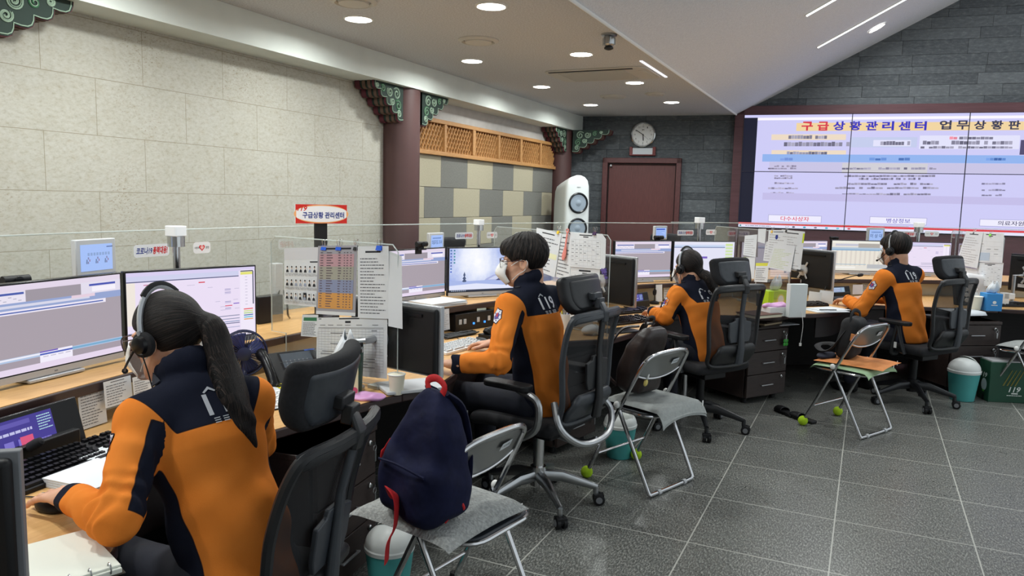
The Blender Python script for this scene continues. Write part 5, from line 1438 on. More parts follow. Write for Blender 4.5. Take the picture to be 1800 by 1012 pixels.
def head_fn(HC, R, N, s=1.0, fem=False):
    HC = np.asarray(HC, float); w = .95 if fem else 1.0
    def L(Q): return ((Q-HC) @ R)/s
    def fn(Q):
        q = L(Q); qm = q.copy(); qm[:, 0] = np.abs(q[:, 0])
        d = dell(q, (0, -.012, .03), (.074*w, .095, .088))
        d = smin(d, dell(q, (0, .028, -.042), (.060*w, .064, .072)), .03)
        d = smin(d, dell(q, (0, .062, -.094), (.026*w, .022, .020)), .03)
        d = smin(d, dcap(qm, (.052*w, -.0, -.05), (.03, .05, -.092), .016, .016), .025)     # jaw line
        d = smax(d, -dell(qm, (.032, .098, .002), (.017, .016, .011)), .012)                   # eye sockets
        d = smin(d, dcap(qm, (.012, .086, .022), (.046, .072, .02), .008, .006), .012)          # brows
        d = smin(d, dcap(q, (0, .088, .008), (0, .110, -.032), .007, .0105), .010)
        d = smin(d, dell(qm, (.011, .100, -.038), (.008, .010, .008)), .008)
        d = smin(d, dell(q, (0, .086, -.064), (.022, .010, .006)), .008)
        d = smin(d, dell(q, (0, .084, -.075), (.019, .010, .006)), .008)
        e = dell(qm, (.079*w, -.010, -.008), (.009, .021, .032)); e = smax(e, -dell(qm, (.087*w, -.004, -.004), (.006, .012, .02)), .006)
        d = smin(d, e, .008)
        d *= s
        n_ = dcap(Q, HC+R @ np.array((0, -.035, -.06))*s, np.asarray(N, float)-np.array((0, 0, .03)), .054*s*w, .062*s*w)
        return smin(d, n_, .025)
    return fn
def hand_fn(W, d, n, side, curl=(.35, .5, .35), spread=.10, s=1.0, thumb=.6):
    """W wrist, d towards the fingertips, n out of the palm, side towards the thumb"""
    W = np.asarray(W, float); d = nrm(d); n = nrm(np.asarray(n, float)-d*np.dot(n, d)); t = nrm(np.asarray(side, float)-d*np.dot(side, d)-n*np.dot(side, n))
    def pt(a, b, c): return W+(d*a+t*b+n*c)*s
    segs = []
    for (b0, a0, L, r, k) in ((.030, .086, (.040, .025, .021), .0092, 0), (.010, .091, (.044, .028, .022), .0094, 1), (-.011, .087, (.041, .026, .022), .0090, 2), (-.030, .078, (.032, .020, .019), .0082, 3)):
        p = pt(a0, b0, -.003); an = curl[0]*(1+.12*k); sp = spread*(1.2-k*.85)
        pts = [p]
        for j, l in enumerate(L):
            dirv = d*math.cos(an)+n*math.sin(an)+t*sp*(1-.25*j); p = p+nrm(dirv)*l*s; pts.append(p); an += curl[1] if j == 0 else curl[2]
        segs.append((pts, [r*s, r*.93*s, r*.86*s, r*.74*s]))
    tp = [pt(.022, .030, .006), pt(.052, .054, .012), pt(.080, .064+.012*thumb, .018), pt(.102, .062+.010*thumb, .022)]
    def fn(Q):
        e = dcap(Q, pt(-.035, 0, 0), pt(.02, 0, 0), .029*s, .029*s, flat=.72, side=n)
        pm = dcap(Q, pt(.022, .013, 0), pt(.080, .020, -.002), .024*s, .021*s, flat=.62, side=n)
        pm = smin(pm, dcap(Q, pt(.022, -.010, 0), pt(.074, -.018, -.002), .025*s, .020*s, flat=.62, side=n), .015)
        e = smin(e, pm, .018)
        f_ = None
        for pts, rs in segs:
            c = chain(Q, pts, rs, k=.004); f_ = c if f_ is None else np.minimum(f_, c)
        e = smin(e, f_, .007)
        return smin(e, chain(Q, tp, [.0155*s, .0115*s, .0098*s, .0082*s], k=.006), .012)
    lo = np.min([W-.06]+[p-.03 for q, _ in segs for p in q]+[p-.03 for p in tp], axis=0); hi = np.max([W+.06]+[p+.03 for q, _ in segs for p in q]+[p+.03 for p in tp], axis=0)
    nails = []
    for pts, rs in segs: nails.append((pts[-1], nrm(pts[-1]-pts[-2]), rs[-1]))
    return fn, lo, hi, nails, n
def person(label, x, y, rz, J, fem=False, res=.0075, head_rot=(0, 0, 0), hands=True, hs=1.0, build=1.0, hand_L=None, hand_R=None, text119=True, badge=True, hem=.47, dx119=0.0):
    """J: joints in the person's own frame (x right, y forwards, z up)"""
    J = {k: np.asarray(v, float) for k, v in J.items()}
    H, Wa, Ch, N = J['H'], J['W'], J['C'], J['N']
    U = nrm(N-H); r = J['SR']-J['SL']; r = nrm(r-U*np.dot(r, U)); F = np.cross(U, r)
    R = rotm(*head_rot); HC = J['HC']; b = build
    # ---- clothes as distance fields
    lean = nrm(N-Ch)
    def torso(Q, g=0.0):
        d = dcap(Q, H-U*.02, Wa, .172*b+g, .150*b+g, flat=.74, side=F)
        d = smin(d, dcap(Q, Wa, Ch, .150*b+g, .172*b+g, flat=.70, side=F), .05)
        d = smin(d, dcap(Q, Ch, N-U*.045, .150*b+g, .085*b+g, flat=.72, side=F), .05)
        sh = np.minimum(dcap(Q, J['SL'], N-U*.03, .066*b+g, .062+g), dcap(Q, J['SR'], N-U*.03, .066*b+g, .062+g))
        return smin(d, sh, .04)
    def arm(Q, s, g=0.0, cut=True):
        S, E, W_ = J['S'+s], J['E'+s], J['W'+s]
        d = smin(dcap(Q, S, E, .068*b+g, .055*b+g), dcap(Q, E, W_, .055*b+g, .043*b+g), .03)
        ax = nrm(W_-E)
        if cut: d = smax(d, (Q-W_) @ ax-.012, .01)
        # cloth bunched at elbow and cuff
        t = np.clip(((Q-E) @ ax)/max(np.linalg.norm(W_-E), 1e-6), -1, 1); a1 = nrm(E-S); t1 = np.clip(((Q-S) @ a1)/np.linalg.norm(E-S), 0, 1)
        ph = 2.2*np.sin(Q[:, 2]*31+1)+1.8*np.sin(Q[:, 0]*37+Q[:, 1]*23); fold = .0040*np.sin(19*t+ph+2.5*np.sin(9*t))*np.exp(-((t-.15)/.4)**2)+.0032*np.sin(15*t1+1.4*ph)*np.exp(-((t1-.85)/.3)**2)+.0035*np.sin(12*t-1.2*ph)*np.exp(-((t-.9)/.2)**2)
        return d+fold
    cring = [N+r*.066*math.cos(a)+F*(.062*math.sin(a)+.012)+U*(.031-.024*math.sin(a)) for a in [2*PI*i/12 for i in range(12)]]
    def jacket(Q):
        d = torso(Q)
        sv = (Q-N) @ U
        d = d+.004*np.sin(26*sv+5*np.sin(11*((Q-N) @ r))+2.2*np.sin(17*((Q-N) @ F)))*np.clip((-sv-.16)/.2, 0, 1)+wr(Q, .0022, 30, 1.7)
        for s in 'LR': d = smin(d, arm(Q, s), .035)
        c = None
        for i in range(12):
            e = dcap(Q, cring[i], cring[(i+1) % 12], .015, .015, flat=2.2, side=U); c = e if c is None else np.minimum(c, e)
        d = smin(d, c, .012)
        return smax(d, hem-Q[:, 2], .012)
    def navy(Q):
        q = Q-N; s = q @ U; rc = q @ r; fc = (Q-(H+np.outer((Q-H) @ U, U))) @ F
        dT = torso(Q); out = None
        alongs = {}
        for sd, sg in (('L', -1), ('R', 1)):
            S = J['S'+sd]; a = nrm(r*sg*.86-U*.5); alongs[sd] = (Q-S) @ a
        outer = np.maximum(alongs['L'], alongs['R'])
        yoke = np.minimum(s+.135, -outer-.012)
        hgt = np.clip((-s-.14)/.36, 0, 1.2); w = .022+.052*hgt**.8
        pan = np.minimum(np.minimum(w-np.abs(fc+.012-.02*hgt), np.abs(rc)-.06), -(s+.142))
        out = np.maximum(yoke, pan)
        for sd in 'LR':
            S, E, W_ = J['S'+sd], J['E'+sd], J['W'+sd]
            dA = np.minimum(dcap(Q, S, E, .068*b, .055*b), dcap(Q, E, W_, .055*b, .043*b)); on = (dT-dA)
            a1 = nrm(E-S); L1 = np.linalg.norm(E-S); t1 = (Q-S) @ a1; wv = Q-S-np.outer(t1, a1); wl = np.maximum(np.linalg.norm(wv, axis=1), 1e-5)
            inward = -r if sd == 'L' else r
            e = nrm(-F*.75-inward*.55-U*.25); cosv = (wv @ e)/wl
            under = np.minimum(np.minimum((cosv-.80)*.07, t1-.03), L1*.98-t1)
            a2 = nrm(W_-E); t2 = (Q-W_) @ a2; cuff = t2+.030
            dE = np.linalg.norm(Q-W_, axis=1); cuff = np.where(dE < .13, cuff, -1)
            arm_n = np.maximum(under, cuff)
            out = np.where(on > .0, np.maximum(arm_n, np.minimum(yoke, 1)), out)
            out = np.where(dE < .12, cuff, out)
        return np.clip(out, -.05, .05)
    # ---- body: head, neck and hands in detail, the rest slim beneath the clothes; one mesh
    hf = head_fn(HC, R, N, hs, fem)
    V1, F1 = surf(hf, HC-.17, HC+np.array((.17, .19, .17)), .0048 if res < .008 else .006)
    extra = []
    def body(Q):
        d = torso(Q, -.028)
        for s in 'LR':
            d = smin(d, smin(dcap(Q, J['S'+s], J['E'+s], .042, .036), dcap(Q, J['E'+s], J['W'+s], .036, .026), .02), .02)
            d = smin(d, smin(dcap(Q, J['h'+s], J['K'+s], .07, .05), dcap(Q, J['K'+s], J['A'+s], .045, .032), .02), .03)
        return d
    allp = np.array([v for k, v in J.items()]); lo, hi = allp.min(0)-.2, allp.max(0)+.2
    V2, F2 = surf(body, lo, np.minimum(hi, [9, 9, N[2]+.05]), .022, push=1); extra.append((V2, F2.tolist()))
    for sd, hd in (('L', hand_L), ('R', hand_R)):
        if hd is None: continue
        hfn, hl, hh, nails, pn = hand_fn(J['W'+sd], hd['d'], hd['n'], hd['side'], hd.get('curl', (.3, .45, .3)), hd.get('spread', .1), hd.get('s', .95 if not fem else .88))
        Vh, Fh = surf(hfn, hl, hh, hd.get('res', .0036)); extra.append((Vh, Fh.tolist()))
    V = V1; polys = [tuple(f) for f in F1.tolist()]
    for v2, f2 in extra:
        o = len(V); V = np.concatenate([V, v2]); polys += [tuple(int(i)+o for i in f) for f in f2]
    me = bpy.data.meshes.new('person'); me.from_pydata(V.tolist(), [], polys); me.materials.append(m_skin)
    me.polygons.foreach_set('use_smooth', [True]*len(me.polygons)); me.update()
    P_ = bpy.data.objects.new('person', me); COL.objects.link(P_); P_.location = (x, y, 0); P_.rotation_euler = (0, 0, rz)
    tag(P_, label, 'person', 'seated dispatchers in orange and navy jackets')
    lo2 = np.minimum.reduce([J[k] for k in ('H', 'N', 'SL', 'SR', 'EL', 'ER', 'WL', 'WR')])-.2; hi2 = np.maximum.reduce([J[k] for k in ('H', 'N', 'SL', 'SR', 'EL', 'ER', 'WL', 'WR')])+.14
    lo2[2] = max(lo2[2], hem-.03)
    ja = soft('jacket', jacket, lo2, hi2, res, m_jack, P_, {'navy': navy})
    def trousers(Q):
        d = dell(Q, H-np.array((0, -.02, .02)), (.175*b, .13, .10))
        for s in 'LR': d = smin(d, smin(dcap(Q, J['h'+s], J['K'+s], .092*b, .068*b), dcap(Q, J['K'+s], J['A'+s]+np.array((0, 0, .03)), .066*b, .054*b), .03), .035)
        return d+wr(Q, .004, 24, .5)
    lo3 = np.minimum.reduce([J[k] for k in ('H', 'KL', 'KR', 'AL', 'AR')])-.2; hi3 = np.maximum.reduce([J[k] for k in ('H', 'KL', 'KR', 'AL', 'AR')])+.17; hi3[2] = min(hi3[2], .72)
    soft('trousers', trousers, lo3, hi3, .013, m_trous, P_)
    for s in 'LR':
        A = J['A'+s]
        def shoe(Q): return smin(dell(Q, A+np.array((0, .07, -.055)), (.045, .13, .036)), dell(Q, A+np.array((0, -.01, -.02)), (.042, .055, .055)), .03)
        soft('shoe', shoe, A-np.array((.08, .12, .12)), A+np.array((.08, .26, .08)), .012, m_shoe, P_, push=1)
    # ---- print on the back and the patch on the left sleeve
    if text119:
        q = MB(); q2 = []
        vs, fs, x0, x1, y0, y1 = text_mesh('119', .02)
        o = N-U*.085+r*dx119
        pts = np.array([o+r*((v[0]-(x0+x1)/2)*.115/(x1-x0))+U*((v[1]-(y0+y1)/2)*.062/(y1-y0)) for v in vs])-F*.25
        base = [([(-.052, .036), (-.034, .05), (-.016, .036), (-.02, .033), (-.034, .042), (-.048, .033)], None)]
        pts = onto(jacket, pts, .0016, 10, -F)
        q.add(pts.tolist(), fs)
        for poly, _ in base:
            pp = onto(jacket, np.array([o+r*a+U*b_ for a, b_ in poly])-F*.25, .0016, 10, -F); q.add(pp.tolist(), [tuple(range(len(poly)))])
        for k in range(3):
            for (a0, a1) in ((-.05, -.034), (-.026, -.010), (.006, .044)):
                pp = onto(jacket, np.array([o+r*a+U*b_ for a, b_ in ((a0, -.038-.006*k), (a1, -.038-.006*k), (a1, -.0405-.006*k), (a0, -.0405-.006*k))])-F*.25, .0016, 10, -F); q.add(pp.tolist(), [(0, 1, 2, 3)])
        q.build('back_print', m_sil, ja, smooth=0)
    if badge:
        S, E = J['SL'], J['EL']; a1 = nrm(E-S); c0 = S+a1*.085
        outd = nrm(-r-a1*np.dot(-r, a1)); outd = nrm(outd*.9+F*badge*.4); vx = np.cross(a1, outd)*-1
        q = MB(); mats_ = [paint((30, 32, 52)), paint((232, 232, 238)), paint((96, 84, 150)), paint((206, 62, 50))]
        def star(n_, r0, r1, ph=0): return [((r0 if i % 2 == 0 else r1)*math.cos(ph+PI*i/n_), (r0 if i % 2 == 0 else r1)*math.sin(ph+PI*i/n_)) for i in range(2*n_)]
        for mi_, poly, lift in ((0, star(6, .044, .036, PI/6), .0015), (1, star(6, .039, .031, PI/6), .0022), (2, star(6, .022, .017, 0), .0029), (3, [(.006*math.cos(a), .006+.012*math.sin(a)) for a in [2*PI*i/10 for i in range(10)]], .0036)):
            pp = np.array([c0]+[c0+vx*p[0]*.86-a1*p[1] for p in poly])+outd*.12
            pp = onto(jacket, pp, lift, 8, outd); k_ = len(poly)
            q.cur = mi_; q.add(pp.tolist(), [(0, 1+i, 1+(i+1) % k_) for i in range(k_)])
        for i in range(8):
            a = PI*2*i/8; pp = onto(jacket, np.array([c0+vx*(.026*math.cos(a)+dx)*.86-a1*(.026*math.sin(a)+dy) for dx, dy in ((-.003, -.003), (.003, -.003), (.003, .003), (-.003, .003))])+outd*.12, .0030, 8, outd); q.cur = 2; q.add(pp.tolist(), [(0, 1, 2, 3)])
        q.build('sleeve_patch', mats_, ja, smooth=0)
    if True:   # small loops on the shoulders
        for sg, sd in ((-1, 'L'),):
            q = MB(); c0 = J['SL']*.6+N*.4
            pp = onto(jacket, np.array([c0+F*a_+r*b_ for a_, b_ in ((-.014, -.006), (.016, -.006), (.016, .006), (-.014, .006))])+U*.14, .004, 10, U); q.add(pp.tolist(), [(0, 1, 2, 3)]); q.build('shoulder_loop', m_trous, ja, smooth=0, solid=.003)
    HM = Matrix(((R[0, 0], R[0, 1], R[0, 2], HC[0]), (R[1, 0], R[1, 1], R[1, 2], HC[1]), (R[2, 0], R[2, 1], R[2, 2], HC[2]), (0, 0, 0, 1))) @ Matrix.Diagonal((hs, hs, hs, 1))
    # eyes
    q = MB(); 
    for s in (-1, 1): q.mat(0).sphere((s*.032, .082, .002), .0125, HM, 12, 8); q.mat(1).sphere((s*.032, .0895, .002), .0062, HM, 10, 6)
    q.build('eyes', [paint((236, 232, 228), .2), paint((24, 18, 16), .2)], P_)
    return P_, dict(HM=HM, HC=HC, R=R, hs=hs, N=N, U=U, F=F, r=r, jacket=jacket, head=hf)
def hair_obj(P_, I, fn_extra, lo, hi, res, strand, along):
    HC, R, hs = I['HC'], I['R'], I['hs']
    def L(Q): return ((Q-HC) @ R)/hs
    return soft('hair', lambda Q: fn_extra(L(Q), Q), HC+np.array(lo), HC+np.array(hi), res, m_hair, P_, {'strand': lambda V: strand(L(V), V), 'along': lambda V: along(L(V), V)})
def short_hair(P_, I, res=.006, fringe=.045, vol=1.0):
    def fn(q, Q):
        th = np.interp(q[:, 2], [-.07, -.02, .02, .06, .11], [.003, .007, .012, .017, .021])*vol
        d = dell(q, (0, -.012, .03), (.076, .097, .090))-th
        d = smin(d, dell(q, (.012, .066, .070), (.064, .042, .034)), .03)        # fringe swept over the forehead
        a_ = np.arctan2(q[:, 0]-.01, q[:, 1]+.02)
        d = d+(.0016*np.sin(26*a_+50*q[:, 2])+.0014*np.sin(41*a_-70*q[:, 2]+1)+.0016*np.sin(60*q[:, 0]+35*q[:, 1]))*np.clip((q[:, 2]+.03)*12, .1, 1)
        low = np.interp(q[:, 1], [-.12, -.085, -.04, -.012, .02, .05, .075, .12], [-.075, -.085, -.05, .006, .014, .004, fringe, fringe-.004])
        return smax(d, low-q[:, 2], .012)
    return hair_obj(P_, I, fn, (-.14, -.15, -.13), (.14, .15, .17), res, lambda q, V: np.arctan2(q[:, 0], q[:, 1]+.03)*.6+q[:, 2]*2, lambda q, V: q[:, 2]*6)
def pony_hair(P_, I, tail, rs, tie, res=.005, hang=None):
    """combed back hair, gathered at `tie` (head frame), and a tail along `tail` (person frame)"""
    tie = np.asarray(tie, float); tail = [np.asarray(p, float) for p in tail]
    tl = spline([Vector(p) for p in tail], 4); tl = [np.array(p) for p in tl]; rr_ = np.interp(np.linspace(0, 1, len(tl)), np.linspace(0, 1, len(rs)), rs)
    def near(V):
        D = np.stack([np.linalg.norm(V-p, axis=1) for p in tl], 1); return D.argmin(1), D.min(1)
    def scalp(q):
        d = dell(q, (0, -.012, .032), (.081, .103, .097))
        low = np.interp(q[:, 1], [-.12, -.08, -.03, -.006, .02, .05, .075, .12], [-.05, -.085, -.06, .008, .02, .034, .058, .075])
        d = smax(d, low-q[:, 2], .010)
        return smin(d, dcap(q, tie*.82, tie, .03, .02), .03)
    def fn(q, Q):
        d = scalp(q)*I['hs']
        t = None
        for i in range(len(tl)-1):
            e = dcap(Q, tl[i], tl[i+1], rr_[i], rr_[i+1], flat=.8, side=I['F']); t = e if t is None else smin(t, e, .012)
        t = t+.0018*np.sin(90*(Q @ I['r'])+14*(Q @ I['U'])+4*np.sin(20*Q[:, 2]))
        return smin(d, t, .01)
    def strand(q, V):
        ax = nrm(tie); e1 = nrm(np.cross(ax, (0, 0, 1))); e2 = np.cross(ax, e1); p = q-tie*.9
        a = np.arctan2(p @ e1, p @ e2)
        k, dm = near(V); c = np.array(tl)[k]; b = ((V-c) @ I['r'])*18+((V-c) @ I['F'])*9
        return np.where(scalp(q)*I['hs'] < .006, a*1.4, b)
    def along(q, V):
        k, dm = near(V); return np.where(scalp(q)*I['hs'] < .006, np.linalg.norm(q-tie, axis=1)*6, k*.3)
    lo = np.minimum(np.array((-.13, -.15, -.13)), np.min(tail, 0)-I['HC']-.06); hi = np.maximum(np.array((.13, .13, .15)), np.max(tail, 0)-I['HC']+.06)
    o = hair_obj(P_, I, fn, lo, hi, res, strand, along)
    q = MB(); T = I['HM']; ax = Vector(tie).normalized(); 
    a = ax.orthogonal().normalized(); b_ = ax.cross(a); c = Vector(tie)*.985
    q.tube([c+a*(.021*math.cos(t))+b_*(.021*math.sin(t)) for t in [2*PI*i/14 for i in range(14)]], .008, 8, closed=True, T=T); q.build('hair_tie', paint((16, 16, 18), .9), o)
    return o
def mask_obj(P_, I, wide=1.0):
    q = MB(); rows = []
    for b_ in np.linspace(-1, 1, 13):
        r_ = []
        for a in np.linspace(-1, 1, 21):
            ang = a*1.25; beak = max(0, 1-abs(a)**1.6); zc = -.048+.060*b_*(1-.34*abs(a)**2)
            fr = np.interp(b_, [-1, -.35, 0, .4, 1], [.090, .128, .142, .134, .106])
            yy = .050+(fr-.050)*(math.cos(ang)**.9 if math.cos(ang) > 0 else 0); xx = .070*math.sin(ang)*wide
            r_.append((xx, yy, zc))
        rows.append(r_)
    q.grid(rows, I['HM']); o = q.build('face_mask', m_mask, P_, smooth=50, solid=.0015)
    for s in (-1, 1):
        q = MB()
        for z0, z1 in ((-.012, .018), (-.078, -.036)):
            q.tube(spline([(s*.066, .052, z0), (s*.078, .02, (z0*.4+z1*.6)), (s*.084, -.012, z1)], 4), .0016, 5, T=I['HM'])
        q.tube(spline([(s*.084, -.012, .018), (s*.085, -.028, .0), (s*.084, -.012, -.036)], 4), .0016, 5, T=I['HM'])
        q.build('ear_loop', m_mask, o)
    return o
def glasses_obj(P_, I, col):
    q = MB()
    for s in (-1, 1):
        q.tube([(s*.034+p[0], .112-.35*abs(abs(s*.034+p[0])-.01)**1.3, .002+p[1]) for p in rounded(.054, .040, .014, 4)], .0016, 6, closed=True, T=I['HM'])
        q.tube(spline([(s*.062, .098, .010), (s*.078, .06, .010), (s*.083, -.005, .008), (s*.080, -.03, -.012)], 4), .0015, 6, T=I['HM'])
    q.tube([(-.009, .112, .006), (0, .114, .010), (.009, .112, .006)], .0015, 6, T=I['HM'])
    o = q.build('glasses', M('glasses_frame', col, .3, .4), P_)
    q = MB()
    for s in (-1, 1): q.add([(s*.034+p[0], .1115-.35*abs(abs(s*.034+p[0])-.01)**1.3, .002+p[1]) for p in rounded(.052, .038, .013, 4)], [tuple(range(20 if False else len(rounded(.052, .038, .013, 4))))], I['HM'])
    q.build('lens', m_acr, o, smooth=0); return o
def headset_obj(P_, I, both=False, r_=.092, z0=-.008):
    q = MB(); T = I['HM']
    arc = [(-r_*math.cos(a), -.004, .012+(.142-.012)*math.sin(a)) for a in np.linspace(0, PI, 22)]
    q.mat(1).tube(arc, .0055, 6, T=T, flat=1.6, up=(0, 1, 0)); q.mat(0).tube([(p[0]*1.03, p[1], p[2]*1.02+.001) for p in arc[6:-6]], .006, 6, T=T, flat=1.9, up=(0, 1, 0))
    o = q.build('headset', [m_black, m_silver], P_)
    for s in ((-1, 1) if both else (-1,)):
        TT = T @ Matrix.Translation((s*.088, -.004, z0)) @ Matrix.Rotation(s*PI/2, 4, 'Y')
        q = MB(); q.mat(0).lathe([(.030, -.010), (.034, -.004), (.034, .008), (.026, .013)], 24, TT); q.mat(1).lathe([(.026, .013), (.022, .022), (.016, .025)], 24, TT); q.build('ear_cup', [m_fab, m_blackg], o)
        q = MB(); q.tube([(s*.094, -.004, z0+.012), (s*.098, -.004, .03)], .006, 6, T=T); q.build('slider', m_silver, o)
    q = MB(); q.tube(spline([(-.108, .0, z0), (-.104, .04, z0-.03), (-.085, .085, z0-.055), (-.06, .115, z0-.062)], 5), .0032, 6, T=T); q.tube([(-.06, .115, z0-.062), (-.05, .125, z0-.064)], .008, 8, T=T); q.build('microphone', m_black, o)
    cv = [(-.10, -.004, z0-.03), (-.098, -.01, z0-.09), (-.105, -.02, z0-.18), (-.12, .0, z0-.26)]
    q = MB(); q.tube(spline(cv, 5), .002, 5, T=T); q.build('cable', m_black, o); return o
def local(x, y, rz, w):
    c, s = math.cos(rz), math.sin(rz); dx, dy = w[0]-x, w[1]-y
    return np.array((c*dx+s*dy, -s*dx+c*dy, w[2]))
def legs(yk=.43, sp=.12, za=.09): return dict(hL=(-.10, .0, .54), hR=(.10, .0, .54), KL=(-sp, yk, .53), KR=(sp, yk, .53), AL=(-sp, yk-.05, za), AR=(sp, yk-.02, za))

# --- the nearest woman, ponytail, headset
x, y, rz = -1.43, 1.40, rad(80)
J = dict(H=(0, -.02, .55), W=(0, .03, .68), C=(0, .13, .87), N=(0, .205, 1.035), HC=(.0, .305, 1.145), SL=(-.150, .175, .965), SR=(.145, .14, .965),
         EL=(-.295, .03, .79), WL=local(x, y, rz, P(127, 874, .782)), ER=(.22, .22, .80), WR=(.13, .46, .765), **legs(.42))
wl = J['WL']; 
p1, I1 = person('woman nearest the camera with a long ponytail and headset, left hand on a mouse', x, y, rz, J, True, .0062, (rad(15), rad(-13), 0), build=.88,
    hand_L=dict(d=(-.05, 1, -.16), n=(0.05, -.15, -1), side=(1, 0, 0), curl=(.10, .22, .20), spread=.20, res=.0028, s=.98), hand_R=dict(d=(-.3, 1, -.1), n=(0, 0, -1), side=(-1, 0, 0)), hem=.50, badge=.8, dx119=.04)
hc = J['HC']; tR = I1['R']
tie = (0.03, -.108, .022)
tw = np.array(hc)+tR @ np.array(tie)
pony_hair(p1, I1, [tw-tR @ np.array((0, -.02, 0)), tw+np.array((.006, -.024, -.010)), tw+np.array((.010, -.044, -.06)), tw+np.array((.006, -.080, -.13)), tw+np.array((.0, -.128, -.20)), tw+np.array((.004, -.165, -.265)), tw+np.array((.012, -.195, -.33))], [.018, .025, .033, .038, .037, .028, .004], tie, .0052)
mask_obj(p1, I1); glasses_obj(p1, I1, (70, 50, 60)); headset_obj(p1, I1)

# --- man in glasses at the second desk
x, y, rz = -1.46, 3.43, rad(80)
J = dict(H=(0, -.03, .55), W=(0, -.02, .70), C=(0, .02, .90), N=(0, .055, 1.112), HC=(0, .10, 1.236), SL=(-.185, .045, 1.03), SR=(.185, .045, 1.03),
         EL=(-.36, -.02, .80), WL=local(x, y, rz, P(800, 640, .775)), ER=(.30, .20, .80), WR=local(x, y, rz, P(868, 603, .77)), **legs(.44, .14))
p2, I2 = person('man in glasses and a white mask typing at the second desk', x, y, rz, J, False, .0072, (rad(27), rad(-5), 0), hs=1.06,
    hand_L=dict(d=(.1, 1, -.1), n=(0, 0, -1), side=(1, 0, 0)), hand_R=dict(d=(-.1, 1, -.12), n=(0, -.1, -1), side=(-1, 0, 0), curl=(.2, .45, .3)), hem=.49, badge=.55)
short_hair(p2, I2, .0050, .034, 1.03); mask_obj(p2, I2); glasses_obj(p2, I2, (140, 60, 50))

# --- ponytailed woman at the third desk
x, y, rz = -.99, 5.20, rad(57)
J = dict(H=(0, -.03, .54), W=(0, .0, .67), C=(0, .05, .84), N=(0, .10, .985), HC=(-.01, .15, 1.10), SL=(-.155, .09, .925), SR=(.155, .09, .925),
         EL=local(x, y, rz, P(1163, 556, .785)), WL=local(x, y, rz, P(1145, 549, .765)), ER=(.26, .28, .79), WR=(.10, .50, .765), **legs(.42))
J['EL'] = np.array((-.25, .10, .775)); J['WL'] = np.array((-.13, .36, .765))
p3, I3 = person('ponytailed woman in a headset at the third desk, seen from behind', x, y, rz, J, True, .009, (rad(4), rad(-12), 0), build=.92,
    hand_L=dict(d=(.3, 1, -.1), n=(0, 0, -1), side=(1, 0, 0), res=.005), hand_R=dict(d=(-.3, 1, -.1), n=(0, 0, -1), side=(-1, 0, 0), res=.006), hem=.48)
tie = (.01, -.108, -.05); tw = np.array(J['HC'])+I3['R'] @ np.array(tie)
pony_hair(p3, I3, [tw-I3['R'] @ np.array((0, -.02, 0)), tw+np.array((.01, -.04, -.02)), tw+np.array((.04, -.07, -.09)), tw+np.array((.07, -.085, -.17))], [.022, .032, .032, .006], tie, .007)
mask_obj(p3, I3); headset_obj(p3, I3)

# --- man before the video wall
x, y, rz = .31, 6.74, rad(54)
J = dict(H=(0, -.03, .55), W=(0, .0, .70), C=(0, .05, .90), N=(0, .085, 1.085), HC=(-.01, .125, 1.215), SL=(-.185, .075, 1.0), SR=(.185, .075, 1.01),
         EL=(-.27, .20, .74), WL=(-.13, .44, .775), ER=(.28, .25, .80), WR=(.15, .48, .775), **legs(.40, .13))
p4, I4 = person('short haired man in a headset before the video wall, seen from behind', x, y, rz, J, False, .0095, (rad(6), rad(-8), 0), hs=1.04,
    hand_L=dict(d=(.1, 1, -.1), n=(0, 0, -1), side=(1, 0, 0), res=.005), hand_R=dict(d=(-.2, 1, -.1), n=(0, 0, -1), side=(-1, 0, 0), res=.006), hem=.50, badge=.6)
short_hair(p4, I4, .0075, .045, 1.02); mask_obj(p4, I4); headset_obj(p4, I4, both=True)
# ================================================================== SMALL THINGS
def at_depth(u, v, dep):
    d = Vector(ray(u, v)); return Vector((0, 0, EYE))+d*dep
def ringhit(u, v, R):
    d = ray(u, v); ox, oy = -CEN.x, -CEN.y; a = d[0]**2+d[1]**2; b_ = 2*(ox*d[0]+oy*d[1]); c = ox*ox+oy*oy-R*R
    t = (-b_+math.sqrt(b_*b_-4*a*c))/(2*a); return Vector((d[0]*t, d[1]*t, EYE+d[2]*t))
def rz_out(p): v = (Vector((p[0], p[1]))-CEN); return math.atan2(v.y, v.x)-PI/2     # +y local points away from the ring's centre
def pxm(p): return ((Vector(p)-Vector((0, 0, EYE))).dot(Vector(CR[2])))/FPX            # metres per pixel at a point
STAND = Matrix(((1, 0, 0, 0), (0, 0, -1, 0), (0, 1, 0, 0), (0, 0, 0, 1)))              # flat picture set upright, facing local -y
blue_s = emitm((150, 180, 246), 1.0); m_navytx = paint((44, 60, 140)); m_redtx = paint((206, 40, 50)); m_pinkp = paint((226, 140, 130), .4)
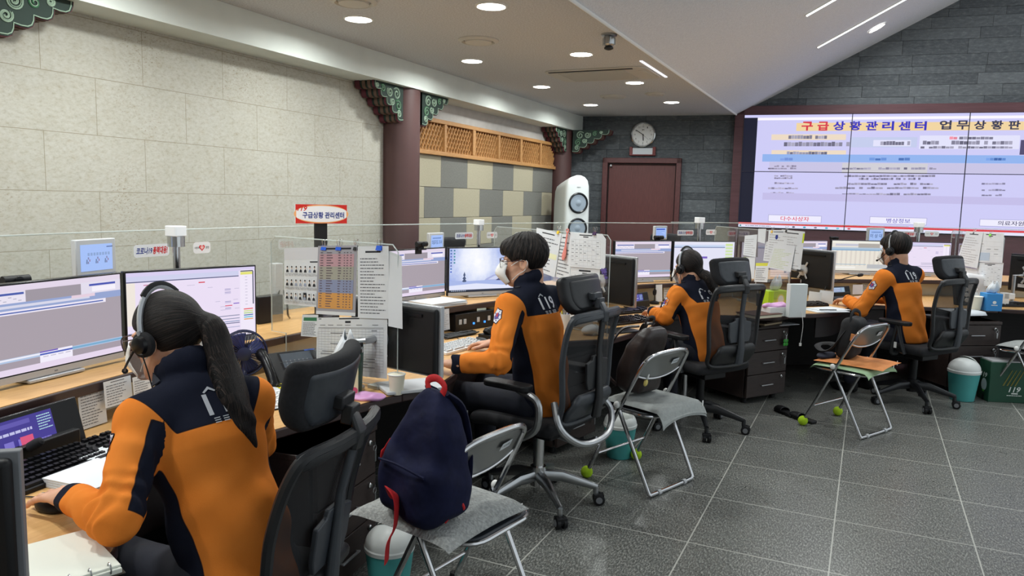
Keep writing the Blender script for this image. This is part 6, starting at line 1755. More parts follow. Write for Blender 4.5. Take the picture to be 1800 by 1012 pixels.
# --- name displays, webcams, signal lamps and stickers along the acrylic
RING = [7.72, 7.66, 7.70, 7.93]
for k, (u, v, w, txt, lab) in enumerate(((170, 452, 88, None, 'small white framed name display over the nearest desk, glowing blue with a blurred name'), (768, 424, 41, '의료지도 의사', 'white framed name display over the second desk, reading doctor in Korean'),
                                         (1162, 409, 33, '', 'white framed name display over the third desk, before the red door'), (1540, 413, 36, '이 상 대', 'white framed name display over the fourth desk, below the video wall'))):
    p = ringhit(u, v, RING[k]-.10); W_ = w*pxm(p)*1.04; t = thing('name_display', lab, 'display', p, rz_out(p)+.12, 'name displays on the acrylic'); H_ = W_*.70
    q = MB(); q.box((0, .012, 0), (W_, .024, H_)); q.build('case', m_lgrey if k < 2 else m_lgrey, t, bevel=.004)
    f = Flat(.0004); f.rect(-W_*.40, -H_*.36, W_*.40, H_*.36, emitm((168, 196, 252), .95))
    if k == 0:
        for i in range(3):
            for j in range(5): f.rect(W_*(-.27+.22*i+.035*(j % 3)), H_*(-.16+.06*(j // 2)), W_*(-.24+.22*i+.035*(j % 3)), H_*(-.10+.06*(j // 2)), emitm((110+20*(j % 3), 130, 170), 1))
        for i in range(8): f.rect(W_*(-.26+.07*i), H_*.06, W_*(-.21+.07*i), H_*.14, emitm((140, 165, 210), 1))
        f.rect(W_*.2, H_*.27, W_*.36, H_*.30, emitm((90, 110, 160), 1))
    elif k == 2:
        f.rect(-W_*.38, H_*.2, W_*.3, H_*.3, emitm((60, 90, 190), 1)); f.lines(-W_*.36, -H_*.3, W_*.34, H_*.14, 5, emitm((110, 140, 220), 1))
    else:
        f.text(txt, 0, -H_*.05, W_*.7, H_*.26, emitm((50, 80, 130), 1), .01); f.lines(-W_*.3, H_*.14, W_*.3, H_*.24, 1, emitm((100, 130, 190), 1), .7, .9, 1)
    f.build('screen', t, Matrix.Translation((0, -.001, 0)) @ STAND)
    q = MB(); q.tube([(0, .012, -H_/2), (0, .012, ZS-p.z+.006)], .011, 10); q.lathe([(.04, ZS-p.z), (.04, ZS-p.z+.01), (.01, ZS-p.z+.015)], 16, Matrix.Translation((0, .012, 0))); q.build('stand', m_alu, t)
for k, (u, v, dep, lab) in enumerate(((28, 494, 2.62, 'black webcam on the leftmost monitor of the nearest desk'), (741, 430, 4.68, 'black webcam on the grey window monitor of the second desk'), (1158, 418, 6.45, 'black webcam before the name display of the third desk'), (1466, 419, 7.9, 'black webcam on the pale form monitor of the fourth desk'))):
    p = at_depth(u, v, dep); t = thing('webcam', lab, 'webcam', p, rz_out(p)-.15, 'webcams on the monitors'); s_ = (1, .9, 1, 1)[k]
    q = MB(); q.tube([(-.045*s_, 0, .004), (.045*s_, 0, .004)], .0165, 12); q.build('body', m_black, t)
    T = Matrix.Translation((0, -.016, .004)) @ Matrix.Rotation(PI/2, 4, 'X'); q = MB(); q.lathe([(.014, 0), (.014, .008), (.009, .009)], 16, T); q.build('lens', m_blackg, t)
    q = MB(); q.box((0, .008, -.018), (.03, .03, .014)); q.box((0, -.008, -.028), (.06, .012, .008)); q.box((0, .03, -.035), (.05, .008, .05)); q.build('clip', m_black, t, bevel=.002)
for k, (u, v0, v1, vb, w, lab) in enumerate(((311, 397, 433, 478, 29, 'silver signal lamp post behind the nearest desk'), (841, 386, 405, 435, 16, 'silver signal lamp post behind the second desk'), (1228, 382, 402, 425, 15, 'silver signal lamp post behind the third desk'), (1613, 391, 408, 425, 15, 'silver signal lamp post behind the fourth desk'))):
    p = ringhit(u, vb, RING[k]-.14); r_ = w*pxm(p)/2; zt = p.z+(vb-v0)*pxm(p); zc = p.z+(vb-v1)*pxm(p); zm = (zt+zc)/2
    t = thing('signal_lamp', lab, 'lamp', (p.x, p.y, ZS), rz_out(p), 'signal lamps on posts')
    q = MB(); q.lathe([(r_*.42, 0), (r_*.42, zc-ZS)], 18); q.lathe([(r_*1.2, 0), (r_*1.2, .01), (r_*.5, .015)], 18); q.build('post', m_steel, t)
    q = MB(); q.lathe([(r_, zc-ZS), (r_, zm-ZS)], 24); q.build('collar', m_chrome, t)
    q = MB(); q.prism(rounded(r_*1.85, r_*1.85, r_*.3), zm-ZS, zt-ZS); q.build('lamp_head', M('frosted_white', (236, 238, 240), .4, emit=(236, 238, 240), es=.12), t, bevel=.003)
for k, (u, v, w, h, u2, v2, w2, h2) in enumerate(((267, 440, 73, 22, 355, 435, 38, 20), (816, 414, 44, 11.5, 865, 413, 27, 11), (1205, 409, 37, 9.5, 1250, 408, 24, 9.5), (1589, 411, 44, 9.5, 1638, 411, 27, 9))):
    nm = ['nearest', 'second', 'third', 'fourth'][k]
    p = ringhit(u, v, RING[k]); m_ = pxm(p); f = Flat(.0003); W_, H_ = w*m_*1.03, h*m_*1.0
    f.poly(rounded(W_, H_, H_*.25), paint((226, 230, 236))); f.text('코로나19', -W_*.21, 0, W_*.44, H_*.56, m_navytx, .03, .15); f.text('총력대응!', W_*.24, 0, W_*.42, H_*.6, m_redtx, .03, .15)
    o = f.build('sticker', None, STAND); o.location = p; o.rotation_euler = (0, 0, rz_out(p)); tag(o, 'long white sticker with blue and red Korean letters on the acrylic of the %s desk' % nm, 'sticker', 'corona slogan stickers')
    p = ringhit(u2, v2, RING[k]); m_ = pxm(p); f = Flat(.0003); W_, H_ = w2*m_, h2*m_
    f.poly(rounded(W_, H_, H_*.3), paint((228, 230, 234)))
    hp = [(16*math.sin(a)**3/17, (13*math.cos(a)-5*math.cos(2*a)-2*math.cos(3*a)-math.cos(4*a))/17) for a in [2*PI*i/28 for i in range(28)]]
    f.poly([(x_*H_*.34, y_*H_*.32+.0) for x_, y_ in hp], m_redtx); f.poly([(x_*H_*.2, y_*H_*.19) for x_, y_ in hp], paint((236, 190, 190)))
    f.text('사랑의', -W_*.30, 0, W_*.26, H_*.22, m_inkd); f.text('경청', W_*.30, 0, W_*.2, H_*.22, m_inkd)
    o = f.build('sticker', None, STAND); o.location = p; o.rotation_euler = (0, 0, rz_out(p)); tag(o, 'small white sticker with a red heart on the acrylic of the %s desk' % nm, 'sticker', 'heart stickers')
# --- section sign on its black post
p = at_depth(565, 376, 4.05); m_ = pxm(p); W_, H_ = 95*m_, 33*m_
t = thing('section_sign', 'red and white 119 emergency centre sign on a black post before the limestone wall', 'sign', (p.x, p.y, ZS), rad(62))
q = MB(); q.box((0, .012, (p.z-ZS)/2), (.07, .014, p.z-ZS)); q.box((0, .012, .006), (.16, .12, .012)); q.build('post', m_black, t)
q = MB(); q.box((0, 0, p.z-ZS), (W_, .008, H_)); q.build('board', m_white, t, bevel=.001)
f = Flat(.0004); f.z = .0044; red = paint((206, 44, 36), .5); org = paint((240, 170, 110), .5)
f.rect(-W_/2, -H_/2, W_/2, H_/2, red); f.oval(-.0, -.0, W_*.53, H_*.49, org, 40)
f.poly([(max(-W_/2+.004, min(W_/2-.004, W_*.54*math.cos(a))), H_*.43*math.sin(a)) for a in [2*PI*i/48 for i in range(48)]], paint((240, 240, 242), .5))
f.text('119', -W_*.37, H_*.28, W_*.17, H_*.26, red, .03, .35); f.text('구급상황', -W_*.17, -H_*.06, W_*.40, H_*.34, m_navytx, .025); f.text('관리센터', W_*.25, -H_*.06, W_*.38, H_*.34, m_navytx, .025)
f.build('lettering', t, Matrix.Translation((0, 0, p.z-ZS)) @ STAND)

# --- sheets hung on the partitions
def onpart(k, u, v):
    T = PFR[k]; o = T.translation; nn = T.to_3x3() @ Vector((0, 0, 1)); d = Vector(ray(u, v)); c = Vector((0, 0, EYE))
    q = c+d*((o-c).dot(nn)/d.dot(nn)); l = T.inverted() @ q; return l.x, l.y
def psheet(k, quad, lab, fill=None, layer=1, base=None, curl=.006, group='sheets hung on the partitions'):
    """quad: pixel corners tl, tr, br, bl"""
    L = [Vector(onpart(k, *c)) for c in quad]
    w = ((L[1]-L[0]).length+(L[2]-L[3]).length)/2; h = ((L[3]-L[0]).length+(L[2]-L[1]).length)/2
    f = Flat(.00025); f.rect(0, -h, w, 0, base or m_paper)
    if fill: fill(f, w, h)
    # straight sheet pattern -> the quadrilateral, with a little curl out at the bottom
    out = []
    for x, y, z in f.mb.v:
        a, b_ = x/w, -y/h; top = L[0].lerp(L[1], a); bot = L[3].lerp(L[2], a); pp = top.lerp(bot, b_)
        out.append((pp.x, pp.y, z+.0015+.0022*layer+curl*b_))
    f.mb.v = out
    o = f.build('paper_sheet'); o.matrix_world = PFR[k]; tag(o, lab, 'sheet of paper', group); return o
def R4(u0, v0, u1, v1): return ((u0, v0), (u1, v0), (u1, v1), (u0, v1))
def f_text(n_=16, c=None, head=True):
    def g_(f, w, h):
        if head: f.rects([(w*.25, -h*.09, w*.75, -h*.065)], m_inkd)
        f.lines(w*.08, -h*.95, w*.92, -h*.15, n_, c or m_ink, .28, .5, 1)
    return g_
def f_table(rows=10, cols=5, c=None, top=.2):
    def g_(f, w, h):
        f.rects([(w*.3, -h*.08, w*.7, -h*.05), (w*.42, -h*.13, w*.58, -h*.10)], m_inkd)
        L = []
        for i in range(rows+1): y = -h*(top+(.95-top)*i/rows); L.append((w*.05, y-.0004, w*.95, y+.0004))
        for j in range(cols+1): x = w*(.05+.9*j/cols); L.append((x-.0004, -h*.95, x+.0004, -h*top))
        f.rects(L, m_inkl)
        L = []
        for i in range(rows):
            for j in range(cols):
                if random.random() < .55: x = w*(.06+.9*j/cols); y = -h*(top+(.95-top)*(i+.6)/rows); L.append((x, y, x+w*.5/cols, y+h*.012))
        f.rects(L, m_ink)
    return g_
def f_photos(f, w, h):
    f.rect(0, -h*.20, w, 0, paint((206, 208, 214))); f.rects([(w*.7, -h*.255, w*1.0, -h*.235)], m_inkd)
    for r_ in range(3):
        y = -h*(.30+.235*r_)
        for c in range(8):
            x = w*(.05+.122*c); dk = random.random()
            f.rect(x, y-h*.125, x+w*.085, y, paint((222, 226, 230)) if dk < .8 else m_inkd, step=False)
            f.z += f.dz; suit = m_inkd if random.random() < .7 else paint((150, 160, 180))
            f.poly([(x+w*.005, y-h*.125), (x+w*.08, y-h*.125), (x+w*.07, y-h*.085), (x+w*.043, y-h*.07), (x+w*.015, y-h*.085)], suit)
            f.oval(x+w*.043, y-h*.045, w*.018, h*.026, paint((206, 186, 172)), 10); f.poly([(x+w*.024, y-h*.04), (x+w*.062, y-h*.04), (x+w*.058, y-h*.015), (x+w*.028, y-h*.015)], m_inkd); f.z -= f.dz*4
        f.z += f.dz*4; f.lines(w*.03, y-h*.19, w*.98, y-h*.14, 3, m_inkl, .4, .9, 1)
def f_colour(f, w, h):
    f.rect(0, -h*.95, w, 0, paint((158, 158, 166))); f.rects([(w*.2, -h*.055, w*.85, -h*.03)], m_inkd)
    for a, b_, c in ((.12, .30, (186, 150, 158)), (.30, .49, (160, 160, 148)), (.49, .68, (136, 146, 176)), (.68, .91, (206, 152, 86))): f.rect(w*.05, -h*b_, w*.93, -h*a, paint(c))
    L = []
    for i in range(22):
        y = -h*(.10+.037*i)
        for x0, x1 in ((.08, .16), (.24, .42), (.54, .62), (.68, .72), (.75, .80), (.84, .88)): L.append((w*x0, y-h*.006, w*(x0+(x1-x0)*random.uniform(.6, 1)), y+h*.006))
    f.rects(L, paint((98, 86, 96)))
def f_sched(f, w, h):
    f.rects([(w*.03, -h*.03, w*.07, -h*.018), (w*.33, -h*.035, w*.62, -h*.015)], m_inkd); f.rect(w*.42, -h*.10, w*.5, -h*.065, m_inkd)
    f.rects([(w*x, -h*.14, w*(x+.08), -h*.132) for x in (.05, .17, .3, .42, .58, .8)], m_inkd); f.rect(w*.03, -h*.19, w*.95, -h*.175, m_inkl)
    L = []
    for i in range(16): y = -h*(.2+.047*i); L.append((w*.03, y-.0005, w*.95, y+.0005))
    for j in range(20): x = w*(.03+.0485*j); L.append((x-.0004, -h*.92, x+.0004, -h*.2))
    f.rects(L, m_inkl)
    f.rects([(w*(.04+.0485*random.randint(0, 18)), -h*(.235+.047*i), w*(.04+.0485*random.randint(0, 18))+.01, -h*(.225+.047*i)) for i in range(14)], m_ink)
def f_green(f, w, h):
    f.rect(w*.1, -h*.28, w, -h*.12, paint((60, 120, 84))); f.lines(w*.1, -h*.95, w*.95, -h*.34, 9, m_ink, .4, .8, 1)
def f_yellowtop(f, w, h):
    f.rect(0, -h*.16, w, 0, paint((214, 216, 80))); f.lines(w*.08, -h*.92, w*.92, -h*.25, 7, m_ink, .3, .5, 1)
psheet(1, ((500, 436), (566, 434), (566, 540), (502, 534)), 'sheet with three rows of small portrait photos left of the coloured table', f_photos, 0)
psheet(1, ((532, 553), (560, 553), (560, 592), (531, 590)), 'small sheet with a green heading beside the desk schedule', f_green, 0)
psheet(1, ((630, 433), (684, 432), (688, 560), (632, 558)), 'white text sheet under the rightmost blue clip', f_text(18), 1)
psheet(1, ((558, 558), (682, 556), (683, 665), (559, 652)), 'large desk schedule leaning below the coloured table', f_sched, 1)
psheet(1, ((561, 432), (630, 431), (628, 555), (559, 551)), 'table sheet with pink, grey, blue and orange bands under two blue clips', f_colour, 2)
psheet(1, ((683, 441), (706, 450), (713, 577), (688, 572)), 'plain white sheet hanging past the inner edge of the first partition', None, -1, curl=.02)
psheet(2, ((985, 411), (1003, 412), (1003, 494), (978, 486)), 'white sheet between the tilted notice and the wall calendar', f_text(10), 0)
psheet(2, ((944, 400), (988, 410), (978, 487), (942, 474)), 'tilted white notice with a yellow band, leftmost on the second partition', lambda f, w, h: (f_text(10)(f, w, h), f.rect(w*.1, -h*.62, w*.95, -h*.5, paint((226, 228, 190)))), 1, curl=.012)
psheet(2, ((1003, 468), (1055, 472), (1052, 566), (1002, 560)), 'lower table sheet under the calendar on the second partition', f_table(12, 8, top=.12), 0)
psheet(2, ((1003, 408), (1060, 411), (1060, 473), (1003, 468)), 'calendar sheet on the second partition right of the pink shoehorn', f_table(7, 7), 1)
psheet(2, ((1060, 412), (1066, 420), (1066, 470), (1060, 474)), 'narrow edge of a sheet folded over the second partition', None, 1)
psheet(2, ((968, 500), (990, 502), (990, 527), (968, 524)), 'small note low on the second partition beside the pens', f_text(6, head=False), 1)
psheet(3, ((1310, 414), (1332, 412), (1330, 452), (1308, 448)), 'leftmost sheet on the third partition', f_text(8, m_inkl, False), 1)
psheet(3, ((1334, 402), (1348, 402), (1347, 428), (1334, 425)), 'small upper sheet on the third partition left of the yellow clip', None, 2)
psheet(3, ((1346, 425), (1370, 420), (1362, 460), (1343, 458)), 'sheet half covered by the big sheets of the third partition', f_text(6, m_inkl, False), 0)
psheet(3, ((1352, 404), (1388, 404), (1380, 452), (1350, 446)), 'sheet with a round blue mark on the third partition', lambda f, w, h: (f_text(8, m_inkl)(f, w, h), f.oval(w*.45, -h*.28, w*.07, w*.07, m_navytx)), 1)
psheet(3, ((1375, 403), (1416, 407), (1409, 474), (1370, 468)), 'rightmost big sheet on the third partition, marked in yellow along its edge', lambda f, w, h: (f_text(12, m_inkl)(f, w, h), f.rect(w*.93, -h*.3, w, -h*.05, paint((200, 220, 50)))), 1)
psheet(3, ((1362, 430), (1400, 432), (1394, 478), (1352, 470)), 'overlapping sheet with faint green lines in front on the third partition', f_text(12, paint((190, 206, 150)), False), 3, curl=.012)
psheet(3, ((1330, 462), (1353, 462), (1351, 496), (1328, 495)), 'note with a yellow heading low on the third partition', f_yellowtop, 2)
psheet(3, ((1312, 452), (1328, 452), (1327, 490), (1311, 488)), 'narrow sheet below the leftmost sheet of the third partition', None, 0)
psheet(4, ((1700, 406), (1730, 408), (1722, 472), (1684, 464)), 'tilted sheet leftmost on the partition with the green clip', f_text(12, m_inkl), 2, curl=.014)
psheet(4, ((1722, 408), (1766, 410), (1764, 462), (1720, 460)), 'sheet under the green clip at the right edge', lambda f, w, h: (f_table(4, 3, top=.3)(f, w, h), f.rect(w*.05, -h*.95, w*.5, -h*.68, paint((180, 196, 214)))), 1)
psheet(4, ((1719, 461), (1765, 462), (1762, 506), (1717, 500)), 'calendar sheet below the green clip at the right edge', f_table(6, 7), 1)
psheet(4, ((1689, 468), (1720, 474), (1718, 482), (1688, 477)), 'short folded sheet behind the tilted one at the right edge', None, 0)
m_bclip = paint((34, 84, 190), .4)
def clip(k, u, v, m, lab, w=.032):
    x, y = onpart(k, u, v); t = thing('binder_clip', lab, 'clip', (0, 0, 0), 0, 'binder clips on the partitions'); t.matrix_world = PFR[k] @ Matrix.Translation((x, y, 0)); t['label'] = lab
    q = MB(); q.add([(-w/2, -.014, .012), (w/2, -.014, .012), (w/2, .006, .004), (-w/2, .006, .004), (-w/2, -.014, -.012), (w/2, -.014, -.012), (w/2, .006, -.004), (-w/2, .006, -.004)], [(0, 1, 2, 3), (5, 4, 7, 6), (3, 2, 6, 7), (1, 0, 4, 5), (0, 3, 7, 4), (2, 1, 5, 6)]); q.build('jaw', m, t)
    for s in (-1, 1):
        q = MB(); q.tube(spline([(-w*.22, .004, s*.004), (-w*.28, .022, s*.008), (0, .034, s*.011), (w*.28, .022, s*.008), (w*.22, .004, s*.004)], 4), .0011, 5); q.build('handle', m_steel, t)
clip(1, 571, 434, m_bclip, 'blue binder clip, leftmost on the first partition'); clip(1, 597, 434, m_bclip, 'blue binder clip in the middle of the coloured table sheet')
clip(1, 626, 434, m_black, 'small black binder clip on the coloured table sheet', .018); clip(1, 668, 434, m_bclip, 'blue binder clip on the white text sheet')
clip(2, 982, 407, paint((226, 190, 50), .4), 'yellow binder clip on the second partition', .02); clip(2, 1046, 409, paint((60, 34, 74), .4), 'dark purple binder clip on the second partition calendar', .03)
clip(3, 1358, 406, paint((226, 180, 60), .4), 'yellow clip on the third partition', .022); clip(3, 1383, 405, m_black, 'black binder clip on the third partition', .02)
clip(4, 1713, 408, m_black, 'black binder clip left of the green clip', .022); clip(4, 1742, 412, paint((130, 210, 60), .4), 'bright green clip at the right edge partition', .045)
x, y = onpart(2, 997, 432); t = thing('shoehorn', 'pink plastic shoehorn hanging on the second partition', 'shoehorn'); t.matrix_world = PFR[2] @ Matrix.Translation((x, y, .014)) @ Matrix.Rotation(rad(-9), 4, 'Z')
q = MB(); L_ = 54*pxm(PFR[2] @ Vector((x, y, 0))); q.tube([(0, L_*.48, 0), (0, L_*.42, 0), (0, .0, 0), (0, -L_*.2, 0), (0, -L_*.35, .004), (0, -L_*.47, .006)], [.009, .007, .009, .017, .020, .010], 12, flat=.3, up=(1, 0, 0)); q.build('blade', m_pinkp, t)
q = MB(); q.tube([(.012*math.cos(a), L_*.50+.012*math.sin(a), 0) for a in [PI*2*j/12 for j in range(12)]], .0035, 6, closed=True); q.build('loop', m_pinkp, t)
x, y = onpart(2, 1064, 481); t = thing('clip_bunch', 'bunch of small purple clips hanging at the inner edge of the second partition', 'clips'); t.matrix_world = PFR[2] @ Matrix.Translation((x, y, .012))
q = MB()
for i in range(9): q.box((random.uniform(-.02, .02), random.uniform(-.03, .03), random.uniform(-.008, .008)), (.018, .012, .01), rz=random.uniform(0, 3))
q.build('clips', paint((96, 80, 150), .4), t)

# --- notes hanging from the shelf edge over each desk
def note(u0, v0, u1, v1, lab, z=ZS-.006, fill=None, base=None, dy=-.006):
    p = P((u0+u1)/2, v0, z); m_ = pxm(p); a = rz_out(p); vr = abs(math.cos(math.atan2(p.y, p.x)-PI/2-a)); W_ = (u1-u0)*m_/max(.45, vr); H_ = (v1-v0)*m_
    f = Flat(.0003); f.rect(-W_/2, -H_, W_/2, 0, base or m_paper)
    (fill or f_text(7, None, False))
    if fill: 
        g0 = Flat(.0003); g0.z = .0003; fill(g0, W_, H_); off = len(f.mb.v)
        for vv in g0.mb.v: f.mb.v.append((vv[0]-W_/2, vv[1], vv[2]))
        mp_ = []
        for m__ in g0.mats: f.mi(m__); mp_.append(f.mats.index(m__))
        for fc_, mi_ in zip(g0.mb.f, g0.mb.m): f.mb.f.append(tuple(i+off for i in fc_)); f.mb.m.append(mp_[mi_])
    o = f.build('note_sheet', None, Matrix.Translation((0, dy, 0)) @ Matrix.Rotation(rad(-4), 4, 'X') @ STAND); o.location = p; o.rotation_euler = (0, 0, a); tag(o, lab, 'note', 'notes hanging from the shelf edges'); return o
note(136, 674, 177, 750, 'tall handwritten note hanging above the black keyboard, left one', fill=f_text(12))
note(182, 665, 225, 711, 'square handwritten note hanging beside the tall one', fill=f_text(8))
note(232, 659, 262, 700, 'third note at the shelf edge, half behind the woman in front', fill=f_text(8))
note(46, 716, 80, 727, 'small yellow sticky note on the black call console', z=.862, base=paint((206, 220, 40)), fill=lambda f, w, h: f.lines(w*.15, -h*.9, w*.85, -h*.1, 2, m_inkd, .5, .6, 1))
note(837, 533, 853, 563, 'pale green note at the shelf edge of the second desk', base=paint((214, 224, 204)), fill=f_text(5, m_inkl, False))
note(774, 543, 788, 580, 'long narrow note behind the silver edged monitor', fill=f_text(9, m_inkl, False))
note(871, 528, 894, 562, 'white note near the face mask of the man in glasses', fill=f_text(6, m_inkl, False))
note(1152, 500, 1163, 530, 'narrow note over the third desk left of the ponytailed woman', fill=None); note(1166, 497, 1182, 524, 'wider note over the third desk left of the ponytailed woman', fill=f_text(5, m_inkl, False))
note(1183, 499, 1190, 508, 'tiny note over the third desk', fill=None)
note(1499, 500, 1515, 517, 'white note over the fourth desk right of the call console', fill=None); note(1516, 490, 1533, 514, 'note with a yellow top over the fourth desk', fill=f_yellowtop)
note(1476, 491, 1484, 496, 'small yellow note on the shelf edge of the fourth desk', base=paint((206, 220, 60)))

# --- call consoles, keyboards, mice, microphones
def console(u, v, w, lab, scr=(70, 60, 150), rot=0.0, z=ZD, kind=0):
    p = P(u, v, z); t = thing('call_console', lab, 'call console', p, rz_out(p)+rot, 'call consoles under the shelves'); W_ = w; H_ = w*.42
    T = Matrix.Rotation(rad(-16), 4, 'X')
    q = MB(); q.box((W_*.0, .02, H_/2+.004), (W_, .03, H_), T); q.build('body', m_blackg, t, bevel=.004)
    q = MB(); q.box((0, .04, .03), (W_*.8, .09, .05)); q.build('base', m_black, t, bevel=.004)
    f = Flat(.0004); s0 = W_*.36; f.rect(-W_*.44, H_*.10, W_*.22, H_*.93, emitm(scr, .9)); 
    lt_ = emitm(tuple(min(255, c+60) for c in scr), .9)
    f.rect(-W_*.42, H_*.78, W_*.0, H_*.87, emitm(tuple(min(255, c+30) for c in scr), .9)); f.lines(-W_*.38, H_*.62, W_*.02, H_*.70, 1, emitm((190, 190, 230), 1), .7, .9, 1)
    for i in range(3):
        for j in range(2): f.rect(-W_*.40+W_*.125*i, H_*(.18+.2*j), -W_*.40+W_*.125*i+W_*.085, H_*(.31+.2*j), lt_)
    if kind == 0: f.rect(-W_*.13, H_*.36, -W_*.01, H_*.54, emitm((226, 90, 130), .9))
    f.lines(W_*.06, H_*.55, W_*.2, H_*.88, 6, emitm((170, 210, 220), 1), .4, .6, 1); f.lines(W_*.02, H_*.16, W_*.2, H_*.42, 3, lt_, .6, .7, 1)
    f.build('screen', t, T @ Matrix.Translation((0, .0045, 0)) @ STAND); return t
console(72, 806, .36, 'black call console with a violet screen at the left edge', rot=-.02)
console(1126, 541, .28, 'black call console with a violet screen on the third desk', (86, 84, 170), .1, kind=1)
console(1480, 524, .26, 'call console with a pale blue screen on the fourth desk', (150, 170, 200), .1, kind=1)
def keyboard(lab, p, rz, w=.44, d=.15, dark=True, rows=6, slope=4):
    t = thing('keyboard', lab, 'keyboard', p, rz, 'computer keyboards'); mb_, mk = (m_black, m_blackg) if dark else (m_white, m_lgrey)
    T = Matrix.Rotation(rad(slope), 4, 'X')
    q = MB(); q.prism(rounded(w, d, .012), .004, .020, T); q.build('tray', mb_, t, bevel=.003)
    q = MB(); kw = .0165; gaps = [(-w/2+.012, w*.66), (-w/2+.012+w*.69, w*.13), (-w/2+.012+w*.84, w*.12)]
    for r_ in range(rows):
        y = -d/2+.016+r_*(d-.03)/(rows-1)
        for x0, wd in gaps:
            n_ = int(wd/.0195)
            if r_ == 0 and x0 == gaps[0][0]:
                for a, b_ in ((0, .06), (.065, .17), (.175, .23), (.235, wd)): q.box((x0+(a+b_)/2, y, .024), (b_-a-.003, .0155, .009), T, taper=.86)
                continue
            for i in range(n_): q.box((x0+.0195*(i+.5)+(0.004*r_ if x0 == gaps[0][0] else 0), y, .024), (kw, .0155, .009), T, taper=.82)
    q.build('key_field', mk, t, smooth=0)
    return t
p = P(128, 815, ZD); keyboard('large black keyboard in front of the nearest woman', p, rad(97), .47, .18)
p = P(806, 612, ZD); keyboard('white keyboard before the man in glasses', p, rad(84), .40, .13, False)
p = P(1100, 566, ZD); keyboard('black keyboard on the left of the third desk', p, rad(64), .44, .16)
p = P(1108, 549, ZD); keyboard('black keyboard under the upright monitor of the third desk', p, rad(60), .38, .12)
p = P(1418, 537, ZD); keyboard('dark keyboard behind the papers of the fourth desk', p, rad(44), .36, .13)
p = P(1490, 528, ZD); keyboard('dark keyboard under the hands of the man at the fourth desk', p, rad(40), .38, .12)
p = P(1785, 538, ZD); keyboard('dark keyboard at the right edge behind the blue tissue box', p, rad(24), .4, .14)
def mouse(lab, p, rz, m):
    def fn(Q): return dell(Q, (0, 0, .012), (.031, .055, .024))
    fn2 = lambda Q: smax(fn(Q), .001-Q[:, 2], .004)
    t = thing('computer_mouse', lab, 'mouse', p, rz, 'computer mice'); soft('shell', fn2, (-.05, -.07, -.005), (.05, .07, .05), .006, m, t)
    q = MB(); q.tube([(0, .03, .034), (0, .042, .031)], .004, 8); q.build('wheel', m_grey, t)
    q = MB(); q.tube(spline([(0, .054, .008), (.01, .10, .004), (-.02, .16, .004), (.0, .22, .004)], 5), .002, 5); q.build('cable', m_black, t)
mp1 = P(92, 868, ZD); wpos = Vector(p1.matrix_basis @ Vector(J['WL'])) if False else None
W1L = Matrix.Translation(p1.location) @ Matrix.Rotation(rad(80), 4, 'Z') @ Vector((wl[0], wl[1], wl[2])); f_ = Vector((-math.sin(rad(80)), math.cos(rad(80)), 0))
mouse('black mouse under the left hand of the nearest woman', (W1L.x+f_.x*.12, W1L.y+f_.y*.12, ZD), rad(82), m_black)
p = P(846, 604, ZD); mouse('black mouse under the right hand of the man in glasses', p, rad(70), m_black)
def gooseneck(lab, base, pts, foam=.014):
    t = thing('gooseneck_microphone', lab, 'microphone', base, 0, 'gooseneck microphones'); L = [Vector(p_)-Vector(base) for p_ in pts]
    q = MB(); q.lathe([(.04, 0), (.04, .018), (.014, .026)], 20); q.build('base', m_black, t)
    q = MB(); q.tube(spline([(0, 0, .02)]+[tuple(l) for l in L], 6), .0042, 8); q.build('neck', m_black, t)
    d = (L[-1]-L[-2]).normalized(); q = MB(); q.tube([L[-1]-d*.005, L[-1]+d*.006, L[-1]+d*.03, L[-1]+d*.045, L[-1]+d*.05], [.006, foam, foam, foam*.75, foam*.3], 14); q.build('foam_cover', m_fab, t)
bb = P(20, 830, ZD); gooseneck('foam tipped microphone before the violet console at the left edge', bb, [bb+Vector((0, 0, .05)), at_depth(30, 800, 2.26), at_depth(50, 788, 2.26)], .016)
bb = P(1150, 534, ZD); gooseneck('black microphone standing beside the console of the third desk', bb, [bb+Vector((0, 0, .10)), bb+Vector((0, 0, .165)), at_depth(1151, 509, 6.2)], .016)
bb = P(1450, 527, ZD); gooseneck('long gooseneck microphone arching over the fourth desk', bb, [bb+Vector((0, .0, .12)), at_depth(1470, 494, 6.9), at_depth(1500, 485, 6.8), at_depth(1508, 484, 6.8)], .014)

# --- things on the nearest desk
p = P(150, 840, ZD); a = rad(92)
t = thing('clipped_papers', 'stack of white papers with a black wire clip beside the keyboard', 'papers', P(166, 846, ZD), a)
q = MB()
for i in range(4): q.box((0+.002*i, .0, .004+.006*i), (.18, .20-.002*i, .0055), rz=.02*i)
q.build('sheets', m_paper, t)
q = MB(); q.tube(spline([(-.02, -.100, .028), (-.03, -.085, .03), (0, -.07, .031), (.05, -.075, .031), (.06, -.10, .028)], 4), .003, 6); q.box((-.022, -.102, .02), (.02, .012, .022)); q.box((.058, -.102, .02), (.02, .012, .022)); q.build('wire_clip', m_black, t)
t = thing('paper_pad', 'second stack of white papers beyond the clipped one', 'papers', P(205, 806, ZD), a+.1)
q = MB(); q.box((0, 0, .010), (.16, .2, .020)); q.build('sheets', m_paper, t); f = Flat(.0003); f.lines(-.07, -.08, .07, .08, 7, m_inkl, .12, .4, .8); f.build('print', t, Matrix.Translation((0, 0, .0205)))
t = thing('ring_notebook', 'open ring notebook with blank cream pages at the bottom left corner', 'notebook', P(100, 1002, ZD), rad(70))
q = MB(); q.box((0, .02, .006), (.20, .25, .012)); q.box((.003, .022, .014), (.194, .24, .006)); q.build('pages', paint((226, 228, 216), .8), t, bevel=.002)
q = MB(); q.box((0, .02, .0005), (.21, .26, .002)); q.build('cover', paint((60, 56, 50)), t)
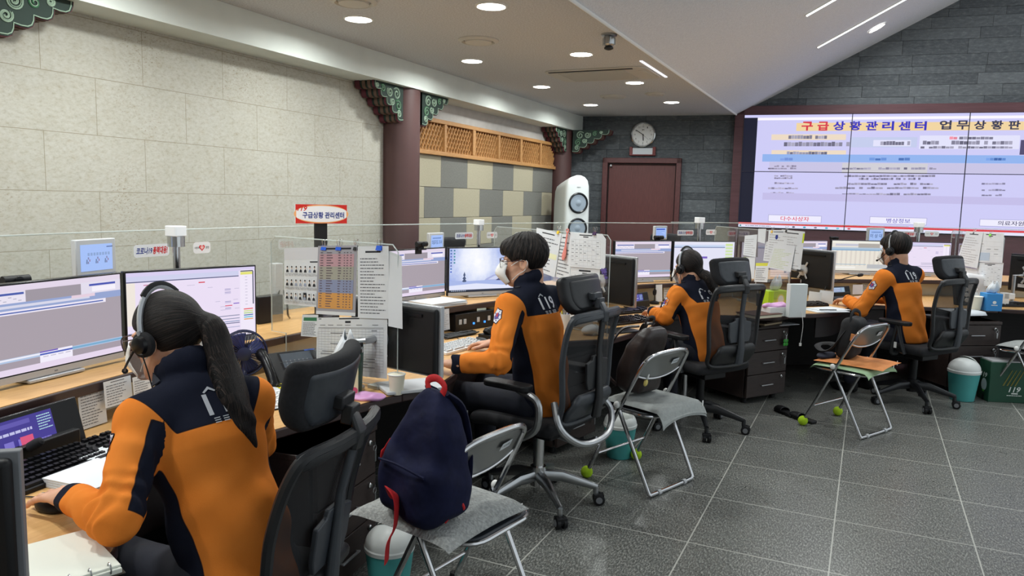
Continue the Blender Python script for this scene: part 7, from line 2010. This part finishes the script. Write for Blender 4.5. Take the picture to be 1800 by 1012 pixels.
for i in range(5):
    q = MB(); q.tube([(-.075+.038*i+.0, -.096+.012*math.cos(b_), .014+.012*math.sin(b_)) for b_ in [PI*2*j/10 for j in range(10)]], .0018, 5, closed=True); q.build('ring', m_alu, t)
# desk fan
p = P(430, 672, ZD); fc = at_depth(428, 620, (Vector(p)-Vector((0, 0, EYE))).dot(Vector(CR[2]))); rF = 40*pxm(fc)
m_fan = paint((38, 42, 74), .4); m_fanb = M('fan_blade', (58, 66, 128), .35, alpha=.9)
t = thing('desk_fan', 'small navy desk fan with round wire guard beside the black telephone', 'fan', (p.x, p.y, ZD), 0); dv = Vector((-fc.x, -fc.y, 0)).normalized()
TF = frame3(fc-Vector((p.x, p.y, ZD)), Vector((-dv.y, dv.x, 0)), (0, 0, 1)) @ Matrix.Rotation(.1, 4, 'Y')
q = MB()
for z, r_ in ((.018, rF*.98), (-.02, rF*.98), (.0, rF)): q.tube([(r_*math.cos(a), r_*math.sin(a), z) for a in [2*PI*i/40 for i in range(40)]], .0035, 6, closed=True, T=TF)
for i in range(34):
    a = 2*PI*i/34; q.tube([(rF*.30*math.cos(a), rF*.30*math.sin(a), .030), (rF*.7*math.cos(a+.12), rF*.7*math.sin(a+.12), .028), (rF*.98*math.cos(a+.2), rF*.98*math.sin(a+.2), .016)], .0014, 5, T=TF)
    q.tube([(rF*.98*math.cos(a+.2), rF*.98*math.sin(a+.2), .016), (rF*math.cos(a+.2), rF*math.sin(a+.2), -.004), (rF*.95*math.cos(a+.2), rF*.95*math.sin(a+.2), -.024), (rF*.3*math.cos(a), rF*.3*math.sin(a), -.03)], .0014, 5, T=TF)
q.build('guard', m_fan, t)
q = MB(); q.lathe([(rF*.30, .026), (rF*.30, .032), (rF*.2, .036)], 24, TF); q.lathe([(rF*.34, -.045), (rF*.34, -.028)], 24, TF); q.build('hub_cap', m_fan, t)
for i in range(4):
    rows = []
    for u_ in np.linspace(0, 1, 8):
        r_ = rF*(.2+.70*u_); rows.append([(r_*math.cos(2*PI*i/4+b_), r_*math.sin(2*PI*i/4+b_), .010-.022*(b_/.9)) for b_ in np.linspace(-.1, .95-.15*u_, 8)])
    q = MB(); q.grid(rows, TF); q.build('blade', m_fanb, t, smooth=60, solid=.0015)
q = MB(); q.tube([(0, 0, .01), (0, 0, .035), (TF.translation.x-dv.x*.035, TF.translation.y-dv.y*.035, TF.translation.z-rF*.55), (TF.translation.x-dv.x*.04, TF.translation.y-dv.y*.04, TF.translation.z)], [.016, .013, .011, .013], 10); q.lathe([(.055, 0), (.055, .012), (.02, .02)], 24); q.build('stand', m_fan, t)
# black desk telephone
p = P(522, 668, ZD); t = thing('desk_telephone', 'black desk telephone with a handset and a tilted screen', 'telephone', p, rad(66))
T = Matrix.Translation((0, .03, .045)) @ Matrix.Rotation(rad(42), 4, 'X')
q = MB(); q.box((.02, 0, 0), (.235, .19, .026), T); q.build('body', m_black, t, bevel=.006); q = MB(); q.box((.02, .06, .04), (.16, .03, .08)); q.box((.02, -.03, .006), (.2, .12, .012)); q.build('foot', m_black, t, bevel=.004)
f = Flat(.0004); f.z = .0135; f.rect(-.055, -.005, .125, .088, m_blackg); f.rect(-.045, .004, .10, .082, M('lcd_off', (74, 80, 88), .15)); f.rects([(-.03+.02*(i % 6), .012+.012*(i//6), -.024+.02*(i % 6), .018+.012*(i//6)) for i in range(18)], paint((96, 100, 106)))
f.rect(.075, .083, .125, .091, paint((50, 80, 150))); f.rects([(-.045+.024*(i % 7), -.085+.024*(i//7), -.030+.024*(i % 7), -.072+.024*(i//7)) for i in range(14)], paint((58, 60, 64))); f.build('screen', t, T)
q = MB(); q.tube(spline([(-.135, -.10, .03), (-.135, -.06, .045), (-.135, .03, .048), (-.135, .085, .03)], 5), [.026]*3+[.022]*10+[.027]*3, 12, T=T, flat=.9); hs_ = q.build('handset', m_blackg, t)
q = MB(); q.tube([(-.13+.012*math.cos(i*.9), -.09-.004*i+.0, .012+.012*abs(math.sin(i*.9))) for i in range(34)], .0025, 5); q.build('coil_cord', m_black, t)
t = thing('yellow_folder', 'yellow folder lying under the black telephone', 'folder', P(480, 688, ZD), rad(80)); q = MB(); q.box((0, 0, .003), (.24, .28, .004)); q.build('card', paint((224, 210, 40), .6), t)
# white key telephone with a display
p = P(455, 712, ZD); t = thing('key_telephone', 'white key telephone with a green display and rows of buttons', 'telephone', p, rad(72))
T = Matrix.Rotation(rad(8), 4, 'X')
q = MB(); q.prism(rounded(.26, .21, .02), .004, .022, T); q.build('body', m_lgrey, t, bevel=.004); q = MB(); q.prism(rounded(.265, .215, .022), .0, .006); q.build('underside', m_black, t)
T2 = Matrix.Translation((-.055, .085, .04)) @ Matrix.Rotation(rad(40), 4, 'X'); q = MB(); q.box((0, 0, 0), (.15, .085, .022), T2); q.build('display_hood', m_white, t, bevel=.004)
f = Flat(.0004); f.z = .0115; f.rect(-.055, -.02, .055, .018, paint((130, 150, 140), .3)); f.rects([(-.04+.01*i, -.006, -.034+.01*i, .004) for i in range(8)], paint((60, 80, 72))); f.build('display', t, T2)
q = MB()
for i in range(9):
    for j in range(7):
        if i == 4: continue
        q.box((-.11+.0265*i, -.085+.021*j, .026), (.019, .013, .006), T, taper=.85)
q.build('button_field', m_white, t, smooth=0)
# tissue boxes
def tissue_box(lab, p, rz, s, m, deco=None, tall=.10):
    t = thing('tissue_box', lab, 'tissue box', p, rz, 'tissue boxes'); w, d, h = s
    q = MB(); q.box((0, 0, h/2), (w, d, h)); q.build('carton', m, t, bevel=.002)
    rows = []
    rs = random.Random(int(w*1e4))
    for i, v in enumerate(np.linspace(0, 1, 9)):
        r_ = []
        for j in range(25):
            a = 2*PI*j/24; rr = (.008+.036*math.sin(PI*min(1, v*.8+.1)))*(1+.25*math.sin(3*a+v*3)+.12*math.sin(7*a)); x = rr*math.cos(a)*(1.35-.75*v); y = rr*math.sin(a)*(.55+.1*v)
            r_.append((x+.02*v*math.sin(2.2*v), y, h+tall*v*(1+.18*math.cos(2*a+1)*v)))
        rows.append(r_)
    q = MB(); q.grid(rows); q.build('tissue', m_paper, t, smooth=70, solid=.001)
    if deco:
        f = Flat(.0004); f.z = .0005; deco(f, w, h); f.build('front_print', t, Matrix.Translation((0, -d/2, 0)) @ STAND)
        f = Flat(.0004); f.z = .0005; deco(f, d, h); f.build('side_print', t, Matrix.Translation((w/2, 0, 0)) @ Matrix.Rotation(PI/2, 4, 'Z') @ STAND)
    return t
def deco1(f, w, h):
    for x, y, r_, c in ((-.3, .35, .12, (206, 60, 50)), (.2, .7, .16, (220, 130, 190)), (-.05, .6, .1, (228, 150, 60)), (.35, .25, .13, (210, 90, 120)), (-.35, .8, .09, (230, 190, 70)), (.05, .12, .1, (226, 120, 160))): f.oval(w*x, h*y, w*r_, h*r_*.9, paint(c), 14)
tissue_box('cream tissue box with red and pink blots beside the green tumbler', P(603, 694, ZD), rad(42), (.115, .115, .125), paint((236, 230, 190), .6), deco1, .13)
tissue_box('lime green tissue box on the third partition corner', P(1360, 541, ZD+.0), rad(40), (.19, .12, .145), paint((168, 204, 40), .5), lambda f, w, h: (f.oval(w*.1, h*.5, w*.2, h*.34, paint((226, 214, 90)), 20), f.oval(w*.1, h*.5, w*.14, h*.26, paint((240, 240, 236)), 20)), .11)
tissue_box('blue tissue box at the right edge beside the paper cup', P(1740, 545, ZD), rad(20), (.125, .12, .145), paint((62, 142, 208), .5), lambda f, w, h: (f.oval(0, h*.5, w*.12, h*.09, m_white, 14), f.rect(-w*.2, h*.32, w*.2, h*.36, m_white)), .09)
# tumbler
p = P(621, 690, ZD); t = thing('tumbler', 'dark green steel tumbler with a clear lid behind the tissue box', 'tumbler', p, 0)
q = MB(); q.lathe([(.035, 0), (.036, .004), (.042, .15), (.043, .178)], 32); q.build('body', noisy('tumbler_green', (44, 76, 62), (40, 70, 57), 20, .35), t)
q = MB(); q.lathe([(.0435, .176), (.044, .188), (.0435, .192)], 32); q.build('steel_rim', m_steel, t); q = MB(); q.lathe([(.044, .192), (.046, .2), (.042, .206), (.01, .206)], 32); q.build('lid', m_acre, t)
q = MB(); q.box((-.038, 0, .208), (.014, .02, .022)); q.box((.038, 0, .208), (.014, .02, .022)); q.build('lid_latch', m_black, t, bevel=.003)
t = thing('pink_cloth', 'crumpled pink packet lying by the tissue box at the desk corner', 'cloth', P(645, 700, ZD), .4)
def cl(Q): return dell(Q, (0, 0, .008), (.085, .05, .016))*.8+wr(Q, .005, 60, 1)
soft('cloth', cl, (-.11, -.08, -.01), (.11, .08, .05), .005, noisy('pink_film', (226, 176, 222), (206, 146, 200), 16, .4), t)
def paper_cup(lab, p, r_=.04, h=.095):
    t = thing('paper_cup', lab, 'paper cup', p, 0, 'paper cups'); q = MB(); q.lathe([(r_*.74, 0), (r_*.76, .004), (r_*.98, h-.004)], 28, cap=True); q.build('cup', paint((232, 226, 206), .7), t)
    q = MB(); q.tube([(r_*math.cos(a), r_*math.sin(a), h-.003) for a in [2*PI*i/28 for i in range(28)]], .0024, 6, closed=True); q.build('rim', m_white, t)
paper_cup('white paper cup at the foot of the first partition', P(697, 692, ZD), .036, .088); paper_cup('white paper cup before the blue tissue box', P(1714, 544, ZD), .052, .115)
t = thing('laptop', 'closed silver laptop lying before the silver edged monitor', 'laptop', P(722, 682, ZD), rad(52)); q = MB(); q.prism(rounded(.27, .19, .012), .003, .017); q.build('body', m_lgrey, t, bevel=.003); q = MB(); q.prism(rounded(.26, .18, .01), 0, .004); q.build('base', m_black, t)
# devices behind the first partition
t = thing('adapter_box', 'black box with cables on the shelf right of the white map monitor', 'device', P(470, 566, ZS), rad(84)); q = MB(); q.box((0, 0, .07), (.16, .06, .14)); q.build('case', m_blackg, t, bevel=.004)
q = MB(); q.tube(spline([(.07, .0, .12), (.11, .02, .17), (.13, .0, .10), (.12, -.02, .03), (.15, 0, .004)], 6), .005, 6); q.build('cable', m_black, t)
t = thing('power_adapter', 'white adapter with a cable above the black box by the wall', 'adapter', at_depth(486, 512, 4.0), rad(80)); t.location.z = ZS; q = MB(); q.box((0, 0, .15), (.05, .05, .30)); q.build('body', m_lgrey, t, bevel=.004)
# --- second desk
t = thing('paper_stack', 'stack of white papers on the shelf before the grey window monitor', 'papers', P(770, 536, ZS), rad(74)); q = MB()
for i in range(6): q.box((.004*math.sin(i*2), .004*math.cos(i*3), .003+.005*i), (.30, .21, .0045), rz=.05*math.sin(i*1.7))
q.build('sheets', m_paper, t)
t = thing('network_box', 'black row of network boxes with blue lights under the shelf of the second desk', 'device', P(835, 578, ZD), rad(74)); q = MB(); q.box((0, .03, .055), (.36, .07, .11)); q.build('case', m_blackg, t, bevel=.003)
for x in (-.02, .08): MB().box((x, -.008, .04), (.012, .006, .012)).build('status_light', emitm((60, 140, 255), 2.0), t)
for x in (-.14, -.1, .02, .12): MB().box((x, -.008, .06), (.02, .006, .03)).build('port', m_lgrey, t)
t = thing('handset', 'black telephone handset lying right of the mouse on the second desk', 'telephone', P(872, 592, ZD), rad(70)); q = MB(); q.tube(spline([(-.08, 0, .03), (-.05, 0, .05), (.05, 0, .05), (.08, 0, .03)], 5), [.026]*4+[.018]*8+[.026]*4, 12); q.box((0, 0, .012), (.2, .1, .024)); q.build('body', m_black, t)
t = thing('cable_heap', 'heap of black cables and a headset behind the white keyboard', 'cables', P(806, 590, ZD), rad(74)); q = MB()
rs = random.Random(5)
for i in range(7): q.tube(spline([(rs.uniform(-.16, .16), rs.uniform(-.05, .05), .006+.008*rs.random()) for _ in range(6)], 6), .0045, 6)
q.build('cables', m_black, t)
# pens and boxes beside the second partition
def pen_pot(lab, p, m, n_=7, h=.10):
    t = thing('pen_pot', lab, 'pen pot', p, 0, 'pen pots'); q = MB(); q.lathe([(.032, 0), (.036, h), (.033, h), (.030, .006)], 20); q.build('pot', m, t); rs = random.Random(n_)
    for i in range(n_):
        a = rs.uniform(0, 6.3); l = rs.uniform(.13, .19); x, y = .018*math.cos(a), .018*math.sin(a); q = MB(); q.tube([(x*.5, y*.5, .008), (x*1.6, y*1.6, l)], .0042, 7); q.build('pen', [m_black, m_white, paint((190, 40, 40)), m_navytx, paint((226, 200, 60))][i % 5], t)
pen_pot('pen pot full of black pens beside the man in glasses', P(992, 578, ZD), m_lgrey, 8); pen_pot('pen pot behind the lime green tissue box', P(1322, 530, ZD), m_grey, 9); pen_pot('second pen pot left of the lime green tissue box', P(1336, 537, ZD), m_black, 6)
t = thing('storage_box', 'white open box on the desk corner behind the grey headrest', 'box', P(1018, 572, ZD), rad(50)); q = MB(); q.box((0, 0, .07), (.14, .12, .14)); q.add([(-.07, .06, .14), (.07, .06, .14), (.06, .1, .20), (-.08, .1, .20)], [(0, 1, 2, 3)]); q.build('carton', m_white, t, bevel=.002)
t = thing('tissue_pack', 'white plastic pack behind the grey headrest', 'pack', P(1040, 588, ZD), rad(60)); 
def pk(Q): return dell(Q, (0, 0, .03), (.08, .05, .032))*.8+wr(Q, .004, 50, 2)
soft('pack', pk, (-.1, -.08, -.01), (.1, .08, .08), .008, m_white, t)
t = thing('tablet', 'dark tablet lying at the front edge of the third desk', 'tablet', P(1088, 582, ZD), rad(60)); q = MB(); q.prism(rounded(.24, .16, .012), 0, .009); q.build('body', m_blackg, t, bevel=.002)
# --- third partition corner
t = thing('leather_notebook', 'brown leather notebook with cream pages on the desk corner by the lime box', 'notebook', P(1334, 556, ZD), rad(55)); q = MB(); q.box((0, 0, .014), (.27, .19, .022)); q.build('pages', paint((226, 220, 196), .8), t); q = MB(); q.box((0, 0, .027), (.28, .2, .005)); q.box((0, 0, .002), (.28, .2, .004)); q.build('cover', paint((96, 66, 56), .5), t)
t = thing('pink_box', 'white box topped with a crumpled pink cloth before the lime tissue box', 'box', P(1364, 554, ZD), rad(45)); q = MB(); q.box((0, 0, .035), (.21, .12, .07)); q.build('carton', m_white, t, bevel=.003)
def pc(Q): return dell(Q, (0, 0, .075), (.115, .06, .022))*.8+wr(Q, .007, 50, 1)
soft('cloth', pc, (-.14, -.09, .03), (.14, .09, .13), .008, MATS['pink_film'], t)
t = thing('paper_bag', 'white paper bag with a hanging string at the desk edge beside the lime box', 'bag', P(1398, 557, ZD), rad(38)); q = MB(); q.box((0, 0, .125), (.14, .05, .25), taper=1.03); q.build('bag', paint((222, 228, 228), .6), t, bevel=.003)
q = MB(); q.tube(spline([(.03, -.03, .05), (.035, -.05, -.05), (.03, -.05, -.14), (.025, -.05, -.19)], 5), .002, 5); q.box((.024, -.05, -.20), (.016, .008, .022)); q.build('string', m_white, t)
t = thing('book_stack', 'thin books lying on the drawer pedestal with the green fob', 'books', Vector((-.70, 6.12, .616)), rad(60)); q = MB()
for i, (w_, c) in enumerate(((.26, (60, 52, 46)), (.24, (176, 160, 130)), (.25, (70, 60, 54)))): q.mat(i).box((.01*i, 0, .007+.014*i), (w_, .17, .012), rz=.08*i)
q.build('books', [paint((60, 52, 46)), paint((196, 180, 150)), paint((70, 60, 54))], t)
t = thing('loose_sheet', 'loose sheet on the drawer pedestal below the paper bag', 'papers', Vector((-.60, 6.30, .617)), rad(50)); q = MB(); q.box((0, 0, .003), (.2, .24, .004)); q.build('sheet', m_paper, t)
for i, (u, v, s_) in enumerate(((1432, 541, 1), (1452, 539, 1))):
    p = at_depth(u, v-14, 6.5); o = MB().box((0, 0, 0), (.125, .002, .14)).build('note_sheet', m_paper); o.location = p; o.rotation_euler = (rad(-6), 0, rad(150-180+ (6 if i else 0)))
    tag(o, ['white sheet hanging below the upright monitor of the fourth desk, left one', 'white sheet hanging below the upright monitor of the fourth desk, right one'][i], 'sheet of paper', 'sheets below the upright monitor')
t = thing('desk_papers', 'white papers with a pen on the front of the fourth desk', 'papers', P(1450, 546, ZD), rad(40)); q = MB(); q.box((0, 0, .004), (.30, .21, .006)); q.box((.05, .03, .009), (.29, .2, .004), rz=.2); q.build('sheets', m_paper, t); q = MB(); q.tube([(-.08, -.04, .014), (.06, -.06, .014)], .0045, 7); q.build('pen', m_black, t)
# --- right edge corner
t = thing('telephone', 'dark telephone with white buttons left of the paper cup at the right edge', 'telephone', P(1690, 536, ZD), rad(30)); q = MB(); q.box((0, 0, .11), (.11, .06, .22), Matrix.Rotation(rad(-14), 4, 'X')); q.build('body', m_black, t, bevel=.008)
for i in range(3): MB().lathe([(.020, 0), (.018, .006)], 14, Matrix.Translation((.02, -.034+.011*i, .05+.045*i)) @ Matrix.Rotation(PI/2, 4, 'X')).build('button', m_white, t)
t = thing('white_bag', 'white plastic bag standing behind the cup and telephone', 'bag', P(1706, 531, ZD), rad(25))
def wb(Q): return dbox(Q, (0, 0, .13), (.11, .06, .13), .05)+wr(Q, .006, 30, 1)
soft('bag', wb, (-.15, -.1, -.02), (.15, .1, .3), .012, paint((226, 226, 228), .4), t)
t = thing('sanitizer_bottle', 'clear sanitizer bottle with a white pump behind the paper cup', 'bottle', P(1713, 536, ZD), 0); q = MB(); q.lathe([(.03, 0), (.032, .01), (.032, .09), (.014, .115), (.014, .125)], 20); q.build('bottle', M('clear_gel', (214, 222, 226), .2, alpha=.6), t); q = MB(); q.lathe([(.014, .125), (.016, .14), (.006, .145), (.006, .17)], 14); q.box((-.015, 0, .172), (.05, .014, .012)); q.build('pump', m_white, t)
t = thing('power_strip', 'white power strip standing right of the blue tissue box', 'power strip', P(1764, 538, ZD), rad(20)); q = MB(); q.box((0, 0, .06), (.06, .05, .12)); q.box((.03, .0, .09), (.09, .05, .05)); q.build('body', m_white, t, bevel=.004)
t = thing('loose_sheet', 'white sheet hanging over the desk edge left of the paper cup', 'papers', P(1690, 546, ZD), rad(30)); q = MB(); q.grid([[(-.16, -.10-.02, -.03), (.14, -.12, -.02)], [(-.15, -.08, .004), (.15, -.08, .004)], [(-.14, .10, .004), (.15, .10, .004)]]); q.build('sheet', m_paper, t, smooth=60, solid=.001)
